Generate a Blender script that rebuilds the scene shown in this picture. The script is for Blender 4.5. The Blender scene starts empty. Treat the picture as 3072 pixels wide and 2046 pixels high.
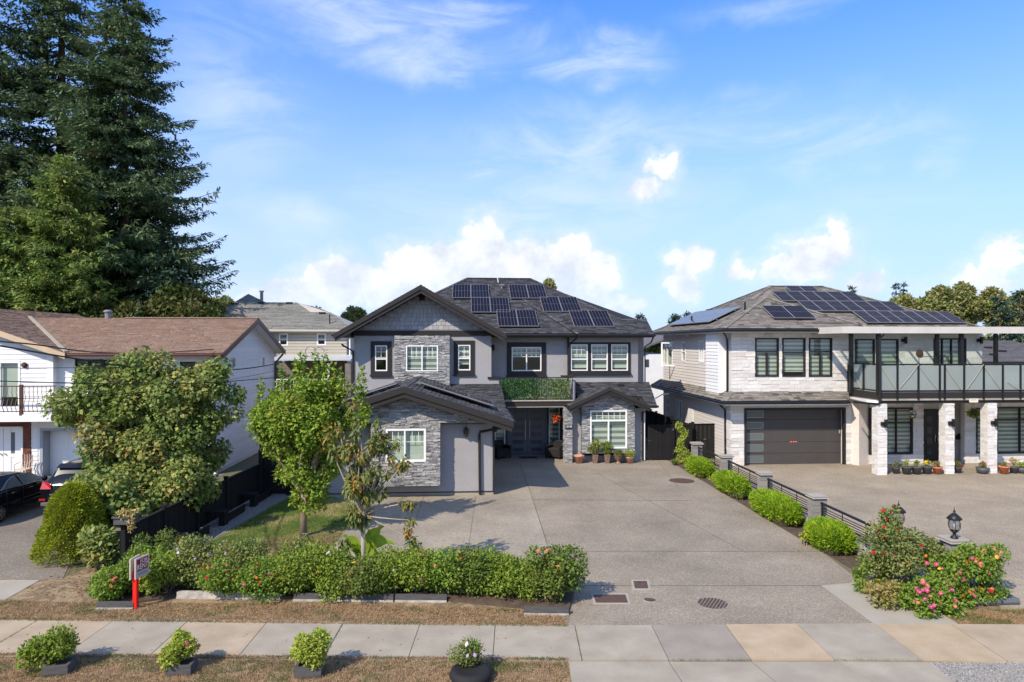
import bpy, bmesh, math, random
import numpy as np
from mathutils import Vector, Matrix
S=bpy.context.scene; COL=S.collection
R=math.radians
# ---------------------------------------------------------------- camera
H=5.8; FP=2048.0; CX=1553.0; CY=1028.0; TH=math.atan(149/2048.0)
cT,sT=math.cos(TH),math.sin(TH)
cam=bpy.data.cameras.new('camera'); camo=bpy.data.objects.new('camera',cam); COL.objects.link(camo)
cam.sensor_width=36; cam.lens=36*FP/3072; cam.clip_end=3000; cam.clip_start=.1
cam.shift_x=-(CX-1536)/3072; cam.shift_y=(CY-1023)/3072
camo.location=(0,0,H); camo.rotation_euler=(R(90),0,0); S.camera=camo
# ---------------------------------------------------------------- light
SUN=Vector((1.93,2.3,-2.6)).normalized()
sl=bpy.data.lights.new('sun','SUN'); sl.energy=4.1; sl.angle=R(.53); sl.color=(1,.885,.715)
so=bpy.data.objects.new('sun',sl); COL.objects.link(so); so.rotation_euler=SUN.to_track_quat('-Z','Y').to_euler(); so.location=(-20,-20,30)
S.view_settings.view_transform='Standard'; S.view_settings.look='None'; S.view_settings.gamma=1
S.view_settings.exposure=0.55; S.view_settings.use_curve_mapping=False
S.render.engine='CYCLES'; S.cycles.max_bounces=6; S.cycles.diffuse_bounces=3; S.cycles.glossy_bounces=3
S.cycles.transparent_max_bounces=12; S.cycles.transmission_bounces=4; S.cycles.caustics_reflective=False; S.cycles.caustics_refractive=False
wd=bpy.data.worlds.new('World'); S.world=wd; wd.use_nodes=True
def build_world():
    nt=wd.node_tree; nt.nodes.clear(); N=nt.nodes.new; Lk=nt.links.new
    def val(s,x):
        if isinstance(x,(int,float)): s.default_value=x
        elif isinstance(x,(tuple,list)): s.default_value=x
        else: Lk(x,s)
    def m(op,a,b=None,c=None,cl=False):
        n=N('ShaderNodeMath'); n.operation=op; n.use_clamp=cl; val(n.inputs[0],a)
        if b is not None: val(n.inputs[1],b)
        if c is not None: val(n.inputs[2],c)
        return n.outputs[0]
    def vm(op,a,b=None):
        n=N('ShaderNodeVectorMath'); n.operation=op; val(n.inputs[0],a)
        if b is not None: val(n.inputs[1],b)
        return n.outputs['Value'] if op=='LENGTH' else n.outputs[0]
    def mr(x,a,b,c,d,t='SMOOTHSTEP'):
        n=N('ShaderNodeMapRange'); n.interpolation_type=t; val(n.inputs[0],x)
        for i,q in enumerate((a,b,c,d)): n.inputs[i+1].default_value=q
        return n.outputs[0]
    def noise(vec,sc,det=6,rough=.55,dist=0):
        n=N('ShaderNodeTexNoise'); Lk(vec,n.inputs['Vector']); n.inputs['Scale'].default_value=sc
        n.inputs['Detail'].default_value=det; n.inputs['Roughness'].default_value=rough; n.inputs['Distortion'].default_value=dist
        return n
    def mix(f,a,b):
        n=N('ShaderNodeMix'); n.data_type='RGBA'; val(n.inputs[0],f); val(n.inputs[6],a); val(n.inputs[7],b); return n.outputs[2]
    tc=N('ShaderNodeTexCoord').outputs['Generated']
    sky=N('ShaderNodeTexSky'); sky.sky_type='NISHITA'; sky.sun_disc=False
    sky.sun_elevation=math.asin(-SUN.z); sky.sun_rotation=math.atan2(-SUN.x,-SUN.y); sky.altitude=50
    sky.air_density=1.0; sky.dust_density=.6; sky.ozone_density=2.2
    sp=N('ShaderNodeSeparateXYZ'); Lk(tc,sp.inputs[0]); x,y,z=sp.outputs
    az=m('ARCTAN2',x,y); el=m('ARCSINE',z)
    ae=N('ShaderNodeCombineXYZ'); Lk(az,ae.inputs[0]); Lk(el,ae.inputs[1]); ae=ae.outputs[0]
    wz=noise(ae,11,5,.6); w0=vm('SUBTRACT',wz.outputs['Color'],(.5,.5,.5)); w1=vm('MULTIPLY',w0,(.075,.06,0))
    wz2=noise(ae,45,4,.6); w2=vm('MULTIPLY',vm('SUBTRACT',wz2.outputs['Color'],(.5,.5,.5)),(.036,.034,0))
    aw=vm('ADD',vm('ADD',ae,w1),w2)
    def field(lst,src):
        acc=None
        for (px,py,rx,ry,amp) in lst:
            a=math.atan((px-CX)/FP); e=math.atan((CY-py)/FP*math.cos(a)); k=math.cos(a)**2
            d=vm('MULTIPLY',vm('SUBTRACT',src,(a,e,0)),(FP/(rx*k),FP/(ry*k),0))
            f=m('MULTIPLY',m('SUBTRACT',1.0,vm('LENGTH',d)),amp)
            acc=f if acc is None else m('MAXIMUM',acc,f)
        return acc
    cum=field([(1455,735,95,95,1),(830,900,150,80,.9),(1400,800,170,90,1),(1250,810,120,85,1),(1180,870,130,80,1),(1000,840,130,85,1),(900,900,150,80,.9),
      (1560,800,140,100,1),(1690,770,90,85,1),(1760,830,120,90,1),(1500,900,420,80,.9),(2075,790,70,60,1),(2050,850,70,55,.9),
      (2330,800,60,55,.9),(2230,820,60,40,.8),(2500,690,55,65,1),(2450,760,130,80,.8),(2400,830,180,60,.5),(2610,850,80,45,.9),
      (3000,760,80,70,1),(2960,830,130,70,.9),(2850,880,140,50,.5),(1870,920,80,45,.7),(1980,500,60,50,.62),(1930,560,60,35,.5)],aw)
    cmask=m('MAXIMUM',mr(cum,.02,.34,0,1),m('MULTIPLY',mr(cum,-.45,.4,0,1),.45))
    # low general cumulus round the rest of the horizon, same kind as in view
    g1=noise(ae,3.2,7,.6,.3).outputs[0]
    inview=mr(m('ABSOLUTE',az),.62,.8,0,1)
    low=m('MULTIPLY',m('MULTIPLY',mr(g1,.52,.62,0,1),mr(el,.02,.3,1,0)),inview)
    # cirrus
    cv=N('ShaderNodeMapping'); cv.vector_type='POINT'; Lk(ae,cv.inputs[0]); cv.inputs['Rotation'].default_value=(0,0,-.25); cv.inputs['Scale'].default_value=(2.2,7,1)
    c1=noise(cv.outputs[0],2.2,8,.62,.9).outputs[0]
    soft=vm('ADD',ae,vm('MULTIPLY',w0,(.1,.08,0)))
    cf=field([(1300,110,560,150,1.1),(1750,170,330,110,1),(1050,60,420,110,.8),(2300,20,400,60,.4),(700,300,420,420,.55),(900,650,420,160,.6),(1900,430,900,170,.75),(2450,430,600,150,.7),(2830,440,150,110,.75),(1450,520,140,60,.6),(400,600,700,500,.5),(1600,620,1000,220,.6),(2500,640,700,180,.45)],soft)
    ci=m('MULTIPLY',mr(cf,0,.7,0,1),mr(c1,.32,.72,.12,1.0))
    ci_fill=m('MULTIPLY',mr(c1,.3,.8,.25,.9),inview)  # unseen cirrus outside the view, thickened to whiten the fill light
    hz=mr(el,0.0,.62,1,0)
    hzp=m('POWER',hz,1.7)
    hsv=N('ShaderNodeHueSaturation'); hsv.inputs['Hue'].default_value=.5; hsv.inputs['Saturation'].default_value=1.1; hsv.inputs['Value'].default_value=1.3; Lk(sky.outputs[0],hsv.inputs['Color'])
    K=1/.13
    blue=vm('MULTIPLY',hsv.outputs[0],(.33,.72,1.2)); base=mix(m('ADD',m('MULTIPLY',m('POWER',hz,1.5),.84),.03),blue,(.46*K,.545*K,.71*K,1))
    c=mix(m('MULTIPLY',m('MAXIMUM',ci,ci_fill),.72),base,(.56*K,.64*K,.76*K,1))
    sh=noise(ae,16,6,.6).outputs[0]
    ccol=mix(mr(sh,.3,.7,0,1),(.52*K,.56*K,.63*K,1),(.80*K,.80*K,.80*K,1))
    fade=mr(el,-.02,.13,.25,.95)
    c=mix(m('MULTIPLY',m('MAXIMUM',cmask,m('MULTIPLY',low,.9)),fade),c,ccol)
    below=mr(el,-.03,0,1,0)
    c=mix(below,c,(.2*K,.2*K,.18*K,1))
    bg=N('ShaderNodeBackground'); Lk(c,bg.inputs[0]); bg.inputs[1].default_value=.13
    o=N('ShaderNodeOutputWorld'); Lk(bg.outputs[0],o.inputs[0])
    wd.cycles.sampling_method='MANUAL'; wd.cycles.sample_map_resolution=1024
build_world()
# ---------------------------------------------------------------- helpers: geometry frames
def W(px,py,Y): return ((px-CX)/FP*Y, Y, H-(py-CY)/FP*Y)
def G(px,py,z=0):
    Y=FP*(H-z)/(py-CY); return ((px-CX)/FP*Y,Y,z)
def L(px,py,v):                      # point of the plane "lot depth v"
    a=(px-CX)/FP; b=(CY-py)/FP; t=v/(cT-a*sT); return (t*(a*cT+sT), H+b*t)
def LS(px,py,v0,z0,s):               # point of a roof slope z=z0+s(v-v0)
    a=(px-CX)/FP; b=(CY-py)/FP; c=cT-a*sT
    t=(H-z0+s*v0)/(s*c-b); return (t*(a*cT+sT),t*c,H+b*t)
def LU(px,py,u):                     # point of the plane "lot u"
    a=(px-CX)/FP; b=(CY-py)/FP; t=u/(a*cT+sT); return (t*(cT-a*sT),H+b*t)
def LG(px,py,z=0):
    x,y,_=G(px,py,z); return (x*cT+y*sT,-x*sT+y*cT)
def l2w(u,v,z=0): return (u*cT-v*sT,u*sT+v*cT,z)
ORG={}
def root(name,label,cat,org=(0,0,0),lot=True,group=None,kind=None):
    o=bpy.data.objects.new(name,None); COL.objects.link(o); o.empty_display_size=.2
    o.location=l2w(*org) if lot else org
    if lot: o.rotation_euler=(0,0,TH)
    tagit(o,label,cat,group,kind); ORG[o.name]=org; return o
def tagit(o,label=None,cat=None,group=None,kind=None):
    if label: o['label']=label
    if cat: o['category']=cat
    if group: o['group']=group
    if kind: o['kind']=kind
    return o
def rootof(o):
    while o.parent: o=o.parent
    return o
class MB:
    def __init__(s,tf=None): s.v=[];s.f=[];s.r=[];s.m=[];s.tf=tf;s.mi=0
    def add(s,vs,fs,rnd=None):
        b=len(s.v)
        if s.tf: vs=[s.tf(*p) for p in vs]
        s.v+=[tuple(p) for p in vs]; s.f+=[tuple(b+i for i in f) for f in fs]
        s.r+=[random.random() if rnd is None else rnd]*len(fs); s.m+=[s.mi]*len(fs); return s
    def box(s,x0,x1,y0,y1,z0,z1,rnd=None):
        return s.add([(x0,y0,z0),(x1,y0,z0),(x1,y1,z0),(x0,y1,z0),(x0,y0,z1),(x1,y0,z1),(x1,y1,z1),(x0,y1,z1)],
          [(0,3,2,1),(4,5,6,7),(0,1,5,4),(1,2,6,5),(2,3,7,6),(3,0,4,7)],rnd)
    def prism(s,pts,vec,rnd=None):
        n=len(pts); q=[tuple(p) for p in pts]+[(p[0]+vec[0],p[1]+vec[1],p[2]+vec[2]) for p in pts]
        return s.add(q,[tuple(range(n)),tuple(range(2*n-1,n-1,-1))]+[(i,(i+1)%n,n+(i+1)%n,n+i) for i in range(n)],rnd)
    def poly(s,pts,rnd=None): return s.add(pts,[tuple(range(len(pts)))],rnd)
    def tube(s,pts,r,n=6,rnd=None,cap=True):
        pts=[Vector(p) for p in pts]; k=len(pts); rs=r if isinstance(r,(list,tuple)) else [r]*k; vs=[];fs=[]; pu=None
        for i,p in enumerate(pts):
            t=(pts[min(i+1,k-1)]-pts[max(i-1,0)]).normalized()
            if pu is None: pu=t.orthogonal().normalized()
            pu=(pu-t*pu.dot(t)).normalized(); w=t.cross(pu)
            for j in range(n):
                a=2*math.pi*j/n; vs.append(p+(pu*math.cos(a)+w*math.sin(a))*rs[i])
        for i in range(k-1):
            for j in range(n): fs.append((i*n+j,i*n+(j+1)%n,(i+1)*n+(j+1)%n,(i+1)*n+j))
        if cap: fs+=[tuple(range(n))[::-1],tuple(range((k-1)*n,k*n))]
        return s.add(vs,fs,rnd)
    def lathe(s,prof,c,n=14,rnd=None,axis='z'):
        vs=[];fs=[]
        for (r,h) in prof:
            for j in range(n):
                a=2*math.pi*j/n; p=(r*math.cos(a),r*math.sin(a),h)
                if axis=='x': p=(h,p[0],p[1])
                if axis=='y': p=(p[0],h,p[1])
                vs.append((c[0]+p[0],c[1]+p[1],c[2]+p[2]))
        for i in range(len(prof)-1):
            for j in range(n): fs.append((i*n+j,i*n+(j+1)%n,(i+1)*n+(j+1)%n,(i+1)*n+j))
        if prof[0][0]>1e-4: fs.append(tuple(range(n))[::-1])
        if prof[-1][0]>1e-4: fs.append(tuple(range((len(prof)-1)*n,len(prof)*n)))
        return s.add(vs,fs,rnd)
    def build(s,name,mat,parent=None,org=None,kind=None,label=None,smooth=False,bevel=0,lot=True,cat=None,group=None):
        if org is None: org=ORG.get(rootof(parent).name,(0,0,0)) if parent else (0,0,0)
        me=bpy.data.meshes.new(name); ox,oy,oz=org
        me.from_pydata([(p[0]-ox,p[1]-oy,p[2]-oz) for p in s.v],[],s.f)
        for mm in (mat if isinstance(mat,(list,tuple)) else [mat]): me.materials.append(mm)
        if len(s.f):
            at=me.attributes.new('rnd','FLOAT','FACE'); at.data.foreach_set('value',s.r)
            if max(s.m): me.polygons.foreach_set('material_index',s.m)
            if smooth: me.polygons.foreach_set('use_smooth',[True]*len(s.f))
        o=bpy.data.objects.new(name,me); COL.objects.link(o)
        if parent: o.parent=parent
        else:
            o.location=l2w(*org) if lot else org
            if lot: o.rotation_euler=(0,0,TH)
            ORG[o.name]=org
        if bevel:
            b=o.modifiers.new('b','BEVEL'); b.width=bevel; b.segments=1; b.limit_method='ANGLE'
        tagit(o,label,cat,group,kind); return o
def fast(name,V,Q,rnd,mat,parent=None,loc=(0,0,0),kind=None,label=None,cat=None,group=None):
    V=np.asarray(V,dtype=np.float32); Q=np.asarray(Q,dtype=np.int32); k=Q.shape[1]
    me=bpy.data.meshes.new(name); me.vertices.add(len(V)); me.vertices.foreach_set('co',V.ravel())
    me.loops.add(Q.size); me.loops.foreach_set('vertex_index',Q.ravel())
    me.polygons.add(len(Q)); me.polygons.foreach_set('loop_start',np.arange(0,Q.size,k,dtype=np.int32))
    me.update(calc_edges=True)
    at=me.attributes.new('rnd','FLOAT','FACE'); at.data.foreach_set('value',np.asarray(rnd,dtype=np.float32))
    me.materials.append(mat); o=bpy.data.objects.new(name,me); COL.objects.link(o); o.location=loc
    if parent: o.parent=parent
    tagit(o,label,cat,group,kind); return o
_pc={}
def piece(name,parent,x0,x1,y0,y1,z0,z1,mat,q=.02,jit=0,label=None):
    """one small block: its own object, mesh data shared between alike blocks (lot coordinates)"""
    dx,dy,dz=x1-x0,y1-y0,z1-z0; key=(name,mat.name,round(dx/q),round(dy/.005),round(dz/.005),random.randrange(4) if jit else 0)
    me=_pc.get(key)
    if me is None:
        b=MB(); b.box(0,dx,0,dy,0,dz)
        if jit: b.v=[(p[0]+random.uniform(-1,1)*jit*.4,p[1]+random.uniform(-1,1)*jit,p[2]+random.uniform(-1,1)*jit*.4) for p in b.v]
        me=bpy.data.meshes.new(name); me.from_pydata(b.v,[],b.f); me.materials.append(mat); _pc[key]=me
    o=bpy.data.objects.new(name,me); COL.objects.link(o); o.parent=parent
    g=ORG.get(rootof(parent).name,(0,0,0)); o.location=(x0-g[0],y0-g[1],z0-g[2])
    if label: o['label']=label
    return o
def copy_tree(o,parent=None):
    c=o.copy(); COL.objects.link(c)
    if parent: c.parent=parent
    for ch in list(o.children): copy_tree(ch,c)
    return c
# ---------------------------------------------------------------- materials
def mat(name,cols,rough=.8,src='noise',scale=4,detail=5,bump=0,bscale=40,bdist=.02,metal=0,spec=.35,trans=0,coat=0,mapsc=None,fine=0,fscale=80,fcols=None,contrast=(.3,.7),objvar=0):
    m=bpy.data.materials.new(name); m.use_nodes=True; nt=m.node_tree; nt.nodes.clear(); N=nt.nodes.new; Lk=nt.links.new
    if not isinstance(cols[0],(tuple,list)): cols=[cols]
    p=N('ShaderNodeBsdfPrincipled'); out=N('ShaderNodeOutputMaterial')
    p.inputs['Roughness'].default_value=rough; p.inputs['Metallic'].default_value=metal; p.inputs['Specular IOR Level'].default_value=spec
    p.inputs['Coat Weight'].default_value=coat
    tc=N('ShaderNodeTexCoord').outputs['Object']
    if mapsc:
        mp=N('ShaderNodeMapping'); Lk(tc,mp.inputs[0]); mp.inputs['Scale'].default_value=mapsc; tcm=mp.outputs[0]
    else: tcm=tc
    def noise(v,s,d):
        n=N('ShaderNodeTexNoise'); Lk(v,n.inputs['Vector']); n.inputs['Scale'].default_value=s; n.inputs['Detail'].default_value=d; return n.outputs[0]
    if len(cols)==1: 
        c=N('ShaderNodeRGB'); c.outputs[0].default_value=(*cols[0],1); col=c.outputs[0]
    else:
        if src=='noise':
            mr=N('ShaderNodeMapRange'); Lk(noise(tcm,scale,detail),mr.inputs[0]); mr.inputs[1].default_value=contrast[0]; mr.inputs[2].default_value=contrast[1]; f=mr.outputs[0]
        elif src=='attr': a=N('ShaderNodeAttribute'); a.attribute_name='rnd'; f=a.outputs['Fac']
        elif src=='obj': a=N('ShaderNodeObjectInfo'); f=a.outputs['Random']
        r=N('ShaderNodeValToRGB'); e=r.color_ramp.elements
        while len(e)<len(cols): e.new(.5)
        for i,c in enumerate(cols): e[i].position=i/(len(cols)-1); e[i].color=(*c,1)
        Lk(f,r.inputs[0]); col=r.outputs[0]
    if fine:
        mr=N('ShaderNodeMapRange'); Lk(noise(tcm,fscale,3),mr.inputs[0]); mr.inputs[1].default_value=.3; mr.inputs[2].default_value=.7; mr.inputs[3].default_value=1-fine; mr.inputs[4].default_value=1+fine
        vm=N('ShaderNodeVectorMath'); vm.operation='SCALE'; Lk(col,vm.inputs[0]); Lk(mr.outputs[0],vm.inputs['Scale']); col=vm.outputs[0]
    if objvar:
        oi=N('ShaderNodeObjectInfo'); mr=N('ShaderNodeMapRange'); Lk(oi.outputs['Random'],mr.inputs[0]); mr.inputs[3].default_value=1-objvar; mr.inputs[4].default_value=1+objvar
        vm=N('ShaderNodeVectorMath'); vm.operation='SCALE'; Lk(col,vm.inputs[0]); Lk(mr.outputs[0],vm.inputs['Scale']); col=vm.outputs[0]
    Lk(col,p.inputs['Base Color'])
    if bump:
        b=N('ShaderNodeBump'); b.inputs['Strength'].default_value=bump; b.inputs['Distance'].default_value=bdist; Lk(noise(tc,bscale,4),b.inputs['Height']); Lk(b.outputs[0],p.inputs['Normal'])
    if trans:
        t=N('ShaderNodeBsdfTranslucent'); Lk(col,t.inputs[0]); mx=N('ShaderNodeMixShader'); mx.inputs[0].default_value=trans; Lk(p.outputs[0],mx.inputs[1]); Lk(t.outputs[0],mx.inputs[2]); Lk(mx.outputs[0],out.inputs[0])
    else: Lk(p.outputs[0],out.inputs[0])
    return m
def glassmat(name,tint,refl=(.04,1.0),rough=.02,frost=0,blend=.12):
    m=bpy.data.materials.new(name); m.use_nodes=True; nt=m.node_tree; nt.nodes.clear(); N=nt.nodes.new; Lk=nt.links.new
    t=N('ShaderNodeBsdfTransparent'); t.inputs[0].default_value=(*tint,1); g=N('ShaderNodeBsdfGlossy'); g.inputs['Roughness'].default_value=rough; g.inputs[0].default_value=(.9,.95,1,1)
    lw=N('ShaderNodeLayerWeight'); fr=N('ShaderNodeMath'); fr.operation='POWER'; Lk(lw.outputs['Facing'],fr.inputs[0]); fr.inputs[1].default_value=4.5; mr=N('ShaderNodeMapRange'); Lk(fr.outputs[0],mr.inputs[0]); mr.inputs[3].default_value=blend; mr.inputs[4].default_value=1
    mx=N('ShaderNodeMixShader'); Lk(mr.outputs[0],mx.inputs[0]); Lk(t.outputs[0],mx.inputs[1]); Lk(g.outputs[0],mx.inputs[2]); out=N('ShaderNodeOutputMaterial'); res=mx.outputs[0]
    if frost:
        d=N('ShaderNodeBsdfDiffuse'); d.inputs[0].default_value=(.52,.56,.55,1); tl=N('ShaderNodeBsdfTranslucent'); tl.inputs[0].default_value=(.42,.48,.465,1)
        m1=N('ShaderNodeMixShader'); m1.inputs[0].default_value=.45; Lk(d.outputs[0],m1.inputs[1]); Lk(tl.outputs[0],m1.inputs[2])
        m2=N('ShaderNodeMixShader'); m2.inputs[0].default_value=frost; Lk(res,m2.inputs[1]); Lk(m1.outputs[0],m2.inputs[2]); res=m2.outputs[0]
    Lk(res,out.inputs[0]); return m
m_stucco=mat('stucco grey',[(.3,.292,.302),(.33,.322,.332)],.9,scale=1.2,bump=.6,bscale=20,bdist=.02,fine=.05,fscale=16)
m_trim=mat('dark brown trim',[(.016,.014,.0135),(.022,.019,.018)],.6,scale=2)
m_fascia=mat('charcoal fascia',[(.02,.0175,.0165),(.028,.024,.023)],.6,scale=3,mapsc=(1,1,8))
m_beam=mat('off white beam',[(.5,.47,.44),(.56,.53,.5)],.6,scale=2)
m_white=mat('white vinyl',(.78,.78,.78),.4)
m_black=mat('black metal',(.012,.012,.014),.45)
m_glass=glassmat('window glass',(.88,.94,.9),blend=.1)
m_blind=mat('zebra blind light',[(.47,.5,.45),(.53,.555,.5)],.8,scale=2)
m_blind2=mat('zebra blind sheer',[(.16,.175,.155),(.2,.215,.19)],.8,scale=2)
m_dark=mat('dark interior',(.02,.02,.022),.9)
m_stone=mat('grey ledgestone',[(.17,.165,.165),(.36,.35,.35),(.25,.245,.245),(.5,.49,.48),(.12,.118,.12),(.4,.39,.385)],.85,src='attr',bump=.5,bscale=30,fine=.25,fscale=18)
m_stoneo=mat('grey ledgestone piece',[(.17,.165,.165),(.36,.35,.35),(.25,.245,.245),(.5,.49,.48),(.12,.118,.12),(.4,.39,.385)],.85,src='obj',bump=.5,bscale=30,fine=.25,fscale=18)
m_sh=mat('charcoal shingles',[(.018,.018,.022),(.062,.062,.07),(.03,.03,.035),(.09,.09,.1),(.046,.046,.052)],.92,src='attr',bump=.5,bscale=120,fine=.25,fscale=25)
m_sho=mat('charcoal shingle piece',[(.018,.018,.022),(.062,.062,.07),(.03,.03,.035),(.09,.09,.1),(.046,.046,.052)],.92,src='obj',bump=.5,bscale=120,fine=.25,fscale=25)
m_shb=mat('brown asphalt shingles',[(.225,.147,.106),(.25,.166,.122),(.21,.134,.096),(.27,.184,.137)],.95,src='attr',bump=.4,bscale=120,fine=.25,fscale=12)
m_shbo=mat('brown asphalt shingle piece',[(.225,.147,.106),(.25,.166,.122),(.21,.134,.096),(.27,.184,.137)],.95,src='obj',bump=.4,bscale=120,fine=.25,fscale=12)
m_sht=mat('taupe shingles',[(.07,.062,.054),(.205,.185,.162),(.14,.126,.11),(.24,.218,.192),(.18,.163,.143)],.95,src='attr',bump=.4,bscale=120,fine=.2,fscale=20)
m_shto=mat('taupe shingle piece',[(.07,.062,.054),(.205,.185,.162),(.14,.126,.11),(.24,.218,.192),(.18,.163,.143)],.95,src='obj',bump=.4,bscale=120,fine=.2,fscale=20)
m_shg=mat('grey green shingles',[(.15,.15,.135),(.21,.205,.185),(.18,.178,.16)],.95,src='attr',fine=.2,fscale=6)
m_shd=mat('slate shingles',[(.09,.085,.09),(.12,.115,.12)],.95,src='attr',fine=.2,fscale=6)
m_cedar=mat('grey wall shake',[(.34,.335,.35),(.39,.385,.4),(.3,.295,.31),(.42,.415,.43)],.8,src='obj',fine=.08,fscale=30)
m_wstone=mat('white split stone',[(.6,.575,.55),(.67,.65,.625),(.53,.49,.46),(.69,.675,.655),(.62,.56,.51)],.8,src='attr',bump=.6,bscale=14,bdist=.03,fine=.08,fscale=9)
m_wstoneo=mat('white split stone piece',[(.6,.575,.55),(.67,.65,.625),(.53,.49,.46),(.69,.675,.655),(.62,.56,.51)],.8,src='obj',bump=.6,bscale=14,bdist=.03,fine=.08,fscale=9)
m_siding=mat('taupe siding board',[(.56,.52,.49),(.62,.58,.55)],.6,src='obj')
m_wsiding=mat('white siding board',[(.68,.68,.69),(.76,.76,.765)],.55,src='obj',fine=.05,fscale=2)
m_bsiding=mat('beige siding',[(.42,.38,.32),(.46,.42,.35)],.7,scale=1)
m_gutbr=mat('brown gutter',(.09,.035,.025),.45)
m_fencebk=mat('black stained board',[(.006,.0055,.006),(.011,.01,.01)],.85,src='obj',fine=.2,fscale=10)
m_block=mat('grey concrete block',[(.2,.18,.165),(.28,.26,.24),(.24,.22,.2)],.9,src='obj',bump=.9,bscale=25,bdist=.02,fine=.15,fscale=20)
m_cap=mat('concrete cap',[(.3,.27,.235),(.36,.33,.29)],.85,scale=4,fine=.1)
m_conc=mat('pale concrete',[(.315,.278,.225),(.36,.325,.268)],.85,scale=1.5,fine=.08,fscale=60,bump=.15,bscale=60)
def agg(name,a,b,c,dark):
    m=mat(name,[a,b],.9,scale=.6,detail=8,contrast=(.35,.65)); nt=m.node_tree; N=nt.nodes.new; Lk=nt.links.new
    p=[n for n in nt.nodes if n.type=='BSDF_PRINCIPLED'][0]; src=p.inputs['Base Color'].links[0].from_socket
    tc=N('ShaderNodeTexCoord').outputs['Object']; v=N('ShaderNodeTexVoronoi'); v.inputs['Scale'].default_value=52; Lk(tc,v.inputs['Vector'])
    s=N('ShaderNodeSeparateColor'); Lk(v.outputs['Color'],s.inputs[0]); r=N('ShaderNodeValToRGB'); e=r.color_ramp.elements; e.new(.5); e.new(.8)
    for i,(q,k) in enumerate(((0,dark),(.35,.85),(.75,1.05),(1,1.5))): e[i].position=q; e[i].color=(k,k*.98,k*.95,1)
    Lk(s.outputs[0],r.inputs[0]); mu=N('ShaderNodeMix'); mu.data_type='RGBA'; mu.blend_type='MULTIPLY'; mu.inputs[0].default_value=1; Lk(src,mu.inputs[6]); Lk(r.outputs[0],mu.inputs[7])
    st=N('ShaderNodeTexNoise'); st.inputs['Scale'].default_value=.35; st.inputs['Detail'].default_value=9; st.inputs['Roughness'].default_value=.7; Lk(tc,st.inputs['Vector'])
    mr=N('ShaderNodeMapRange'); Lk(st.outputs[0],mr.inputs[0]); mr.inputs[1].default_value=.35; mr.inputs[2].default_value=.65; mr.inputs[3].default_value=.8; mr.inputs[4].default_value=1.14
    vm=N('ShaderNodeVectorMath'); vm.operation='SCALE'; Lk(mu.outputs[2],vm.inputs[0]); Lk(mr.outputs[0],vm.inputs['Scale']); Lk(vm.outputs[0],p.inputs['Base Color'])
    b=N('ShaderNodeBump'); b.inputs['Strength'].default_value=.5; b.inputs['Distance'].default_value=.01; Lk(v.outputs['Distance'],b.inputs['Height']); Lk(b.outputs[0],p.inputs['Normal'])
    return m
m_agg=agg('exposed aggregate',(.25,.214,.167),(.28,.242,.192),0,.72)
m_agg2=agg('exposed aggregate warm',(.285,.24,.182),(.315,.267,.205),0,.78)
m_pad=agg('brushed pad concrete',(.28,.246,.197),(.31,.272,.218),0,.86)
m_asph=agg('old asphalt',(.2,.17,.14),(.23,.2,.168),0,.65)
m_dry=mat('dry turf',[(.08,.09,.025),(.2,.14,.08),(.31,.22,.135),(.15,.105,.06),(.25,.17,.1),(.09,.095,.035)],.95,scale=1.6,detail=10,contrast=(.3,.7),fine=.3,fscale=45,bump=.7,bscale=30)
m_lawn=mat('lawn turf',[(.09,.13,.025),(.06,.1,.02),(.12,.14,.035),(.3,.22,.11),(.4,.3,.17)],.95,scale=.55,detail=7,contrast=(.32,.7),fine=.25,fscale=45,bump=.7,bscale=30)
m_soil=mat('garden soil',[(.06,.04,.028),(.11,.08,.055)],.95,scale=6,bump=.8,bscale=20)
m_ground=mat('suburban ground',[(.1,.11,.05),(.16,.13,.08),(.08,.1,.04)],.95,scale=.08,fine=.2)
m_gravel=mat('grey gravel',[(.09,.085,.08),(.28,.27,.25),(.18,.17,.16),(.38,.36,.34)],.9,src='attr')
m_bark=mat('bark',[(.16,.12,.085),(.26,.2,.15)],.9,scale=6,mapsc=(1,1,.3),bump=.8,bscale=15)
m_barkd=mat('dark bark',[(.05,.035,.025),(.1,.075,.055)],.9,scale=3,mapsc=(1,1,.3))
def leafm(name,cols,trans=.3,rough=.5,g=1.5): cols=[(c[0]*g*1.08,c[1]*g,c[2]*g*.9) for c in cols]; return mat(name,cols,max(rough,.55),src='attr',trans=trans,spec=.18)
l_fir=leafm('fir needles',[(.02,.04,.02),(.035,.065,.035),(.055,.085,.04),(.03,.055,.038),(.08,.1,.04)],.2,.6,2.5)
l_fir2=leafm('blue fir needles',[(.015,.035,.025),(.025,.055,.04),(.04,.07,.05)],.12,.6)
l_fir3=leafm('pale fir needles',[(.07,.12,.03),(.1,.15,.04),(.06,.1,.03),(.15,.17,.05)],.28,.6,2.2)
l_dk=leafm('dark broad leaves',[(.03,.06,.018),(.05,.09,.022),(.09,.08,.025),(.04,.07,.022)],.25,.6,1.4)
l_lilac=leafm('heart leaves',[(.05,.085,.02),(.075,.115,.03),(.11,.15,.04),(.06,.095,.035),(.2,.2,.06),(.14,.08,.045)],.34,.5,2.15)
l_cherry=leafm('bright tree leaves',[(.07,.14,.02),(.1,.19,.03),(.15,.24,.03),(.2,.26,.04),(.08,.15,.025),(.28,.17,.04)],.35,.45)
l_droop=leafm('drooping leaves',[(.06,.09,.03),(.09,.12,.04),(.07,.1,.03),(.14,.13,.04),(.35,.15,.03)],.3,.5,1.8)
l_hedge=leafm('hedge leaves',[(.08,.14,.02),(.12,.19,.025),(.17,.23,.035),(.1,.16,.025),(.06,.1,.02)],.3,.5)
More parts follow.
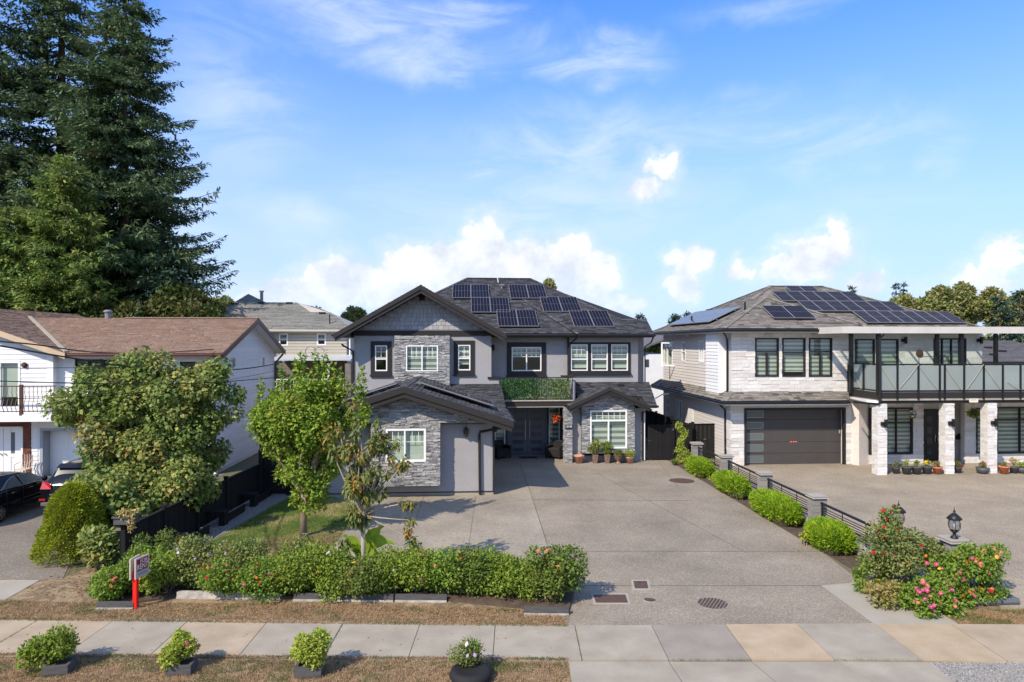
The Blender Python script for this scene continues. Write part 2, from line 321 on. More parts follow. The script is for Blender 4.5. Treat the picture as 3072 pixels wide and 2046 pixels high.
l_hedge2=leafm('deep hedge leaves',[(.05,.095,.02),(.08,.13,.025),(.11,.16,.035),(.12,.08,.04)],.28,.5)
l_lime=leafm('lime leaves',[(.14,.21,.03),(.2,.27,.045),(.27,.32,.06),(.12,.17,.03)],.35,.5)
l_box=leafm('arborvitae sprays',[(.09,.17,.012),(.14,.24,.015),(.2,.3,.02),(.06,.12,.012)],.3,.55)
l_dwarf=leafm('dwarf spruce needles',[(.12,.17,.012),(.16,.21,.018),(.2,.24,.02),(.09,.13,.012)],.2,.6)
l_rose=leafm('rose leaves',[(.07,.11,.03),(.11,.15,.045),(.15,.19,.06),(.2,.15,.06)],.28,.45)
l_zin=leafm('zinnia leaves',[(.06,.13,.018),(.1,.18,.025),(.15,.22,.04),(.05,.1,.02)],.3,.5)
l_far=leafm('far autumn leaves',[(.09,.13,.045),(.13,.16,.06),(.19,.18,.08),(.07,.11,.035),(.17,.18,.09)],.35,.6,1.9)
l_ivy=leafm('artificial ivy',[(.015,.06,.02),(.03,.1,.03),(.06,.14,.03),(.1,.16,.05),(.16,.2,.12)],.15,.35)
l_grass=leafm('grass blades',[(.27,.19,.11),(.2,.14,.08),(.32,.24,.15),(.11,.11,.04),(.06,.09,.022)],.3,.7)
l_grassg=leafm('green grass blades',[(.07,.13,.02),(.1,.16,.03),(.06,.1,.02),(.15,.17,.05)],.3,.7)
def plain(n,c,r=.5,**k): return mat(n,c,r,**k)
m_red=plain('red paint',(.7,.015,.01),.45); m_terra=mat('terracotta',[(.42,.2,.12),(.5,.27,.18)],.8,scale=5)
m_terra2=mat('orange terracotta',[(.45,.14,.06),(.52,.18,.09)],.6,scale=5); m_gpot=plain('grey plastic pot',(.07,.075,.085),.5)
m_bronze=plain('dull bronze',(.045,.038,.034),.5)
m_bpot=mat('brown glazed pot',[(.16,.1,.075),(.23,.15,.11)],.5,scale=5); m_rust=mat('rusty iron',[(.07,.042,.034),(.1,.058,.045),(.05,.032,.028)],.8,scale=8,detail=8,bump=.4)
m_wood=mat('weathered dark timber',[(.035,.035,.038),(.09,.085,.085),(.05,.05,.055)],.85,scale=5,mapsc=(.4,4,4))
m_woodw=mat('pale peeling paint',[(.5,.47,.43),(.3,.27,.24)],.8,scale=6)
m_door=mat('slate blue door paint',(.085,.095,.125),.35); m_doorp=plain('door glass strip',(.05,.055,.065),.15)
m_chrome=plain('brushed steel',(.6,.6,.6),.25,metal=1.0)
m_cell=mat('solar cell',[(.009,.008,.012),(.013,.011,.017)],.35,scale=3,spec=.05); m_cellb=mat('blue solar cell',[(.03,.045,.09),(.04,.06,.11)],.2,scale=3,spec=.5)
m_line=plain('silver cell line',(.16,.16,.18),.5); m_frame=plain('aluminium frame',(.2,.2,.21),.45)
m_carp=plain('black car paint',(.006,.006,.009),.1,coat=0,spec=.35); m_tyre=plain('tyre rubber',(.015,.015,.016),.8); m_cglass=plain('car glass',(.035,.042,.045),.06,spec=.3)
m_rim=plain('alloy rim',(.5,.5,.5),.3,metal=.9); m_tail=plain('red tail lamp',(.35,.012,.012),.2,coat=.5)
m_frost=glassmat('frosted balcony glass',(.65,.8,.76),rough=.08,frost=.72,blend=.06)
m_lampg=glassmat('lantern glass',(.8,.8,.8)); m_wick=mat('black wicker',(.013,.012,.012),.6)
m_garage=mat('charcoal garage panel',[(.06,.053,.051),(.068,.061,.058)],.45,scale=2)
m_brick=mat('red brown brick',[(.16,.05,.03),(.2,.07,.045),(.12,.04,.028)],.85,src='obj',fine=.2)
m_brickr=plain('brown mortar',(.1,.05,.035),.9)
m_metalroof=mat('pale metal sheet',[(.42,.45,.47),(.5,.53,.55)],.4,scale=1); m_rope=plain('cream rope',(.42,.38,.27),.8)
m_wire=plain('cable rubber',(.01,.01,.011),.6); m_blue=plain('blue grey edging',(.1,.11,.125),.6)
FL={k:plain('petal '+k,c,.6,trans=.25) for k,c in dict(pink=(.6,.09,.22),magenta=(.5,.05,.26),orange=(.7,.17,.02),red=(.45,.01,.01),salmon=(.62,.19,.13),yellow=(.8,.55,.03),white=(.75,.72,.75),lilac=(.5,.4,.65)).items()}
# ---------------------------------------------------------------- builders: walls, windows, roofs
def tf_front(v0): return lambda a,d,z:(a,v0+d,z)
def tf_left(u0): return lambda a,d,z:(u0+d,a,z)       # wall looking towards -u
def tf_right(u0): return lambda a,d,z:(u0-d,a,z)      # wall looking towards +u
def grid_rects(a0,a1,z0,z1,holes):
    xs=sorted({a0,a1,*[min(max(h[i],a0),a1) for h in holes for i in (0,1)]}); out=[]
    for i in range(len(xs)-1):
        xa,xb=xs[i],xs[i+1]
        if xb-xa<1e-4: continue
        hs=sorted([(max(h[2],z0),min(h[3],z1)) for h in holes if h[0]<(xa+xb)/2<h[1] and h[3]>z0 and h[2]<z1]); z=z0
        for (p,q) in hs:
            if p>z+1e-4: out.append((xa,xb,z,p))
            z=max(z,q)
        if z<z1-1e-4: out.append((xa,xb,z,z1))
    return out
class Wall:
    def __init__(s,rt,tf,name='wall',m=None,th=.2,d0=0): s.rt=rt;s.tf=tf;s.name=name;s.m=m;s.th=th;s.d0=d0;s.rects=[];s.polys=[];s.holes=[];s.obj=None
    def rect(s,a0,a1,z0,z1): s.rects.append((a0,a1,z0,z1)); return s
    def poly(s,pts): s.polys.append(pts); return s
    def hole(s,*h): s.holes.append(h); return s
    def build(s):
        b=MB(s.tf)
        for r in s.rects:
            for q in grid_rects(*r,s.holes): b.box(q[0],q[1],s.d0,s.d0+s.th,q[2],q[3])
        for p in s.polys: b.prism([(a,s.d0,z) for a,z in p],(0,s.th,0))
        s.obj=b.build(s.name,s.m,s.rt); return s.obj
def P(W_,name,a0,a1,d0,d1,z0,z1,m,parent,**k):
    p=W_(a0,d0,z0); q=W_(a1,d1,z1)
    return piece(name,parent,min(p[0],q[0]),max(p[0],q[0]),min(p[1],q[1]),max(p[1],q[1]),min(p[2],q[2]),max(p[2],q[2]),m,**k)
def window(w,a0,a1,z0,z1,d=0,mull=(),trans=(),munt=(),trim=0,sill=False,fm=None,tm=None,blind=.0,bands=.13,fw=.055,rail=None,ob=None,stripes=True):
    """mull/trans: positions as fractions; munt: list of (a0f,a1f,z0f,z1f,nx,nz) grids; blind: fraction of height left open at the bottom"""
    fm=fm or m_white; tm=tm or m_trim; tf=w.tf; w.hole(a0+.01,a1-.01,z0+.01,z1-.01); dw,dh=a1-a0,z1-z0
    b=MB(tf); D0,D1=d-.035,d+.07
    b.box(a0,a0+fw,D0,D1,z0,z1).box(a1-fw,a1,D0,D1,z0,z1).box(a0+fw,a1-fw,D0,D1,z0,z0+fw).box(a0+fw,a1-fw,D0,D1,z1-fw,z1)
    cells=[(a0+fw,a1-fw,z0+fw,z1-fw)]
    for f in mull:
        x=a0+dw*f; b.box(x-.028,x+.028,D0+.004,D1,z0+fw,z1-fw)
    for f in trans:
        z=z0+dh*f; b.box(a0+fw,a1-fw,D0+.002,D1-.01,z-.028,z+.028)
    o=b.build('window',fm,w.rt)
    xs=[0]+sorted(mull)+[1]; zs=[0]+sorted(trans)+[1]
    for i in range(len(xs)-1):
        for j in range(len(zs)-1):
            g=MB(tf); ax,bx=a0+dw*xs[i]+.03,a0+dw*xs[i+1]-.03; az,bz=z0+dh*zs[j]+.03,z0+dh*zs[j+1]-.03
            g.poly([(ax,d+.02,az),(bx,d+.02,az),(bx,d+.02,bz),(ax,d+.02,bz)]); g.build('pane',m_glass,o)
    for (p,q,r,t,nx,nz) in munt:
        g=MB(tf); A0,A1,Z0,Z1=a0+dw*p,a0+dw*q,z0+dh*r,z0+dh*t; k=0
        for i in range(1,nx): x=A0+(A1-A0)*i/nx; g.box(x-.009,x+.009,d+.005,d+.014,Z0,Z1)
        for j in range(1,nz): z=Z0+(Z1-Z0)*j/nz; g.box(A0,A1,d+.003,d+.013,z-.009,z+.009)
        if r>0: g.box(A0,A1,d+.004,d+.0135,Z0-.009,Z0+.009)
        g.build('muntins',fm,o)
    if trim:
        g=MB(tf); t=trim; g.box(a0-t,a0-.001,d-.05,d+.01,z0-t,z1+t).box(a1+.001,a1+t,d-.05,d+.01,z0-t,z1+t).box(a0-.001,a1+.001,d-.05,d+.01,z1+.001,z1+t).box(a0-.001,a1+.001,d-.05,d+.01,z0-t,z0-.001)
        if sill: g.box(a0-t-.03,a1+t+.03,d-.11,d+.01,z0-t-.06,z0-t+.03)
        g.build('trim',tm,o)
    if blind is not None:
        g=MB(tf); z=z1-.02; k=0; zb=z0+dh*blind
        while z>zb:
            zz=max(z-bands,zb); g.mi=k%2 if stripes else 0; dd=.13+.004*(k%2); g.poly([(a0+.03,d+dd,zz),(a1-.03,d+dd,zz),(a1-.03,d+dd,z),(a0+.03,d+dd,z)]); z=zz; k+=1
        g.mi=0; g.box(a0+.03,a1-.03,d+.12,d+.15,zb-.03,zb); g.build('blind',[m_blind,m_blind2],o)
    # dark reveal box behind the opening
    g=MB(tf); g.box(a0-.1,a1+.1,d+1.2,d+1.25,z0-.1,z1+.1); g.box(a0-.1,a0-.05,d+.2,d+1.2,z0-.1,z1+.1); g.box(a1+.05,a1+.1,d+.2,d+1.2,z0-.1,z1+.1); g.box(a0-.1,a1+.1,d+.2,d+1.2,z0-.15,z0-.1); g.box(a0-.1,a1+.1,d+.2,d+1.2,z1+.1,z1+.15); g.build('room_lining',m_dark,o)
    return o
def stones(w,parent,bounds,holes,hr,lr,dr,mo,ms,quota,clip=None,jit=.006,rest='stone_veneer'):
    """coursed stone: the first `quota` (largest) stones as objects, the rest joined"""
    L0=[]; a0,a1,z0,z1=bounds; z=z0
    while z<z1-.01:
        h=min(random.uniform(*hr),z1-z)
        if z1-z-h<.02: h=z1-z
        A,B=a0,a1
        if clip:
            c=clip(z+h*.5)
            if c is None: z+=h; continue
            A,B=max(a0,c[0]),min(a1,c[1])
        a=A
        while a<B-.01:
            l=random.uniform(*lr); l=min(l,B-a)
            if B-a-l<.05: l=B-a
            segs=[(a,a+l)]
            for hh in holes:
                if hh[2]<z+h-.01 and hh[3]>z+.01:
                    ns=[]
                    for (p,q) in segs:
                        if q<=hh[0] or p>=hh[1]: ns.append((p,q))
                        else:
                            if p<hh[0]: ns.append((p,hh[0]))
                            if q>hh[1]: ns.append((hh[1],q))
                    segs=ns
            for (p,q) in segs:
                if q-p>.02: L0.append((p,q,z,z+h,random.uniform(*dr)))
            a+=l
        z+=h
    L0.sort(key=lambda s:-(s[1]-s[0])*(s[3]-s[2])); n=0
    for s in L0[:quota]:
        P(w.tf,'stone',s[0]+.004,s[1]-.004,w.d0-s[4],w.d0+.004,s[2]+.003,s[3]-.003,mo,parent,jit=jit)
    if len(L0)>quota:
        b=MB(w.tf)
        for s in L0[quota:]: b.box(s[0]+.004,s[1]-.004,w.d0-s[4],w.d0+.004,s[2]+.003,s[3]-.003)
        b.build(rest,ms,parent,kind='stuff')
def siding(w,parent,a0,a1,z0,z1,m,exp=.15,th=.022,clip=None,zmesh={}):
    z=z0
    while z<z1-.03:
        h=min(exp,z1-z); A,B=a0,a1
        if clip:
            c=clip(z+h)
            if c is None: break  # lighter green tone paints reflections into the side glass
            A,B=max(a0,c[0]),min(a1,c[1])
        for q in grid_rects(A,B,z,z+h,w.holes):
            if q[3]-q[2]<.03: continue
            a,bb,zz,zt=q; p0=w.tf(a,w.d0-.002,zz); p1=w.tf(a,w.d0-th,zz); p2=w.tf(bb,w.d0,zz); 
            key=('board',m.name,round(bb-a,2),round(zt-zz,3),round(p1[0]-p0[0],3),round(p1[1]-p0[1],3),round(p2[0]-p0[0],1)>0.05)
            me=_pc.get(key)
            if me is None:
                mb=MB(w.tf); L_=bb-a; mb.prism([(a,w.d0-th,zz),(a,w.d0-.004,zt),(a,w.d0+.002,zt),(a,w.d0+.002,zz)],(L_,0,0)); o_=w.tf(a,w.d0,zz)
                me=bpy.data.meshes.new('board'); me.from_pydata([(v[0]-o_[0],v[1]-o_[1],v[2]-o_[2]) for v in mb.v],[],mb.f); me.materials.append(m); _pc[key]=me
            o=bpy.data.objects.new('board',me); COL.objects.link(o); o.parent=parent; g=ORG[rootof(parent).name]; o_=w.tf(a,w.d0,zz); o.location=(o_[0]-g[0],o_[1]-g[1],o_[2]-g[2])
        z+=h
def clip_poly(sub,x0,x1,y0,y1):
    def cut(pts,f,inter):
        out=[]
        for i in range(len(pts)):
            a,b=pts[i-1],pts[i]; fa,fb=f(a),f(b)
            if fb>=0:
                if fa<0: out.append(inter(a,b,fa,fb))
                out.append(b)
            elif fa>=0: out.append(inter(a,b,fa,fb))
        return out
    it=lambda a,b,fa,fb:(a[0]+(b[0]-a[0])*fa/(fa-fb),a[1]+(b[1]-a[1])*fa/(fa-fb))
    for f in (lambda p:p[0]-x0,lambda p:x1-p[0],lambda p:p[1]-y0,lambda p:y1-p[1]):
        if len(sub)<3: return []
        sub=cut(sub,f,it)
    return sub
def roof_plane(roof,poly,ms,mo=None,quota=0,exp=.17,tab=(.2,.42),t=(.012,.032),lift=0.0,name='shingles'):
    """lays courses of shingle tabs on a plane polygon given in lot coordinates"""
    Pn=[Vector(p) for p in poly]; n=Vector((0,0,0))
    for i in range(len(Pn)): n+=(Pn[i]-Pn[0]).cross(Pn[(i+1)%len(Pn)]-Pn[0])
    n.normalize()
    if n.z<0: n=-n
    e1=Vector((0,0,1)).cross(n).normalized(); e2=n.cross(e1).normalized()
    o=Pn[0]+n*lift; q=[((p-Pn[0]).dot(e1),(p-Pn[0]).dot(e2)) for p in Pn]
    ar=sum(q[i][0]*q[(i+1)%len(q)][1]-q[(i+1)%len(q)][0]*q[i][1] for i in range(len(q)))
    if ar<0: q=q[::-1]
    ys=[p[1] for p in q]; y=min(ys); rows=[]; ymax=max(ys)
    while y<ymax:
        row=clip_poly(q,-1e4,1e4,y,min(y+exp,ymax))
        if len(row)>=3:
            x=min(p[0] for p in row)-random.random()*.3; xm=max(p[0] for p in row)
            while x<xm:
                w_=random.uniform(*tab); c=clip_poly(row,x,x+w_,y-1,y+1)
                if len(c)>=3: rows.append((c,x,w_,y,random.uniform(*t)))
                x+=w_
        y+=exp
    b=MB(); cnt=0; g=ORG[rootof(roof).name]
    full=[r for r in rows if len(r[0])==4 and abs(max(p[0] for p in r[0])-min(p[0] for p in r[0])-r[2])<1e-4 and max(p[1] for p in r[0])-min(p[1] for p in r[0])>exp*.99 and len({round(p[0],4) for p in r[0]})==2]
    random.shuffle(full) if False else None
    full.sort(key=lambda r:((o+e1*r[1]+e2*r[3]).xy.length)); objs=full[:quota]; ids={id(r) for r in objs}
    rot=Matrix((e1,e2,n)).transposed().to_4x4()
    for r in objs:
        w_=round(r[2]/.03)*.03; key=('sh',mo.name,w_,round(r[4],3),exp); me=_pc.get(key)
        if me is None:
            x0,x1,h=.004,r[2]-.004,r[4]; mb=MB(); mb.add([(x0,0,0),(x1,0,0),(x1,exp,0),(x0,exp,0),(x0,0,h),(x1,0,h),(x1,exp,.004),(x0,exp,.004)],[(0,3,2,1),(4,5,6,7),(0,1,5,4),(1,2,6,5),(2,3,7,6),(3,0,4,7)])
            me=bpy.data.meshes.new('shingle'); me.from_pydata(mb.v,[],mb.f); me.materials.append(mo); _pc[key]=me
        ob=bpy.data.objects.new('shingle',me); COL.objects.link(ob); ob.parent=roof; p=o+e1*r[1]+e2*r[3]-Vector(g); ob.matrix_local=Matrix.Translation(p)@rot
    for r in rows:
        if id(r) in ids: continue
        c,x,w_,y,h=r; k=len(c); rr=random.random()
        top=[o+e1*p[0]+e2*p[1]+n*(h*(1-(p[1]-y)/exp)+.004) for p in c]; bot=[o+e1*p[0]+e2*p[1] for p in c]
        b.add(top+bot,[tuple(range(k))]+[(i,(i+1)%k,k+(i+1)%k,k+i) for i in range(k) if c[i][1]<y+.3*exp or c[(i+1)%k][1]<y+.3*exp],rr)
    if b.f: b.build(name,ms,roof,kind='stuff')
def deck(rt,polys,m,th=.12,name='roof',label=None,drop=.02):
    b=MB()
    for p in polys: b.prism([(a,c,d-drop) for a,c,d in p],(0,0,-th))
    return b.build(name,m,rt,label=label)
def caps(roof,p,q,m,w=.14,step=.2,h=.05):
    """ridge / hip cap shingles between two points"""
    p,q=Vector(p),Vector(q); d=q-p; n=max(1,int(d.length/step)); t=d.normalized(); s=t.cross(Vector((0,0,1))).normalized(); u=s.cross(t).normalized(); b=MB()
    for i in range(n):
        a=p+t*(i*d.length/n); c=p+t*((i+1)*d.length/n+.02)
        vs=[a-s*w-u*.0+u*(h*.15),a+u*(h+.012),a+s*w+u*(h*.15),c-s*w+u*(h*.1),c+u*h,c+s*w+u*(h*.1)]
        b.add(vs,[(0,1,4,3),(1,2,5,4),(0,3,5,2),(0,2,1)])
    b.build('ridge_cap',m,roof,kind='stuff')
def gable(rt,uc,hw,zp,ze,v0,v1,m_s,m_o,quota,rake=.3,rm=None,sof=None,left=True,right=True,vl=None):
    """gable roof, ridge along v; zp/ze are top-surface heights at ridge and eave tips"""
    rm=rm or m_fascia
    A=[(uc-hw,v0,ze),(uc,v0,zp),(uc,v1,zp),(uc-hw,v1,ze)]; B=[(uc,v0,zp),(uc+hw,v0,ze),(uc+hw,v1,ze),(uc,v1,zp)]
    rf=deck(rt,[A,B],rm,.12)
    roof_plane(rf,A,m_s,m_o,0); roof_plane(rf,B,m_s,m_o,quota)
    for s in (-1,1):
        b=MB(); t=rake
        # outer board, inner stepped board
        b.prism([(uc,v0-.05,zp+.01),(uc+s*hw,v0-.05,ze+.01),(uc+s*hw,v0-.05,ze-t*.62),(uc,v0-.05,zp-t*.62)],(0,.045,0)); b.build('rake_board',rm,rt)
        b=MB(); k=hw*.985; zk=zp+(ze-zp)*.985
        b.prism([(uc,v0-.003,zp-t*.62+.002),(uc+s*k,v0-.003,zk-t*.62+.002),(uc+s*k,v0-.003,zk-t*1.12),(uc,v0-.003,zp-t*1.12)],(0,.06,0)); b.build('frieze_board',rm,rt)
        b=MB(); b.tube([(uc+s*(hw+.05),v0,ze-.06),(uc+s*(hw+.05),v1,ze-.06)],.055,6); b.build('gutter',m_black,rt)
    return rf
def pipe(rt,pts,r=.04,m=None,name='downspout',n=6):
    b=MB(); b.tube(pts,r,n); return b.build(name,m or m_trim,rt)
def text_mesh(txt,size,depth,m,parent,pos,rot,name='lettering',width=None):
    c=bpy.data.curves.new('t','FONT'); c.body=txt; c.size=size; c.extrude=depth; c.align_x='CENTER'; c.align_y='CENTER'; c.resolution_u=2
    o=bpy.data.objects.new('t',c); COL.objects.link(o); dg=bpy.context.evaluated_depsgraph_get(); me=bpy.data.meshes.new_from_object(o.evaluated_get(dg)); bpy.data.objects.remove(o)
    me.materials.clear(); me.materials.append(m); ob=bpy.data.objects.new(name,me); COL.objects.link(ob); ob.parent=parent; ob.location=pos; ob.rotation_euler=rot
    if width:
        xs=[v.co.x for v in me.vertices]; k=width/(max(xs)-min(xs)); ob.scale=(k,1,1)
    return ob
# ---------------------------------------------------------------- vegetation
def rv(n,rg): 
    v=rg.normal(size=(n,3)); return v/np.linalg.norm(v,axis=1,keepdims=True)
def nz(v): return v/np.maximum(np.linalg.norm(v,axis=1,keepdims=True),1e-9)
def leaf_quads(Pb,D,Nn,Ln,Wn,rg,fold=.12):
    D=nz(D); Sd=nz(np.cross(D,Nn)); Nn=np.cross(Sd,D); n=len(Pb); Ln=Ln.reshape(-1,1); Wn=Wn.reshape(-1,1)
    V=np.empty((n,4,3)); V[:,0]=Pb; V[:,1]=Pb+D*Ln*.42+Sd*Wn*.5+Nn*Wn*fold; V[:,2]=Pb+D*Ln-Nn*Wn*fold; V[:,3]=Pb+D*Ln*.42-Sd*Wn*.5+Nn*Wn*fold
    return V.reshape(-1,3),np.arange(n*4).reshape(n,4)
def leaf_cloud(clumps,n,size,rg,aspect=.6,droop=0.,up=.3,shell=.5,outw=.6):
    """clumps: rows of (x,y,z,rx,ry,rz); leaves sit mostly near each clump's skin"""
    C=np.array(clumps,float); w=(C[:,3]*C[:,4]+C[:,4]*C[:,5]+C[:,3]*C[:,5]); ix=rg.choice(len(C),n,p=w/w.sum())
    d=rv(n,rg); r=(shell+(1-shell)*rg.random(n)**.6)*rg.uniform(.85,1.12,n); Pb=C[ix,:3]+d*C[ix,3:]*r[:,None]
    D=d*outw+rv(n,rg)*.8+np.array([0,0,up-droop]); Nn=d*.5+rv(n,rg)*.5+np.array([0,0,.7])
    L_=size*rg.uniform(.65,1.3,n); V,Q=leaf_quads(Pb,D,Nn,L_,L_*aspect,rg)
    return V,Q,Pb,ix
def clumpset(c,r,k,rg,cr=(.3,.5),flat=1.0,shellbias=.6,zmin=None):
    d=rv(k,rg); q=(shellbias+(1-shellbias)*rg.random(k))[:,None]; R_=np.array(r); pos=np.array(c)+d*R_*q*(1-np.mean(cr)*.8)
    s=rg.uniform(*cr,k)[:,None]*np.mean(R_)*np.array([1,1,flat]); out=np.hstack([pos,s])
    if zmin is not None: out[:,2]=np.maximum(out[:,2],zmin+out[:,5]*.8)
    return out
def bough(mb,p,q,r0,r1,bend=.15,k=4):
    p,q=Vector(p),Vector(q); m=(p+q)/2+Vector((random.uniform(-1,1),random.uniform(-1,1),random.uniform(-.3,1)))*(q-p).length*bend
    pts=[(p*(1-t)**2+m*2*t*(1-t)+q*t*t) for t in [i/k for i in range(k+1)]]
    mb.tube(pts,[r0+(r1-r0)*i/k for i in range(k+1)],5)
def bush(name,label,cat,loc,clumps,n,size,lm,seed,group=None,stems=6,sr=.012,sm=None,aspect=.6,droop=0,up=.3,shell=.45,flowers=(),fsize=.035,parent_kw={},leafname='foliage'):
    rg=np.random.default_rng(seed); rt=root(name,label,cat,loc,lot=False,group=group); C=np.array(clumps,float)
    V,Q,Pb,ix=leaf_cloud(C,n,size,rg,aspect,droop,up,shell); cv=rg.random(len(C))
    rnd=np.clip(.55*rg.random(n)+.45*cv[ix]+rg.normal(0,.04,n),0,1); fast(leafname,V,Q,rnd,lm,rt)
    mb=MB()
    for c in C[:max(stems,1)] if stems else []: bough(mb,(random.uniform(-.08,.08),random.uniform(-.08,.08),0),c[:3],sr*1.6,sr*.5)
    if stems: mb.build('stems',sm or m_bark,rt,org=(0,0,0))
    front=np.argsort(C[:,1]-C[:,4]-.35*C[:,2]-.35*C[:,5])[:max(3,len(C)//2)]
    for (key,m) in flowers:
        for i in range(m):
            j=front[rg.integers(len(front))]; d=rv(1,rg)[0]; d[2]=abs(d[2])*.8+.1; d[1]=-abs(d[1])*.8 if rg.random()<.8 else d[1]; d/=np.linalg.norm(d)
            p=C[j,:3]+d*C[j,3:]*1.16; flower(rt,p,d,key,fsize*rg.uniform(.75,1.25))
    return rt
_fm={}
def flower(rt,p,d,key,s):
    me=_fm.get(key)
    if me is None:
        b=MB(); n=8
        for ring,(rr,hh,k) in enumerate(((1,.0,n),(.62,.22,n))):
            for i in range(k):
                a=2*math.pi*(i+.5*ring)/k; c,s_=math.cos(a),math.sin(a); w=.42*rr
                b.add([(0,0,hh),(c*rr*.6-s_*w,s_*rr*.6+c*w,hh+.12),(c*rr,s_*rr,hh+.02),(c*rr*.6+s_*w,s_*rr*.6-c*w,hh+.12)],[(0,1,2,3)])
        b.mi=1; b.lathe([(.22,.2),(.2,.36),(0,.42)],(0,0,0),6)
        me=bpy.data.meshes.new('flower'); me.from_pydata(b.v,[],b.f); me.materials.append(FL[key]); me.materials.append(FL['yellow'] if key not in('red','yellow') else FL[key]); me.polygons.foreach_set('material_index',b.m); _fm[key]=me
    o=bpy.data.objects.new('flower',me); COL.objects.link(o); o.parent=rt; o.location=p; o.scale=(s,s,s*.9); o.rotation_euler=Vector(d).to_track_quat('Z','Y').to_euler()
    return o
def conifer(label,loc,h,rad,lm,seed,group,base=0.5,dens=1.0,card=.55,lean=0,levels=46,nb=6,prof=.8,droop=.32,jag=.35,trm=None,ragged=.25,top=1.0,spray=1.0):
    rg=np.random.default_rng(seed); rt=root('conifer_tree',label,'tree',loc,lot=False,group=group); tr=MB(); br=MB()
    tr.tube([(0,0,0),(0,0,h*.5),(lean*.5,0,h)],[h*.014,h*.009,.03],8); tr.build('trunk',trm or m_barkd,rt,org=(0,0,0),smooth=True)
    PB=[];DD=[];LL=[];RR=[]
    for i in range(levels):
        f=(i+rg.random()*.7)/levels; z=base+(h-base)*f
        for k in range(nb):
            a=rg.random()*2*math.pi; ln=rad*((1-f)**prof*.95+.03)*min(1+jag*rg.normal()*.7,1.22)
            ln=max(ln,.25)
            if rg.random()<ragged: ln*=rg.uniform(.35,.75)
            t=np.linspace(0,1,7); ca,sa=math.cos(a),math.sin(a); dz=-droop*ln*np.sin(t*math.pi*.62)+.14*ln*t**3+rg.normal()*.08*ln*t
            pts=np.stack([ca*ln*t,sa*ln*t,z+dz],1); br.tube([tuple(p) for p in pts[::2]],[.012+.012*ln*(1-q) for q in t[::2]],3,cap=False)
            tone=rg.random()
            m=max(5,int(ln*7*dens))
            for s in range(m):
                q=.12+.88*(s+rg.random())/m; p=np.array([np.interp(q,t,pts[:,c]) for c in range(3)]); sd=1 if rg.random()<.5 else -1
                tl=(.2+.32*ln*(1-q)+.1)*rg.uniform(.6,1.2); tl=min(tl,1.5); di=np.array([ca*.75-sa*sd*.8,sa*.75+ca*sd*.8,-.18+rg.normal()*.15]); di/=np.linalg.norm(di)
                kk=max(2,int(tl/card*3.2*spray))
                for c in range(kk):
                    PB.append(p+di*tl*c/kk+rg.normal(size=3)*.05); DD.append(di+rg.normal(size=3)*.5+np.array([0,0,-.1])); LL.append(card*rg.uniform(.5,1.2)); RR.append(min(1,max(0,tone+.35*(q-.5))))
    PB=np.array(PB);DD=np.array(DD);LL=np.array(LL);n=len(PB); Nn=rv(n,rg)*.7+np.array([0,0,1.]); V,Q=leaf_quads(PB,DD,Nn,LL,LL*.34,rg,.1)
    fast('crown',V,Q,np.clip(np.array(RR)*.6+rg.random(n)*.4,0,1),lm,rt); br.build('branches',trm or m_barkd,rt,org=(0,0,0))
    return rt
def tree(name,label,loc,clumps,n,size,lm,seed,trunk,tr=.12,group=None,bark=None,aspect=.6,droop=0,up=.3,shell=.5,nbr=10,cat='tree',lean=(0,0)):
    rg=np.random.default_rng(seed); rt=root(name,label,cat,loc,lot=False,group=group); C=np.array(clumps,float)
    V,Q,Pb,ix=leaf_cloud(C,n,size,rg,aspect,droop,up,shell); cv=rg.random(len(C)); fast('crown',V,Q,np.clip(.6*rg.random(n)+.4*cv[ix],0,1),lm,rt)
    mb=MB(); mb.tube([(0,0,0),(lean[0]*.4,lean[1]*.4,trunk*.5),(lean[0],lean[1],trunk)],[tr*1.25,tr,tr*.85],8); mb.build('trunk',bark or m_bark,rt,org=(0,0,0),smooth=True)
    b=MB(); sel=rg.permutation(len(C))[:nbr]
    for j in sel: bough(b,(lean[0],lean[1],trunk*.97),C[j,:3],tr*.5,.008,.12,5)
    b.build('branches',bark or m_bark,rt,org=(0,0,0)); return rt
# ================================================================ SETTING: ground, drives, pavements
from mathutils import noise as mnoise
def sheet(name,pts,z,m,kind='structure',label=None,parent=None,joints=None):
    b=MB(); b.prism([(p[0],p[1],z-.03) for p in pts],(0,0,.03)); o=b.build(name,m,parent,lot=False,kind=kind,label=label); return o
def gp(*pts): return [G(*p)[:2] for p in pts]
sheet('ground',[(-420,-60),(420,-60),(420,900),(-420,900)],0,m_ground)
sheet('verge',gp((-1500,1850),(1712,1882),(1745,1700),(300,1690),(190,1735),(-1500,1740)),.004,m_dry)
sheet('lawn',[*gp((400,1725),(950,1715),(1040,1587),(1085,1517)),(-6.9,25.6),(-8.6,25.6),(-9.0,19.5)],.008,m_lawn)
sheet('dry_lawn_patch',gp((560,1712),(945,1712),(1005,1640),(1030,1600),(960,1598),(880,1625),(800,1612),(720,1640),(640,1655)),.011,m_dry)
sheet('gravel_strip',[(-9.95,17.3),(-9.0,17.3),(-8.95,21),(-8.5,25.7),(-6.6,25.7),(-6.6,27),(-9.9,27)],.012,mat('strip gravel',[(.1,.09,.08),(.24,.22,.195),(.16,.145,.13)],.95,scale=9,detail=8,bump=.6,bscale=30))
sheet('driveway',[*gp((1700,1880),(2623,1873),(2464,1757),(2598,1757)),l2w(9.75,18)[:2],l2w(9.8,36)[:2],l2w(-1.2,36)[:2],l2w(-1.0,24)[:2],*gp((1600,1700))],.008,m_agg)
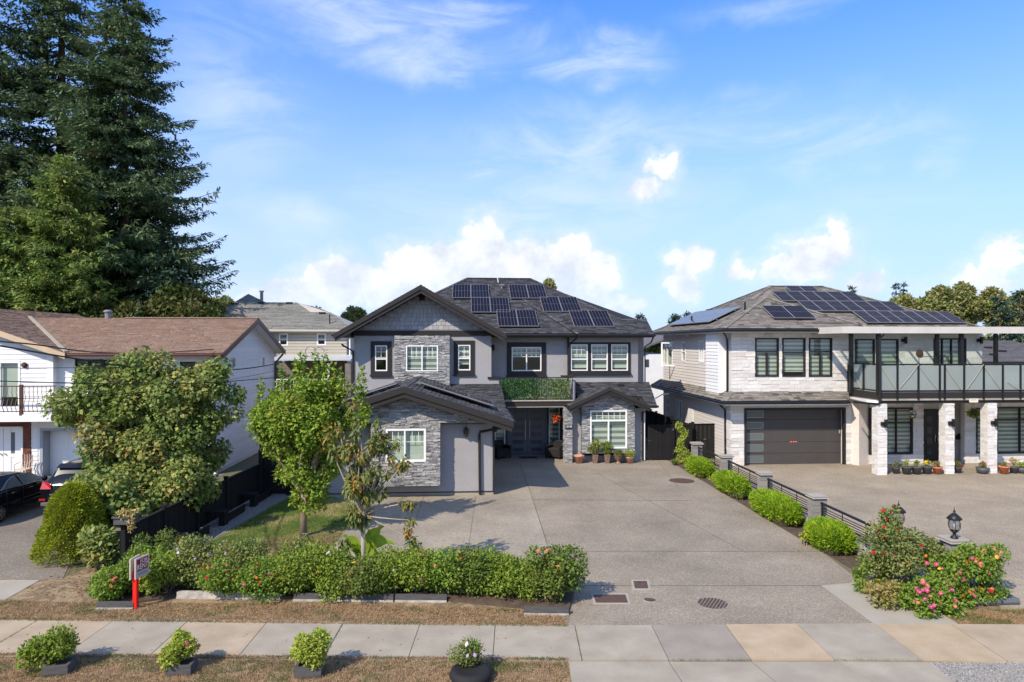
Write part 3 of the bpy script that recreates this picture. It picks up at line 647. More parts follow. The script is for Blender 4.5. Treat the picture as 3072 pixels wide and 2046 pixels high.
pad=sheet('parking_pad',[*gp((930,1722),(1668,1712),(1650,1664),(1584,1458)),l2w(1.35,26.0)[:2],l2w(-6.0,26.0)[:2],*gp((1085,1517),(1040,1587))],.014,m_pad)
sheet('concrete_path',gp((2464,1758),(2623,1873.5),(2879,1876),(2740,1790),(2600,1745)),.012,m_conc)
sheet('neighbour_driveway',[l2w(10.9,16.3)[:2],*gp((3062,1838),(3110,1876),(4600,1880)),l2w(40,33)[:2],l2w(10.9,33)[:2]],.008,m_agg2)
sheet('grass_patch',gp((2700,1880),(3140,1880),(3075,1826),(2700,1800)),.010,m_dry)
sheet('left_driveway',[*gp((-1500,1738),(188,1738),(218,1672)),l2w(-10.7,31)[:2],l2w(-32,31)[:2]],.010,m_asph)
sheet('left_apron',gp((-1500,1741),(120,1741),(-62,1845),(-1500,1852)),.014,m_conc)
sheet('street_verge',gp((-1500,1968),(1712,1982),(1716,2300),(-1500,2300)),.005,m_dry)
sheet('gravel_verge',gp((2790,1988),(4200,1988),(4200,2400),(3100,2400)),.005,mat('crushed stone',[(.2,.19,.18),(.5,.49,.48),(.33,.32,.3)],.95,scale=22,detail=8,bump=.8,bscale=40))
sheet('road',[(-80,-1.5),(80,-1.5),(80,9.2),(-80,9.2)],-.02+.03,mat('road asphalt',(.06,.06,.06),.9))
b=MB()
for u in (1.9,): pass
# cut joints of the drive: thin recessed dark strips
def joint(name,p,q,z,w=.02):
    p=Vector(G(*p)); q=Vector(G(*q)); d=(q-p).normalized(); s=Vector((-d.y,d.x,0))*w*.5; b=MB(); b.prism([(x.x,x.y,z) for x in (p-s,p+s,q+s,q-s)],(0,0,.004)); o=b.build(name,m_joint,None,lot=False,kind='structure')
m_joint=plain('sawn joint',(.13,.11,.09),.95)
for p,q in (((1271,1492),(1195,1700)),((1427,1490),(1398,1700)),((1584,1458),(1668,1712)),((1560,1395),(1584,1458)),((1481,1512),(1584,1500)),((1700,1655),(2560,1655)),((1730,1758),(2464,1758)),((1790,1420),(2240,1660)),((1598,1500),(2080,1503)),((1975,1385),(2040,1470))): joint('driveway_joint',p,q,.0115 if p[0]>1600 else .0145,.013)
# pavement slabs
SW=[(-790,1856,-1180,1971),(-560,1857,-880,1971),(-335,1858,-615,1971),(-108,1859,-342,1971),(119,1861,-68,1971),(346,1861,191,1971),(569,1862,450,1970),(805,1865,715,1974),(1031,1869,971,1978),(1261,1873,1224,1980),(1486,1876,1478,1984),(1724,1880,1746,1985),(1955,1879,2006,1984),(2175,1877,2254,1984),(2390,1875,2504,1984),(2623,1873.5,2767,1985),(2852,1876,3024,1989),(3085,1877,3285,1990),(3315,1877,3545,1990),(3545,1877,3800,1990),(3775,1877,4060,1990)]
SC='bbbbbgbgggggdogobboo'
sidec={'b':mat('buff concrete slab',[(0.310,0.245,0.172),(.36,.285,.2),(.41,.328,.235)],.85,scale=1.6,detail=8,fine=.07,fscale=50,bump=.15,bscale=60),'g':mat('grey concrete slab',[(0.280,0.234,0.187),(.315,.275,.212),(.36,.318,.25)],.85,scale=1.6,detail=8,fine=.07,fscale=50,bump=.15,bscale=60),
 'd':mat('dark grey concrete slab',[(0.232,0.198,0.163),(.27,.23,.19),(.3,.26,.215)],.85,scale=1.6,detail=8,fine=.06,fscale=50,bump=.15,bscale=60),'o':mat('sandy concrete slab',[(0.335,0.258,0.168),(.39,.3,.195),(.43,.335,.23)],.85,scale=1.6,detail=8,fine=.07,fscale=50,bump=.15,bscale=60)}
def base_strip(name,pts,z,m): b=MB(); b.prism([(p[0],p[1],-.02) for p in pts],(0,0,z+.02)); return b.build(name,m,None,lot=False,kind='structure')
side=base_strip('sidewalk',gp(*[(s[0],s[1]+1) for s in SW],*[(s[2],s[3]-1) for s in SW[::-1]]),.018,m_joint)
def slab(parent,c,m,z=.03,gap=.008,name='slab'):
    P_=[Vector(p) for p in c]; ce=sum(P_,Vector((0,0)))/4; b=MB(); pp=[]
    for p in P_: d=(ce-p).normalized()*gap*1.4; pp.append((p.x+d.x,p.y+d.y,.0))
    b.prism(pp,(0,0,z+random.uniform(-.003,.003))); o=b.build(name,m,parent,lot=False,org=(0,0,0)); return o
for i in range(len(SW)-1):
    a,c=SW[i],SW[i+1]; slab(side,gp((a[0],a[1]),(c[0],c[1]),(c[2],c[3]),(a[2],a[3])),sidec[SC[i]])
ap=base_strip('driveway_apron',gp((1706,1989),(2788,1990),(3035,2200),(1740,2200)),.014,m_joint)
AJ=[(1704,1988,1722,2110),(2006,1988,2085,2110),(2254,1988,2400,2110),(2504,1988,2730,2110),(2788,1990,2940,2110)]
for i in range(4):
    a,c=AJ[i],AJ[i+1]; slab(ap,gp((a[0],a[1]),(c[0],c[1]),(c[2],c[3]),(a[2],a[3])),sidec['g'],.024)
    e=lambda s:(s[2]+(s[2]-s[0])*.75,2200); slab(ap,gp((a[2],a[3]),(c[2],c[3]),e(c),e(a)),sidec['g'],.024)
# grass blades (dry verge, lawn)
def blades(name,pts,n,l,m,seed,green=.0,z=.012,patch=.5,label=None):
    rg=np.random.default_rng(seed); xs=[p[0] for p in pts]; ys=[p[1] for p in pts]; out=[]; 
    k=len(pts)
    X=rg.uniform(min(xs),max(xs),n*3); Y=rg.uniform(min(ys),max(ys),n*3); ins=np.zeros(len(X),bool)
    for i in range(k):
        (x0,y0),(x1,y1)=pts[i-1],pts[i]; c=((y0>Y)!=(y1>Y)); 
        with np.errstate(divide='ignore',invalid='ignore'): xx=(x1-x0)*(Y-y0)/(y1-y0)+x0
        ins^=c&(X<xx)
    X,Y=X[ins][:n],Y[ins][:n]; n=len(X); nv=np.array([mnoise.noise((x*.9,y*1.6,seed))+.5*mnoise.noise((x*3,y*4,seed)) for x,y in zip(X,Y)])
    Pb=np.stack([X,Y,np.full(n,z)],1); D=rg.normal(size=(n,3))*.55; D[:,2]=np.abs(D[:,2])*.4+.55; L_=l*rg.uniform(.5,1.3,n); V,Q=leaf_quads(Pb,D,rv(n,rg),L_,np.full(n,.011),rg,0)
    rnd=np.clip(.35*rg.random(n)+np.where(nv>patch,.6,.1)+green,0,1); fast(name,V,Q,rnd,m,kind='stuff',label=label)
blades('dry_grass',gp((-60,1862),(1705,1880),(1705,1835),(1000,1812),(290,1812),(-60,1800)),26000,.05,l_grass,3,patch=.3)
blades('dry_grass',gp((-60,1975),(1705,1990),(1712,2080),(-60,2080)),26000,.05,l_grass,4,patch=.12)
blades('dry_grass',gp((2879,1876),(3140,1877),(3075,1832),(2830,1832)),5000,.05,l_grass,5,patch=.1)
blades('dry_grass',gp((560,1712),(945,1712),(1030,1600),(640,1640)),9000,.05,l_grass,7,patch=.4)
blades('lawn_grass',[*gp((400,1725),(950,1715),(1040,1587),(1085,1517)),(-6.9,25.6),(-8.6,25.6),(-9.0,19.5)],36000,.05,l_grassg,6,patch=.35)
for i,(y0,y1,w) in enumerate(((1861,1881,4),(1971,1986,-5))):
    pts=gp((-60,y0-2),(1705,y1-2),(1705,y1+w),(-60,y0+w)) if w>0 else gp((-60,y0+1),(1705,y1+1),(1705,y1+w),(-60,y0+w)); blades('edge_grass',pts,5000,.055,l_grass,30+i,patch=.1,z=.03)
for i,(a,c) in enumerate((((2500,1984),(2770,1985)),((2010,1985),(2250,1985)),((1724,1881),(1746,1985)),((119,1861),(-68,1971)),((1031,1869),(971,1978)))):
    (x0,y0),(x1,y1)=a,c; pts=gp((x0,y0-1),(x1,y1-1),(x1+(2 if abs(x1-x0)<200 else 0),y1+1.5),(x0+(2 if abs(x1-x0)<200 else 0),y0+1.5)); blades('joint_weeds',pts,80,.03,l_grassg,40+i,patch=.1,z=.028)
def pebbles(name,pts,n,s,m,seed):
    rg=np.random.default_rng(seed); X=[];k=0; a,b_,c,d=[np.array(p) for p in pts]
    q,r=rg.random(n),rg.random(n); Pp=(a*(1-q)[:,None]+b_*q[:,None])*(1-r)[:,None]+(d*(1-q)[:,None]+c*q[:,None])*r[:,None]
    base=np.array([(1,0,0),(0,1,0),(-1,0,0),(0,-1,0),(0,0,.8)]); V=np.empty((n,5,3)); sc=s*rg.uniform(.5,1.4,n)
    for i in range(5): V[:,i,:2]=Pp+base[i][:2]*sc[:,None]*rg.uniform(.6,1,(n,1)); V[:,i,2]=.01+base[i][2]*sc
    T=np.array([(0,1,4),(1,2,4),(2,3,4),(3,0,4)]); Q=(np.arange(n)[:,None,None]*5+T[None]).reshape(-1,3); fast(name,V.reshape(-1,3),Q,np.repeat(rg.random(n),4),m,kind='stuff')
pebbles('gravel',gp((2795,1990),(3140,1990),(3250,2100),(2925,2100)),9000,.018,m_gravel,2)
pebbles('gravel',[(-9.85,17.4),(-9.0,17.4),(-8.55,25.9),(-9.75,25.9)],9000,.018,m_gravel,3)
# iron covers in the drive
def disc(name,label,cat,px,py,r,m,grate=False,ringm=None):
    x,y,_=G(px,py); rt=root(name,label,cat,(x,y,0),lot=False); b=MB(); b.lathe([(r*1.0,.0),(r*1.0,.016),(r*.9,.02),(r*.89,.010)],(0,0,0),28); b.build('rim',ringm or m,rt,org=(0,0,0))
    b=MB(); b.lathe([(.001,.011),(r*.89,.0105)] if not grate else [(.001,.0095),(r*.89,.0095)],(0,0,0),28); b.build('plate',m_dark if grate else m,rt,org=(0,0,0))
    if grate:
        for i in range(9):
            xx=(-.8+1.6*i/8)*r*.98; hy=math.sqrt(max(0,(r*.89)**2-xx*xx)); b=MB(); b.prism([(xx-.022-.0,-hy,.010),(xx+.022,-hy,.010),(xx+.022,hy,.010),(xx-.022,hy,.010)],(0,0,.012)); o=b.build('grate_bar',m,rt,org=(0,0,0)); o.rotation_euler=(0,0,-.5)
    return rt
disc('manhole_cover','round rusty manhole cover in the drive near the box shrubs','manhole cover',2045,1443,.52,m_rust)
disc('storm_drain','large round rusty storm drain with slanted bars at the foot of the drive','drain grate',2138,1812,.36,m_rust,True,mat('drain ring',[(.2,.17,.15),(.28,.25,.22)],.9,scale=5))
disc('valve_cover','small round rusty valve lid set in a pale concrete ring','valve cover',1950,1801,.15,m_rust,False,m_conc)
for (x0,x1,y0,y1,sk,l) in ((1905,1945,1745,1767,-5,'smaller rusty square utility cover with pale edges in the drive'),(1788,1884,1786,1810,-8,'long rusty rectangular utility cover shaded by the rose shrub')):
    c=gp((x0+sk,y0),(x1+sk,y0),(x1,y1),(x0,y1)); g0=c[3]; rt=root('utility_cover',l,'utility cover',(g0[0],g0[1],0),lot=False)
    b=MB(); b.prism([(p[0]-g0[0],p[1]-g0[1],.0) for p in c],(0,0,.02)); b.build('plate',m_rust,rt,org=(0,0,0))
    b=MB(); e=.04; cc=gp((x0+sk-7,y0-4),(x1+sk+7,y0-4),(x1+8,y1+4),(x0-8,y1+4)); b.prism([(p[0]-g0[0],p[1]-g0[1],0) for p in cc],(0,0,.015)); b.build('concrete_surround',m_conc,rt,org=(0,0,0))
# ---------------------------------------------------------------- property line fence with block piers
UF=10.72
PV=[]  # pier depths
for px in (2090,2178,2295,2452,2696):
    a=(px-CX)/FP; t=UF/(a*cT+sT); PV.append(t*(cT-a*sT))
def pier(u,v,label,lantern=False,s=.2,h=1.05):
    rt=root('block_pier',label,'pier',(u,v,0),group='concrete block piers along the drive'); n=5; ch=h/n
    b=MB(); b.box(u-s+.012,u+s-.012,v-s+.012,v+s-.012,0,h); b.build('core',m_cap,rt)
    for k in range(n):
        z0=k*ch+.004; z1=(k+1)*ch-.006
        if k%2==0: bl=[(u-s,u+s,v-s,v-.003),(u-s,u+s,v+.003,v+s)]
        else: bl=[(u-s,u-.003,v-s,v+s),(u+.003,u+s,v-s,v+s)]
        for (a,c,d,e) in bl: piece('block',rt,a,c,d,e,z0,z1,m_block,jit=.006)
    b=MB(); q=s+.05; b.prism([(u-q,v-q,h),(u+q,v-q,h),(u+q,v+q,h),(u-q,v+q,h)],(0,0,.06)); b.build('cap',m_cap,rt,bevel=.012); return rt
pl=['block pier farthest up the drive beside the black gate','second block pier counted from the black gate','third block pier counted from the black gate, behind the two middle box shrubs','fourth block pier counted from the black gate, near the nearest box shrub','corner block pier mostly hidden behind the red rose bush']
for v,l in zip(PV,pl): pier(UF,v,l)
xq,yq,_=W(2863,1600,16.55); UQ,VQ=xq*cT+yq*sT,-xq*sT+yq*cT
pier(UQ,VQ,'nearest block pier standing alone under a black lantern at right',s=.22,h=1.0)
def lantern(u,v,z,label):
    rt=root('pier_lantern',label,'lantern',(u,v,z),group='black lanterns on the front piers'); o=ORG[rt.name]
    b=MB(); b.lathe([(.09,0),(.085,.03),(.04,.06),(.035,.12),(.06,.15),(.1,.19)],(u,v,z),12); b.build('base',m_black,rt,smooth=True)
    b=MB(); b.lathe([(.085,.19),(.125,.3),(.125,.36),(.1,.47)],(u,v,z),12); b.build('globe',m_lampg,rt,smooth=True)
    for k in range(6):
        a=k*math.pi/3; b=MB(); b.tube([(u+r*math.cos(a),v+r*math.sin(a),z+h) for r,h in ((.09,.18),(.135,.27),(.14,.35),(.11,.48))],.008,5); b.build('rib',m_black,rt)
    b=MB(); b.lathe([(.16,.46),(.17,.48),(.1,.56),(.05,.6),(.02,.62),(.03,.65),(.012,.68),(.004,.75)],(u,v,z),12); b.build('roof',m_black,rt,smooth=True)
    b=MB(); b.lathe([(.018,.19),(.018,.27),(.03,.3),(.03,.36),(.0,.39)],(u,v,z),8); b.build('bulb',m_white,rt,smooth=True)
lantern(UF,PV[4],1.11,'black lantern rising out of the red rose bush'); lantern(UQ,VQ,1.06,'black lantern on the free-standing block pier at right')
def rail_panel(p,q,label,h=.92,z0=.28,posts=2):
    rt=root('fence_panel',label,'fence panel',(p[0],p[1],0),group='black railing panels between the block piers'); P0=Vector((p[0],p[1],0)); Q0=Vector((q[0],q[1],0)); d=(Q0-P0)
    def bar(z,r,name): b=MB(); b.tube([P0+Vector((0,0,z)),Q0+Vector((0,0,z))],r,6); b.build(name,m_black,rt)
    bar(h,.04,'top_rail')
    for z,hh in ((.36,.014),(.44,.014),(.58,.014),(.65,.014),(.72,.014),(.79,.014)): bar(z,hh,'rail')
    bar(.51,.032,'wide_rail')
    for k in range(posts+2):
        f=k/(posts+1); a=P0+d*min(max(f,.012),.988); b=MB(); r=.028 if k in (0,posts+1) else .014; b.tube([a+Vector((0,0,z0)),a+Vector((0,0,h))],r,4); b.build('post',m_black,rt)
s=.2
fl=['black railing panel farthest up the drive, next to the gate','black railing panel behind the second box shrub','black railing panel behind the third and longest box shrub','black railing panel running down behind the red roses']
for i in range(4): rail_panel((UF,PV[i]-s-.04),(UF,PV[i+1]+s+.04),fl[i])
rail_panel((UF+s+.04,PV[4]),(UQ-.26,VQ+.05),'short black railing panel joining the two lantern piers',posts=0)
b=MB(); b.box(UF-.16,UF+.16,PV[4]+s,PV[0]-s,0,.26); b.build('fence_curb',m_cap,None,kind='structure')
b=MB(); b.box(UF+s,UQ-.22,min(VQ,PV[4])-.12,max(VQ,PV[4])+.1,0,.2); b.build('fence_curb',m_cap,None,kind='structure')
b=MB(); b.prism([(9.8,16.9,.0),(UF-.16,16.0,.0),(UF-.16,33,.0),(9.9,33,.0)],(0,0,.03)); b.build('planting_strip',m_soil,None,kind='structure')
# ---------------------------------------------------------------- gates and board fences
def board_fence(name,label,cat,p,q,z1,n,posts=(),th=.022,cap=True,grp=None,hinges=False,handle=None):
    P0=Vector((*p,0));Q0=Vector((*q,0)); d=Q0-P0; Ln=d.length; t=d.normalized(); s=Vector((-t.y,t.x,0)); rt=root(name,label,cat,(p[0],p[1],0),group=grp)
    w=Ln/n; me=bpy.data.meshes.new('board'); mb=MB(); mb.box(.004,w-.004,-th/2,th/2,.06,z1); me.from_pydata(mb.v,[],mb.f); me.materials.append(m_fencebk)
    ang=math.atan2(d.y,d.x)
    for i in range(n):
        o=bpy.data.objects.new('board',me); COL.objects.link(o); o.parent=rt; o.location=tuple(t*w*i+s*(.006*(i%2))); o.rotation_euler=(0,0,ang)
    for z in (.12,z1*.55,z1-.03):
        b=MB(); b.tube([P0+Vector((0,0,z))+s*.03,Q0+Vector((0,0,z))+s*.03],.03,4); b.build('rail',m_fencebk,rt)
    if cap: b=MB(); a=[P0-s*.05,P0+s*.05,Q0+s*.05,Q0-s*.05]; b.prism([(x.x,x.y,z1+.001) for x in a],(0,0,.03)); b.build('top_cap',m_fencebk,rt)
    for f in posts:
        a=P0+d*f; b=MB(); b.box(a.x-.055,a.x+.055,a.y-.055,a.y+.055,0,z1+.09); b.box(a.x-.07,a.x+.07,a.y-.07,a.y+.07,z1+.09,z1+.12); b.build('post',m_fencebk,rt)
    if hinges:
        for z in (.3,z1-.25): b=MB(); a=P0+d*.93-s*.04; b.box(a.x-.04,a.x+.04,a.y-.01,a.y+.01,z,z+.09); b.build('hinge',m_chrome,rt)
    if handle is not None: b=MB(); a=P0+d*handle-s*.05; b.box(a.x-.07,a.x+.07,a.y-.012,a.y+.012,z1*.56,z1*.56+.025); b.build('handle',m_chrome,rt)
    return rt
gu0,_=L(1943,1380,33.0); gu1,_=L(2024,1380,33.0); gu2,_=L(2066,1380,33.0)
board_fence('side_gate','black board gate between the grey house and the vine','gate',(gu0,33.0),(gu1,33.0),1.72,14,hinges=True,handle=.06)
board_fence('board_fence','short black board screen behind the climbing vine','fence',(gu1+.05,33.0),(gu2+.1,33.0),1.72,6,posts=(1,))
board_fence('board_fence','black board fence running back between the grey and white houses','fence',(gu2+.05,33.1),(gu2-.2,44),1.75,40,posts=(.25,.5,.75))
hu0,_=L(2078,1355,33.4); hu1,_=L(2178,1355,33.4)
board_fence('side_gate','black board gate beside the white stone house corner','gate',(hu0,33.4),(hu1-.03,33.4),1.72,16,posts=(.0,.99),hinges=True,handle=.36)
# left fence runs square to the pavement, so it is laid out in world coordinates turned into lot ones
def w2l(x,y): return (x*cT+y*sT,-x*sT+y*cT)
fv=[17.25,19.1,21.0,23.0,25.9]; zs=[1.12,1.13,1.15,1.18]
fn=['black board fence panel nearest the pavement, under the trough planter','second black board fence panel, behind the first bench','third black board fence panel, behind the middle bench','farthest black board fence panel along the lawn, behind the last bench']
board_fence('board_fence','tall black board fence closing the passage left of the garage wing','fence',w2l(-9.8,26.0),(L(943,1480,26.0)[0]-.02,26.35),1.82,26,posts=(.02,.5))
for i in range(4): board_fence('board_fence',fn[i],'fence',w2l(-9.95+.04*i,fv[i]),w2l(-9.95+.04*i+.04,fv[i+1]),zs[i],13,posts=(0,),grp='black board fence panels on the left boundary')
for i in range(3): board_fence('board_fence',('black board fence beside the white sided house wall','second black board fence panel along the white sided house','deepest black board fence panel beside the white sided house')[i],'fence',w2l(-9.8,26.0+3*i),w2l(-9.8,29.0+3*i),1.6,20,posts=(0,),grp='black board fence panels on the left boundary')
for i,(v,l) in enumerate(((18.8,'black timber bench nearest the hedge'),(21.5,'black timber bench in the middle of the fence'),(24.0,'black timber bench farthest from the hedge'))):
    rt=root('garden_bench',l,'bench',(-9.9,v,0),lot=False,group='black timber benches along the fence'); b=MB(); b.box(0.02,.66,0,.4,.42,.47); b.build('seat',m_fencebk,rt,org=(0,0,0))
    b=MB(); b.box(.46,.64,.05,.35,0,.42); b.build('leg',m_fencebk,rt,org=(0,0,0))
    b=MB(); b.box(.5,.56,.4,1.9,.02,.2); b.build('side_board',m_fencebk,rt,org=(0,0,0)); b=MB(); b.box(.5,.58,.4,1.9,.22,.26); b.build('side_board',m_fencebk,rt,org=(0,0,0))
rt=root('trough_planter','dark trough planter of withered plants on top of the end fence post','planter',(-9.85,17.2,1.22),lot=False); b=MB()
b.prism([(-.25,-.15,0.03),(.22,-.15,.03),(.22,.2,.03),(-.25,.2,.03)],(0,0,.2)); b.prism([(-.28,-.18,.19),(.25,-.18,.19),(.25,.23,.19),(-.28,.23,.19)],(0,0,.04)); b.build('trough',m_wood,rt,org=(0,0,0))
rgx=np.random.default_rng(77); V,Q,Pb,ix=leaf_cloud([(0.0,0,.26,.26,.16,.1),(.2,-.16,.1,.07,.06,.22)],380,.09,rgx,.4,.3); fast('withered_plant',V,Q,rgx.random(380),leafm('withered leaves',[(.35,.25,.14),(.25,.2,.08),(.15,.2,.05)],.2),rt)
# ================================================================ MAIN GREY HOUSE
VG,VGs,VU,VUs,VC,VB,VR,VRs,VD=26.0,25.5,33.2,32.75,35.1,34.85,32.9,32.5,35.1
ug0=L(943,1480,VG)[0]; ug1=L(1481,1480,VG)[0]
house=root('house','grey stucco two storey house with dark gables and stone bays in the middle','house',((ug0+ug1)/2,VG,0))
lu=lambda px,v:L(px,1028,v)[0]
lz=lambda px,py,v:L(px,py,v)[1]
def wrect(pxa,pxb,pya,pyb,v):       # window rectangle from pixel edges on plane v
    a=L(pxa,pya,v); b=L(pxb,pyb,v); return (a[0],b[0],b[1],a[1])
# --- roof slopes
EV,EZ,SL=VC-.68,6.27,.45
A=lambda px,py:LS(px,py,EV,EZ,SL)
rl,rr=A(1401,836),A(1591,836); rl=(rl[0],(rl[1]+rr[1])/2,(rl[2]+rr[2])/2); rr=(rr[0],rl[1],rl[2])
uL=lu(1062,VU)-.35
p1,p2=A(1862,960),A(1939,960); ec=(L(1958,1000,EV)[0],EV,EZ); el=(uL,EV,EZ)
main=[el,ec,p2,p1,rr,rl]
back=[(ec[0],50.5,EZ),(el[0],50.5,EZ)]
rf=deck(house,[main,[rr,p1,p2,ec,back[0]],[rl,rr,back[0],back[1]],[rl,back[1],el]],m_fascia,.12)
# bay part of the slope sits slightly proud, to the right of a hip line
h0,h1=A(1530,873),A(1733,999)
Bp=[(h1[0],EV-.22,EZ-.04),(ec[0]+.02,EV-.22,EZ-.04),(p2[0]+.02,p2[1],p2[2]),p1,rr,h0]
Ap=[el,(h1[0],EV,EZ),h0,rr,rl]
roof_plane(rf,Ap,m_sh,m_sho,0)
def lift(pl,d): return [(a,b,c+d) for a,b,c in pl]
roof_plane(rf,[(h1[0],EV-.22,EZ-.05+.03),(ec[0],EV-.22,EZ-.02),p2,p1,rr,h0],m_sh,m_sho,0,lift=.02)
roof_plane(rf,[ec,(back[0][0],back[0][1],back[0][2]),rr,p1,p2],m_sh,m_sho,0)
roof_plane(rf,[el,rl,back[1]],m_sh,m_sho,0)
for a,b_ in ((rl,rr),(rr,p1),(p1,p2),(h0,(h1[0],EV-.22,EZ-.03)),(el,rl)): caps(rf,a,b_,m_sh)
b=MB(); b.tube([(lu(1519,EV)-.2,EV-.06,EZ-.1),(h1[0],EV-.06,EZ-.1)],.07,6); b.build('gutter',m_black,house)
b=MB(); b.tube([(h1[0]-.05,EV-.28,EZ-.1),(ec[0]+.05,EV-.28,EZ-.1),(ec[0]+.08,EV+1.5,EZ-.1)],.07,6); b.build('gutter',m_black,house)
b=MB(); b.box(el[0],ec[0],EV-.02,VC+.4,EZ-.2,EZ-.15); b.box(h1[0],ec[0],EV-.2,EV-.02,EZ-.2,EZ-.155); b.build('soffit',m_fascia,house)
# roof vents
def vent(parent,p,w=.3,h=.1,m=m_black): b=MB(); b.box(p[0]-w/2,p[0]+w/2,p[1]-.15,p[1]+.15,p[2]-.05,p[2]+h); b.build('roof_vent',m,parent,bevel=.02)
pv_=A(1505,866); b=MB(); b.tube([(pv_[0],pv_[1],pv_[2]),(pv_[0],pv_[1],pv_[2]+.18)],.06,8); b.box(pv_[0]-.14,pv_[0]+.14,pv_[1]-.1,pv_[1]+.1,pv_[2]+.18,pv_[2]+.24); b.build('roof_vent',m_frame,rf)
pv_=A(1495,848); b=MB(); b.tube([(pv_[0],pv_[1],pv_[2]),(pv_[0]-.06,pv_[1],pv_[2]+.35)],.03,6); b.build('vent_pipe',m_white,rf)
# --- upper gable block
uc=(L(1262,856,32.2)[0]); zp=L(1262,855,32.2)[1]; ut,ze=L(1519,1003,32.2); hw=ut-uc
gf=gable(house,uc,hw,zp,ze,32.2,38.5,m_sh,m_sho,0,rake=.34)
zt=lz(1262,991,VU); ua,ub=lu(1062,VU),lu(1474,VU)
wu=Wall(house,tf_front(VU),'wall',m_stucco); wu.rect(ua,ub,2.2,zt); 
sl_=(zp-ze)/hw; gz=lambda u:zp-abs(u-uc)*sl_-.33
window(wu,*wrect(1125,1162,1036,1113,VU),trans=(.47,),munt=((.12,.88,.53,.96,2,2),),trim=.2,sill=True,blind=None)
window(wu,*wrect(1374,1411,1034,1111,VU),trans=(.47,),munt=((.12,.88,.53,.96,2,2),),trim=.2,sill=True,blind=.25)
wu.hole(lu(1183,VU)+.05,lu(1349,VU)-.05,2.0,zt-.1)
o=wu.build()
wg=Wall(house,tf_front(VU),'gable_wall',m_stucco,.15); kx=(zp-.33-zt)/sl_
wg.poly([(uc-kx,zt),(uc+kx,zt),(uc,zp-.33)]); gw=wg.build()
b=MB(); b.box(ua-.02,ub+.02,VU-.06,VU,zt-.01,lz(1262,1006,VU)-.0-.0) if False else b.box(ua-.02,ub+.02,VU-.06,VU,lz(1262,1007,VU),zt); b.build('trim_board',m_trim,house)
b=MB(); b.box(uc-kx,uc+kx,VU-.075,VU-.06,zt-.012,zt+.03); b.build('flashing',m_frame,house)
z=zt+.03; k=0
while z<zp-.6:
    hgt=.2; hwid=(zp-.36-(z+hgt*.6))/sl_; u=uc-hwid
    while u<uc+hwid-.03:
        w_=random.choice((.17,.22,.28)); w_=min(w_,uc+hwid-u); piece('shake',gw,u+.007,u+w_-.007,VU-.03-random.random()*.006,VU+.001,z+.009,z+hgt-.005,m_cedar,q=.03); u+=w_
    z+=hgt
b=MB(); vz=lz(1264,880,VU); b.box(uc-.13,uc+.13,VU-.07,VU-.03,vz-.35,vz+.25); b.build('gable_vent',m_trim,house)
# stone bay on the upper gable
sa,sb=lu(1183,VUs),lu(1349,VUs); ztop=lz(1262,1007,VUs)
ws=Wall(house,tf_front(VUs),'stone_bay',m_trim,.1); ws.rect(sa,sb,2.6,ztop); wr=wrect(1218,1314,1036,1114,VUs)
window(ws,*wr,mull=(.5,),munt=((.03,.47,.58,.95,3,1),(.53,.97,.58,.95,3,1)),blind=.1); sbo=ws.build()
stones(ws,sbo,(sa,sb,2.6,ztop),[wr],(.03,.06),(.1,.34),(.012,.055),m_stoneo,m_stone,110)
b=MB(); b.box(sa,sa+.06,VUs+.1,VU,2.6,ztop); b.box(sb-.06,sb,VUs+.1,VU,2.6,ztop); b.build('bay_cheek',m_stucco,house)
# side walls of the gable block
b=MB(); b.box(ua,ua+.2,VU+.2,50,0,6.2); b.box(ub-.2,ub,VU+.2,VC,2.2,6.2); b.box(ua+.2,ub-.2,VU,VU+.1,0,2.2); b.box(ua+.2,12*0+ec[0]-.7,49.8,50,0,6.2); b.build('wall',m_stucco,house)
# --- central wall and right bay
wc=Wall(house,tf_front(VC),'wall',m_stucco); uca=ub-.1; ucb=lu(1704,VB)
wc.rect(uca,ucb+.1,2.9,EZ-.16); window(wc,*wrect(1535,1624,1041,1113,VC),mull=(.5,),munt=((.03,.47,.6,.95,3,2),(.53,.97,.6,.95,3,2)),trim=.24,sill=True,blind=.6); wc.build()
wb=Wall(house,tf_front(VB),'wall',m_stucco); ubb=lu(1914,VB); zb=lz(1800,1147,VB); wb.rect(ucb,ubb,zb-.6,EZ-.16)
for a,c in ((1712,1763),(1773,1823),(1833,1883.5)):
    window(wb,*wrect(a,c,1033,1112,VB),trans=(.44,),munt=((.1,.9,.62,.97,3,2),),blind=.12)
wbo=wb.build()
b=MB(); a0,c0,q0,q1=wrect(1704,1891,1027,1120,VB); cols=[wrect(x,y,1033,1112,VB) for x,y in ((1712,1763),(1773,1823),(1833,1883.5))]
b.box(a0,c0,VB-.05,VB+.01,q0,cols[0][2]-.001).box(a0,c0,VB-.05,VB+.01,cols[0][3]+.001,q1); xs=[a0,*[x for c in cols for x in c[:2]],c0]
for i in range(0,8,2): b.box(xs[i]+.001,xs[i+1]-.001,VB-.05,VB+.01,cols[0][2]-.001,cols[0][3]+.001)
b.box(a0-.04,c0+.04,VB-.12,VB+.01,q0-.08,q0); b.build('window_surround',m_trim,house)
b=MB(); b.box(ucb,ucb+.06,VB-.03,VC+.1,zb,EZ-.16); b.build('corner_board',m_trim,house)
b=MB(); ubr=lu(1931,VB+1.5); b.box(ubb-.2,ubb,VB+.2,VB+1.5,zb-.6,EZ-.16); b.box(ubb-.01,ubr,VB+1.5,VB+1.7,zb-.6,EZ-.16); b.box(ubr-.2,ubr,VB+1.7,49.8,0,EZ-.16); b.build('wall',m_stucco,house)
b=MB(); b.box(ucb,ubb+.03,VB-.03,VB+.01,zb-.04,zb+.01); b.build('trim_board',m_trim,house)
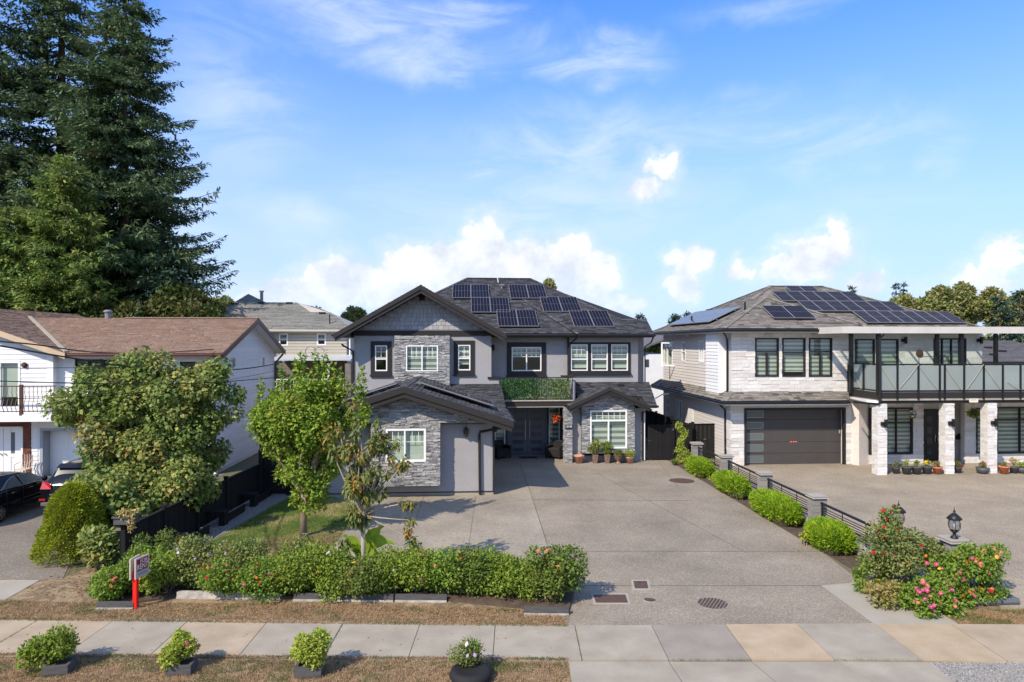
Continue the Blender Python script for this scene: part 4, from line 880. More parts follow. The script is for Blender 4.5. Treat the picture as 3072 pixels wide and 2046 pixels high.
pipe(house,[(lu(1733,EV),EV-.25,EZ-.12),(lu(1728,EV),VB-.1,5.95),(lu(1708,VB),VB-.1,5.75),(lu(1706,VB),VB-.08,3.2)],.04)
pipe(house,[(ec[0],EV-.2,EZ-.15),(ubr+.35,VB+1.3,5.8),(ubr+.06,VB+1.45,5.6),(ubr+.06,VB+1.45,3.4)],.04)
pipe(house,[(lu(1020,32.5),33.0,5.72),(lu(1030,VU),VU+.05,5.65),(lu(1061,VU)-.02,VU-.05,5.4),(lu(1061,VU)-.03,VU-.05,.2)],.045)
# --- entry: door wall, doors, sidelights
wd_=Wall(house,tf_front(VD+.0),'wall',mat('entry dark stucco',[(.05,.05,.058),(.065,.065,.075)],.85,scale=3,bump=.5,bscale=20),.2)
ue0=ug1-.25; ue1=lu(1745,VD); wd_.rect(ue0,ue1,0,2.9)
dr=wrect(1526.5,1637,1222,1364,VD); wd_.hole(dr[0],dr[1],-.1,dr[3])
window(wd_,*wrect(1646,1679,1222,1334,VD),trim=.03,blind=.02,bands=.12,fm=m_white); window(wd_,*wrect(1484,1516,1262,1336,VD),trim=.03,blind=.02,bands=.12)
wd_.build()
b=MB(); b.box(dr[0]-.07,dr[0],VD-.03,VD+.1,0,dr[3]+.06).box(dr[1],dr[1]+.07,VD-.03,VD+.1,0,dr[3]+.06).box(dr[0],dr[1],VD-.03,VD+.1,dr[3],dr[3]+.06).box(dr[0]-.05,dr[1]+.05,VD-.12,VD+.1,.0,.07); b.build('door_frame',m_door,house)
for k in range(2):
    mid=(dr[0]+dr[1])/2; a,c=(dr[0]+.005,mid-.005) if k==0 else (mid+.005,dr[1]-.005); z0,z1=.08,dr[3]-.01; n=6; hh=(z1-z0)/n
    b=MB(); b.box(a,c,VD+.04,VD+.09,z0,z1); b.box(a,a+.2,VD+.02,VD+.04,z0,z1); b.box(c-.2,c,VD+.02,VD+.04,z0,z1)
    for i in range(7): zz=z0+hh*i; b.box(a+.2,c-.2,VD+.02,VD+.04,max(zz-.1,z0),min(zz+.1,z1))
    d=b.build('door',m_door,house)
    for i in range(n): P(tf_front(VD),'door_light',a+.2,c-.2,.03,.041,z0+hh*i+.1,z0+hh*(i+1)-.1,m_doorp,d)
    x=c-.11 if k==0 else a+.11; b=MB(); b.tube([(x,VD+.02,.75),(x,VD-.05,.8),(x,VD-.05,1.82),(x,VD+.02,1.87)],.02,8); b.build('handle',m_chrome,d)
# entry ceiling + side walls
b=MB(); b.box(ue0,ue1+.1,33.0,VD,2.66,2.8); b.build('porch_ceiling',m_fascia,house)
# --- balcony
ba,bb=lu(1500,33.0),lu(1718,33.0); bz=lz(1600,1201,32.95)
b=MB(); b.box(ba,bb,32.95,VC,bz-.3,bz-.04); b.build('balcony_slab',m_fascia,house)
b=MB(); b.box(ba-.02,bb+.02,32.9,VC,bz-.04,bz); b.build('balcony_edge',mat('pale balcony edging',[(.42,.36,.3),(.5,.44,.36)],.8),house)
b=MB(); b.box(ba,bb,32.93,32.948,bz-.34,bz-.305); b.build('flashing',m_conc,house)
rz=lz(1600,1133,32.97); br=MB(); br.tube([(ba,32.97,rz),(bb,32.97,rz)],.025,6); rail=br.build('balcony_railing',m_black,house)
b=MB(); b.tube([(ba,32.97,bz+.1),(bb,32.97,bz+.1)],.018,4); b.build('bottom_rail',m_black,rail)
n=30
for i in range(n+1):
    x=ba+(bb-ba)*i/n; b=MB(); r=.022 if i in (0,15,n) else .008; b.tube([(x,32.97,bz-.32 if r>.02 else bz+.1),(x,32.97,rz)],r,4); b.build('baluster',m_black,rail)
# low parapet at left of balcony
pa,pb=ub,lu(1497,VU); ptop=lz(1480,1136,VU); b=MB(); b.box(pa,pb,VU,VU+.2,2.4,ptop); b.box(pb-.2,pb,VU+.2,VC,2.4,ptop); b.build('parapet',m_stucco,house)
b=MB(); b.box(lu(1463,VU-.1),pb+.06,VU-.08,VU+.24,ptop,ptop+.09); b.build('parapet_cap',m_trim,house)
q0,q1=lu(1690,33.0)+.1,lu(1718,VB); b=MB(); b.box(bb-.02,bb+.15,33.1,VB,2.8,ptop); b.build('parapet',m_stucco,house); b=MB(); b.box(bb-.35,bb+.2,VB-.9,VB-.03,ptop,ptop+.08); b.build('parapet_cap',m_trim,house)
# ivy screen hanging on the railing
rgi=np.random.default_rng(5); iv=root('ivy_screen','green artificial ivy screen tied to the balcony railing above the front door','ivy screen',(ba,33.03,bz)); n=9000
X=rgi.random(n)*(bb-ba-.2)+.05; Z=rgi.random(n)**.9*(rz-bz-.12)+.04; fr=X/(bb-ba)
keep=rgi.random(n)<(1-.55*np.exp(-((fr-.52-.18*(1-Z/1.0))/.07)**2)); X,Z=X[keep],Z[keep]; n=len(X); fr=X/(bb-ba)
Pb=np.stack([X,rgi.normal(size=n)*.035,Z],1); D=rv(n,rgi)+np.array([0,-.3,.1]); Nn=rv(n,rgi)+np.array([0,-1.,.3]); Lf=rgi.uniform(.05,.12,n); V,Q=leaf_quads(Pb,D,Nn,Lf,Lf*.4,rgi); fast('ivy_leaves',V,Q,np.clip(rgi.random(n)*.6+np.where(fr>.5,.38,.0),0,1),l_ivy,iv)
b=MB()
for i in range(26):
    x=ba+.05+(bb-ba-.2)*i/25; b.tube([(x,33.05,bz+.05),(x+random.uniform(-.1,.1),33.05,rz-.05)],.004,3)
b.build('lattice',m_trim,iv)
# --- right lower wing with small gable, stone bay, pillar
uR0,uR1=lu(1717,VR),lu(1932,VR); gpk=L(1832,1162,32.0); gtl=L(1707.6,1219,32.0); gtr=L(1951,1217,32.0); uc2=gpk[0]; hw2=(gtr[0]-gtl[0])/2; ze2=(gtl[1]+gtr[1])/2; uc2=(gtl[0]+gtr[0])/2
gable(house,uc2,hw2,gpk[1],ze2,32.0,33.9,m_sh,m_sho,40,rake=.26)
sl2=(gpk[1]-ze2)/hw2
slr=(zb-2.78)/(VB-32.2); zlr=lambda v:2.78+slr*(v-32.2); ge=gtr[0]-.12
LR=[(lu(1717,VB)-.0,VB,zb),(ge,VB,zb),(ge,33.2,zlr(33.2)),(lu(1717,VB),33.2,zlr(33.2))]
LR2=[(ge,VB,zb),(lu(1930,VB+.0)+.3,VB,zb),(lu(1971,32.2),32.2,2.78),(ge,32.2,2.78)]
rf2=deck(house,[LR,LR2],m_fascia,.1,name='lower_roof'); roof_plane(rf2,[LR[3],LR[2],LR[1],LR[0]],m_sh,m_sho,60); roof_plane(rf2,LR2,m_sh,m_sho,20); LR=LR2
b=MB(); b.tube([(ge,32.12,2.74),(LR[2][0]+.05,32.12,2.74)],.06,6); b.build('gutter',m_black,house)
vp=LS(1862,1157,32.2,2.78,(zb-2.78)/(VB-32.2)); vent(rf2,vp,.28,.08)
wr_=Wall(house,tf_front(VR),'wall',m_stucco); wr_.rect(uR0,uR1,0,2.6); ra,rb=lu(1744.6,VRs),lu(1904,VRs); wr_.hole(ra+.1,rb-.1,.3,2.6); wr_.build()
b=MB(); b.box(uR0,uR0+.2,VR+.2,VD,0,2.8); b.box(uR1-.2,uR1,VR+.2,VB+1.6,0,2.8); b.build('wall',m_stucco,house)
w3=Wall(house,tf_front(VRs),'stone_bay',m_trim,.1); zbt=lz(1820,1360,VRs); gt=lambda z:((uc2-(gpk[1]-.3-z)/sl2),(uc2+(gpk[1]-.3-z)/sl2)) if z<gpk[1]-.35 else None
w3.rect(ra,rb,zbt,ze2+.05); kk=(gpk[1]-.27-ze2-.05)/sl2; w3.poly([(max(ra,uc2-kk),ze2+.05),(min(rb,uc2+kk),ze2+.05),(uc2,gpk[1]-.27)]); wr3=wrect(1770,1880.6,1231,1345,VRs)
window(w3,*wr3,trans=(.725,),munt=((.03,.97,.75,.97,6,2),),blind=.02,bands=.14,fw=.07); s3=w3.build()
mw=(wr3[0]+wr3[1])/2; b=MB(); b.box(mw-.035,mw+.035,VRs-.03,VRs+.06,wr3[2]+.06,wr3[2]+(wr3[3]-wr3[2])*.725-.03); b.build('mullion',m_white,house)
stones(w3,s3,(ra,rb,zbt,gpk[1]-.3),[wr3],(.03,.06),(.1,.34),(.012,.055),m_stoneo,m_stone,70,clip=gt)
b=MB(); b.box(ra,ra+.08,VRs+.1,VR,zbt,2.8); b.box(rb-.08,rb,VRs+.1,VR,zbt,2.8); b.box(ra,rb,VRs+.1,VR,zbt,zbt+.08); b.build('bay_cheek',m_stucco,house)
pu0,pu1=lu(1693.6,32.55),lu(1717.5,32.55); wp=Wall(house,tf_front(32.6),'pillar',m_trim,.45); wp.rect(pu0+.02,pu1-.02,0,2.7); pil=wp.build(); stones(wp,pil,(pu0,pu1,.02,2.7),[],(.035,.07),(.1,.26),(.01,.05),m_stoneo,m_stone,30)
wpl=Wall(house,tf_left(pu0+.02),'pillar_side',m_trim,.05); wpl.rect(32.6,33.05,0,2.7); pls=wpl.build(); stones(wpl,pls,(32.58,33.05,.02,2.7),[],(.05,.09),(.12,.34),(.01,.04),m_stoneo,m_stone,0)
hn=root('house_number','small black house number plate reading 13145 on the entry pillar','sign',(0,0,0)); ORG[hn.name]=(0,0,0); hn.location=(0,0,0)
sg=wrect(1694.5,1717,1274,1286,32.5); b=MB(); b.box(sg[0],sg[1],32.5,32.53,sg[2],sg[3]); b.build('plate',m_black,hn); text_mesh('13145',.17,.004,m_white,hn,((sg[0]+sg[1])/2,32.492,(sg[2]+sg[3])/2),(R(90),0,0),width=(sg[1]-sg[0])*.82)
pipe(house,[(uR1+.15,32.1,2.6),(uR1-.1,VR-.08,2.4),(uR1-.1,VR-.08,.05)],.045)
pipe(house,[(uR1+.02,VR-.03,2.6),(uR1+.02,VR-.03,.05)],.03,m_white,name='corner_trim')
# --- garage wing
pk=L(1211,1160,24.95); tp=L(1541,1264,24.95); ucg=pk[0]; hwg=tp[0]-ucg; zpg,zeg=pk[1],tp[1]; slg=(zpg-zeg)/hwg
gr=gable(house,ucg,hwg,zpg,zeg,24.95,VU,m_sh,m_sho,140,rake=.36)
# front-facing slope linking the wing roof and the upper wall
zt2=lz(1440,1154,VU); x0=lu(1300,VU); x1=lu(1504,VU); ve=29.2; ze3=zeg+.03; ux=ucg+hwg
def onb(u): return zpg-(u-ucg)*slg
s3_=(zt2-ze3)/(VU-ve); 
ustart=ucg+(zpg-zt2)/slg
FS=[(ustart,VU-.02,zt2),(ux,ve,ze3),(x1+.06,ve,ze3),(x1+.06,VU-.02,zt2)]
if x1<ux: FS=[(ustart,VU-.02,zt2),(x1,VU-(zt2-onb(x1))/s3_,onb(x1)),(x1,VU-.02,zt2)]
rf3=deck(house,[FS],m_fascia,.1,name='lower_roof'); roof_plane(rf3,FS,m_sh,m_sho,120,lift=.02)
wgz=lz(1400,1267,VGs)
wgl=Wall(house,tf_front(VG),'wall',m_stucco); wgl.rect(ug0,ug1,.13,wgz+.05); ga,gb=lu(1112.6,VGs),lu(1321,VGs); wgl.hole(ga+.1,gb-.1,.8,wgz+.05); wgl.build()
b=MB(); b.box(ug0+.01,ug1-.01,VG+.012,VG+.2,0,.13); b.build('foundation',m_conc,house); b=MB(); b.box(ug0-.01,ug1+.01,VG-.015,VG+.1,.125,.16); b.build('base_flashing',m_trim,house)
b=MB(); b.box(ug0,ug0+.2,VG+.2,VU,0,2.75); b.box(ug1-.2,ug1,VG+.2,VD,0,2.75); b.build('wall',m_stucco,house); b=MB(); b.box(ug1-.04,ug1+.03,VG-.03,VG+.06,.13,2.7); b.build('corner_board',m_trim,house)
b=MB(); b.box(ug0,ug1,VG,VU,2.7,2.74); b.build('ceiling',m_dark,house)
wgs=Wall(house,tf_front(VGs),'stone_bay',m_trim,.12); zgb=lz(1200,1458,VGs); gg=lambda z:((ucg-(zpg-.3-z)/slg),(ucg+(zpg-.3-z)/slg)) if z<zpg-.34 else None
kw=(zpg-.3-wgz)/slg; wgs.rect(ga,gb,zgb,wgz); gw0,gw1=max(ucg-kw,ug0-.05),min(ucg+kw,ug1+.05); wgs.poly([(gw0,wgz),(gw1,wgz),(gw1,zpg-.3-(gw1-ucg)*slg),(ucg,zpg-.3),(gw0,zpg-.3-(ucg-gw0)*slg)])
wr4=wrect(1156.6,1278,1286,1385,VGs); window(wgs,*wr4,mull=(.475,),munt=((.03,.455,.6,.95,3,1),(.5,.97,.6,.95,3,1)),blind=.02,fw=.08,stripes=False); s4=wgs.build()
stones(wgs,s4,(ga,gb,zgb,wgz),[wr4],(.03,.06),(.1,.34),(.015,.06),m_stoneo,m_stone,120,rest='stone_veneer'); stones(wgs,s4,(gw0,gw1,wgz,zpg-.3),[],(.03,.06),(.1,.34),(.015,.06),m_stoneo,m_stone,60,clip=gg,rest='stone_veneer')
b=MB(); b.box(ga,ga+.08,VGs+.12,VG,zgb,wgz); b.box(gb-.08,gb,VGs+.12,VG,zgb,wgz); b.box(ga,gb,VGs+.12,VG,zgb,zgb+.08); b.box(gw0,gw1,VGs+.12,VG+.1,wgz,wgz+.08); b.build('bay_cheek',m_stucco,house)
pipe(house,[(L(1514,1282,25.2)[0],25.2,2.68),(L(1440,1303,25.9)[0],25.9,2.42),(L(1438,1310,25.9)[0],25.9,2.3),(L(1440,1480,25.9)[0],25.9,.05)],.05)
# wall lamps
def sconce(u,v,z,label,s=1):
    rt=root('wall_lantern',label,'wall lamp',(u,v,z)); b=MB(); b.box(u-.04*s,u+.04*s,v-.02,v,z-.02,z+.14*s); b.build('back_plate',m_bronze,rt)
    b=MB(); b.lathe([(.03*s,-.12*s),(.07*s,-.06*s),(.085*s,.06*s),(.07*s,.1*s)],(u,v-.13*s,z),8); b.build('glass_body',m_bronze,rt); b=MB(); b.lathe([(.1*s,.1*s),(.06*s,.16*s),(.02*s,.2*s),(.005*s,.28*s)],(u,v-.13*s,z),8); b.build('cap',m_bronze,rt)
    b=MB(); b.tube([(u,v,z+.1*s),(u,v-.07*s,z+.22*s),(u,v-.13*s,z+.16*s)],.01,5); b.build('arm',m_bronze,rt)
q=L(1398,1298,VG); sconce(q[0],VG,q[1],'bronze wall lantern on the garage wing beside the stone bay',1.15)
q=L(1482,1040,VC); sconce(lu(1481,VC-.6),VC,q[1]-.1,'dark wall lantern on the upper wall beside the balcony',1)
q=L(1489,1290,VD-8.5); sconce(ug1+.1,26.6,2.45,'black lantern hanging under the garage eave at the entry corner',1)
# ---------------------------------------------------------------- solar arrays on the main roof
def solar_mesh(w,l,nx,nz,cellm):
    b=MB(); b.box(0,w,0,l,0,.035); b.mi=1; f=.018
    b.box(-.002,f,-.002,l+.002,-.004,.04).box(w-f,w+.002,-.002,l+.002,-.004,.04).box(f,w-f,-.002,f,-.004,.04).box(f,w-f,l-f,l+.002,-.004,.04)
    b.mi=2
    for i in range(1,nx): x=w*i/nx; b.box(x-.005,x+.005,f,l-f,.035,.037)
    for j in range(1,nz): y=l*j/nz; b.box(f,w-f,y-.006,y+.006,.035,.0375)
    me=bpy.data.meshes.new('panel'); me.from_pydata(b.v,[],b.f)
    for mm in (cellm,m_frame,m_line): me.materials.append(mm)
    me.polygons.foreach_set('material_index',b.m); return me
def array(label,o,e1,e2,cols,rows,w,l,me,lift=.12,group=None,clips=True):
    rt=root('solar_array',label,'solar panels',tuple(o),group=group); n=e1.cross(e2).normalized(); rot=Matrix((e1,e2,n)).transposed().to_4x4()
    for i in range(cols):
        for j in range(rows):
            ob=bpy.data.objects.new('panel',me); COL.objects.link(ob); ob.parent=rt; ob.matrix_local=Matrix.Translation(e1*(i*(w+.02))+e2*(j*(l+.02))+n*lift)@rot
    for j in range(rows):
        for f in (.22,.78):
            b=MB(); p=Vector(o)+e2*((j+f)*(l+.02)-.0)+n*(lift-.06); b.tube([p-e1*.09,p+e1*(cols*(w+.02)+.09)],.022,4); b.build('mounting_rail',m_frame,rt)
    return rt
e1=Vector((1,0,0)); e2=Vector((0,1,SL)).normalized(); me1=None
for (tl,tr,bl,br_,nm) in (((1359,853),(1466,853),(1357,892),(1469,893),'solar panel pair at the top left of the dark roof'),((1414,892),(1525,892),(1413,935),(1528,935),'solar panel pair in the left middle row of the dark roof'),((1491,933),(1604,933),(1493,977),(1612,977),'solar panel pair at the bottom left of the dark roof'),((1527,855),(1630,855),(1530,893),(1636,893),'solar panel pair at the top right of the dark roof'),((1622,893),(1729,893),(1628,933),(1740,933),'solar panel pair in the right middle row of the dark roof'),((1709,933),(1820,934),(1720,978),(1835,978),'solar panel pair at the bottom right of the dark roof')):
    Lf=lambda p:LS(p[0],p[1],EV,EZ+.15,SL); a,b_,c,d=Lf(tl),Lf(tr),Lf(bl),Lf(br_)
    w=((b_[0]-a[0])+(d[0]-c[0]))/4-.02; l=(Vector(a)-Vector(c)).length*.5+(Vector(b_)-Vector(d)).length*.5; u0=(a[0]+c[0])/2
    if me1 is None: W1,L1=w,l; me1=solar_mesh(W1,L1,6,2,m_cell)
    array(nm,(u0,c[1],c[2]-.15),e1,e2,2,1,W1,L1,me1,group='solar panel pairs on the dark main roof')
# pair on the garage wing's right slope and left slope
for sgn,nm in ((1,'tilted solar panels on the right slope of the garage wing roof'),(-1,'solar panels seen edge on along the left slope of the garage wing roof')):
    ea=Vector((sgn,0,-slg)).normalized(); st=Vector((ucg+sgn*.35,26.6 if sgn>0 else 26.4,zpg-.35*slg)); me2=solar_mesh(1.0,1.7,6,2,m_cell)
    if sgn>0: array(nm,st,ea,Vector((0,1,0)),3,1,1.0,1.7,me2,.18)
    else: array(nm,st+Vector((0,1.7,0)),ea,Vector((0,-1,0)),4,1,1.0,1.7,me2,.14)
# ================================================================ RIGHT WHITE STONE HOUSE
V4=31.3; e4=.47; Z4=6.46
h2=root('house','white split stone house with taupe roof, glass balcony and charcoal garage door at right','house',(20,V4,0))
uA=lu(2193,V4); uE=11.70; uB=L(2615,1000,30.6)[0]; uEnd=25.95; uW=25.3
hf=(uB-uE)/2; ap1=(uE+hf,30.6+hf,Z4+e4*hf); vm=32.25; rl4=(17.1,37.65,9.0); rr4=(19.9+.3,37.65,9.0); bk=43.0
# intersection of the front hip block with the main slope: valleys
vL=(uE+0,30.6,Z4)
vx=(uE+2*hf- (vm-30.6)*0, vm, Z4)
z_at=lambda v:Z4+e4*(v-vm)
front=[(uE,30.6,Z4),(uB,30.6,Z4),ap1]
rside=[(uB,30.6,Z4),(uB,vm,Z4),(ap1[0],vm+(ap1[2]-Z4)/e4,ap1[2]),ap1]
leftp=[(uE,30.6,Z4),ap1,(ap1[0],vm+hf,ap1[2]),rl4,(uE,bk,Z4)]
mainp=[(uB,vm,Z4),(uEnd,vm,Z4),rr4,rl4,(ap1[0],vm+hf,ap1[2])]
rf4=deck(h2,[front,rside,leftp,mainp,[rr4,(uEnd,vm,Z4),(uEnd,bk,Z4)],[rl4,rr4,(uEnd,bk,Z4),(uE,bk,Z4)]],m_black,.12,label='taupe hipped roof')
roof_plane(rf4,front,m_sht,m_shto,170); roof_plane(rf4,leftp,m_sht,m_shto,0); roof_plane(rf4,rside,m_sht,m_shto,0); roof_plane(rf4,mainp,m_sht,m_shto,60); roof_plane(rf4,[rr4,(uEnd,vm,Z4),(uEnd,bk,Z4)],m_sht,m_shto,0)
for a,b_ in (((uE,30.6,Z4),ap1),(ap1,(uB,30.6,Z4)),((ap1[0],vm+hf,ap1[2]),rl4),(rl4,rr4),(rr4,(uEnd,vm,Z4)),(rl4,(uE,bk,Z4))): caps(rf4,a,b_,m_sht)
b=MB(); g=.06; b.tube([(uE-g,bk,Z4-.09),(uE-g,30.54,Z4-.09),(uB+g,30.54,Z4-.09),(uB+g,vm-.06,Z4-.09),(uEnd,vm-.06,Z4-.09)],.07,6); b.build('gutter',m_black,h2)
b=MB(); b.box(uE,uB,30.6,V4+.1,Z4-.19,Z4-.14); b.box(uE,uA+.1,V4+.1,bk,Z4-.19,Z4-.14); b.box(uB,uEnd,vm,33,Z4-.19,Z4-.14); b.build('soffit',m_white,h2)
for px,py in ((2235,880),(2075,962),(2455,0)):
    if py: v_,z_=LU(px,py,uE+2.0) if px>2100 else LU(px,py,uE+.9); zz=Z4+e4*(2.0 if px>2100 else .9); b=MB(); uu=uE+(2.0 if px>2100 else .9); b.tube([(uu,v_,zz-.05),(uu,v_,zz+.42)],.05,8); b.build('vent_pipe',m_black,rf4)
vent(rf4,(uE+2.6,39.5,Z4+e4*2.6),.4,.1)
# upper front wall
z0u=lz(2400,1175,V4); uBx=lu(2545,V4)
w4=Wall(h2,tf_front(V4),'wall',m_wstone,.2); w4.rect(uA,uBx,z0u,Z4-.16); hs=[]
for (a,c) in ((2265,2336),(2346,2416),(2426,2496)):
    r=wrect(a,c,1014,1130,V4); hs.append(r); left=(a!=2346)
    window(w4,*r,trans=(.65 if left else .63,),fm=m_trim,blind=.02 if left else .14,bands=.1,fw=.07)
o4=w4.build(); stones(w4,o4,(uA,uBx,z0u,Z4-.2),hs,(.13,.2),(.35,.95),(.01,.04),m_wstoneo,m_wstone,150,jit=.01)
for i in (0,2): r=hs[i]; P(w4.tf,'sash_bar',r[0]+(r[1]-r[0])*.46,r[0]+(r[1]-r[0])*.54,-.02,.05,r[2]+.06,r[2]+(r[3]-r[2])*.62,m_trim,h2)
# lower front wall + garage
gz0=lz(2400,1226,V4); ga4,gb4=lu(2235,V4),lu(2533,V4); wl=Wall(h2,tf_front(V4),'wall',m_wstone,.35); uC=lu(2612,V4)
wl.rect(uA,uC,0,3.3); wl.hole(ga4,gb4,-.1,gz0); ol=wl.build(); stones(wl,ol,(uA,uC,.02,3.15),[(ga4-.02,gb4+.02,-.1,gz0+.02)],(.13,.2),(.35,.9),(.01,.04),m_wstoneo,m_wstone,60,jit=.01)
b=MB(); b.box(ga4-.05,ga4+.06,V4-.05,V4+.1,0,gz0+.05).box(gb4-.06,gb4+.05,V4-.05,V4+.1,0,gz0+.05).box(ga4+.06,gb4-.06,V4-.05,V4+.1,gz0-.05,gz0+.05); b.build('garage_door_frame',m_trim,h2)
gd=MB(); gd.box(ga4,gb4,V4+.3,V4+.34,0,gz0); gdo=gd.build('garage_door',m_garage,h2,label='charcoal sectional garage door with a column of glass lights')
hh=gz0/5
for k in range(5):
    P(w4.tf,'door_panel',ga4+.06,gb4-.06,.24,.3,k*hh+.006,(k+1)*hh-.006,m_garage,gdo)
    a=ga4+.12; c=ga4+1.0; b=MB(); zz0,zz1=k*hh+.09,(k+1)*hh-.1
    b.box(a,c,V4+.225,V4+.24,zz0,zz0+.03).box(a,c,V4+.225,V4+.24,zz1-.03,zz1).box(a,a+.03,V4+.225,V4+.24,zz0,zz1).box(c-.03,c,V4+.225,V4+.24,zz0,zz1); b.build('light_frame',plain('dull steel',(.25,.25,.26),.4,metal=.5) if k==0 else bpy.data.materials['dull steel'],gdo)
    P(w4.tf,'garage_light',a+.03,c-.03,.232,.24,zz0+.03,zz1-.03,plain('grey obscure glass',(.1,.125,.125),.12,spec=.7) if k==0 else bpy.data.materials['grey obscure glass'],gdo)
q=L(2380,1326,V4+.23); st=MB(); st.box(q[0]-.19,q[0]+.19,V4+.228,V4+.24,q[1]-.012,q[1]+.03); st.build('red_sticker',m_red,gdo)
for k_,x in enumerate((-.12,.02,.13)): P(w4.tf,'sticker_mark',q[0]+x-.02,q[0]+x+.02,.224,.2285,q[1]+.0,q[1]+.02,m_white,gdo)
P(w4.tf,'keypad',gb4-.16,gb4-.1,.18,.2,1.45,1.62,m_conc,gdo)
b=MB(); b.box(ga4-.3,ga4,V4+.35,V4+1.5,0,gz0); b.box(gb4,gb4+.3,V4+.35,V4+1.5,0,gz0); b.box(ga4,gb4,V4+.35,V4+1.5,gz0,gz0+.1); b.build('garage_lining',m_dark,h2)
# skirt roof between the storeys
sk=[(uE-.0,30.5,3.12),(lu(2548,30.5),30.5,3.12),(uBx,V4,z0u),(uA,V4,z0u)]
rs=deck(h2,[sk,[(uE,30.5,3.12),(uA,V4,z0u),(uA,bk,z0u),(uE,bk,3.12)]],m_black,.1,name='skirt_roof')
roof_plane(rs,sk,m_sht,m_shto,70); roof_plane(rs,[(uE,30.5,3.12),(uA,V4,z0u),(uA,bk,z0u),(uE,bk,3.12)],m_sht,m_shto,0); caps(rs,(uE,30.5,3.12),(uA,V4,z0u),m_sht)
b=MB(); b.tube([(uE-.05,bk,3.04),(uE-.05,30.44,3.04),(sk[1][0],30.44,3.04)],.06,6); b.build('gutter',m_black,h2)
b=MB(); b.box(uE,uA,30.5,bk,2.92,2.96); b.box(uA,sk[1][0],30.5,V4,2.92,2.96); b.build('soffit',m_white,h2)
# left side walls (siding)
ws4=Wall(h2,tf_left(uA),'wall',m_siding,.2)
ws4.rect(V4+.2,42.4,z0u,Z4-.16); 
def swin(pxa,pxb,pya,pyb,u):
    va=LU(pxa,1028,u)[0]; vb=LU(pxb,1028,u)[0]; mid=(pxa+pxb)/2; z1=LU(mid,pya,u)[1]; z0=LU(mid,pyb,u)[1]; return (min(va,vb),max(va,vb),z0,z1)
for r in ((1986,2018,1029,1095),(2046,2057,1024,1085),(2098,2113,1022,1088)):
    window(ws4,*swin(*r,uA),mull=(.5,) if r[1]-r[0]>12 else (),trans=() if r[1]-r[0]>12 else (.5,),blind=None,fw=.08)
os4=ws4.build(); siding(ws4,os4,V4+.75,42.4,z0u,Z4-.16,m_siding,.165,.025)
for px in (2033,2070):
    v_,z_=LU(px,1005,uA); b=MB(); b.prism([(uA-.02,v_-.14,z_-.12),(uA-.02,v_+.14,z_-.12),(uA-.02,v_+.14,z_+.1),(uA-.02,v_-.14,z_+.1)],(-.01,0,0)); b.prism([(uA-.02,v_-.14,z_+.12),(uA-.3,v_-.14,z_-.1),(uA-.02,v_-.14,z_-.1)],(0,.28,0)); b.build('wall_vent',m_siding,h2)
r=swin(2001,2026,1027,1097,uA); b=MB(); b.prism([(uA-.03,r[0]-.0,r[2]),(uA-.75,r[0]+.35,r[2]),(uA-.75,r[0]+.35,r[2]+.07),(uA-.03,r[0],r[2]+.07)],(0,.05,0)); b.prism([(uA-.03,r[0]-.0,r[3]-.07),(uA-.75,r[0]+.35,r[3]-.07),(uA-.75,r[0]+.35,r[3]),(uA-.03,r[0],r[3])],(0,.05,0)); b.prism([(uA-.68,r[0]+.33,r[2]),(uA-.75,r[0]+.36,r[2]),(uA-.75,r[0]+.36,r[3]),(uA-.68,r[0]+.33,r[3])],(0,.05,0)); b.build('open_casement',m_white,h2)
# bumped out siding box
bx0,bx1=32.0,33.7; wbx=Wall(h2,tf_left(uA-.35),'bump_out',m_siding,.15); wbx.rect(bx0,bx1,z0u-.3,Z4-.16); ob_=wbx.build(); siding(wbx,ob_,bx0,bx1,z0u-.1,Z4-.16,m_wsiding,.165,.025)
b=MB(); b.box(uA-.35,uA,bx0-.04,bx0,z0u-.1,Z4-.16); b.build('bump_out_return',m_wsiding,h2)
w5=Wall(h2,tf_left(uA),'wall',m_siding,.2,0); w5.rect(V4+.35,42.4,0,3.0)
for r in ((1999,2011,1192,1217),(2029,2046,1199,1257)): window(w5,*swin(*r,uA),mull=(.5,),blind=None,fw=.06)
o5=w5.build(); siding(w5,o5,V4+.8,42.4,.1,3.0,m_siding,.165,.025)
r=swin(2065,2081,1228,1300,uA); b=MB(); b.box(uA-.04,uA,r[0],r[1],.1,2.2); b.build('side_door',m_wsiding,h2)
wst=Wall(h2,tf_left(uA-.005),'wall',m_wstone,.1); wst.rect(V4,V4+.78,0,3.1); wst.rect(V4,V4+.7,z0u,Z4-.16); o6=wst.build(); stones(wst,o6,(V4-.02,V4+.78,.02,3.0),[],(.13,.2),(.3,.7),(.01,.035),m_wstoneo,m_wstone,14)
pipe(h2,[(uE+.1,30.8,Z4-.2),(uA-.08,V4+.3,Z4-.5),(uA-.08,V4+.25,Z4-.8),(uA-.08,V4+.25,z0u)],.05,m_black); pipe(h2,[(uE+.15,31.6,2.9),(uA-.08,V4+.55,2.6),(uA-.08,V4+.5,.1)],.05,m_black)
rt=root('wall_light','pale curved arm light sticking out under the skirt roof of the white house','wall light',(uE,38,2.8)); b=MB(); pv=LU(2005,1182,uE-.05); b.tube([(uE,pv[0],pv[1]+.02),(uE-.45,pv[0]-.05,pv[1]-.03),(uE-.85,pv[0]-.1,pv[1]-.25)],.04,6); b.build('arm',m_white,rt)
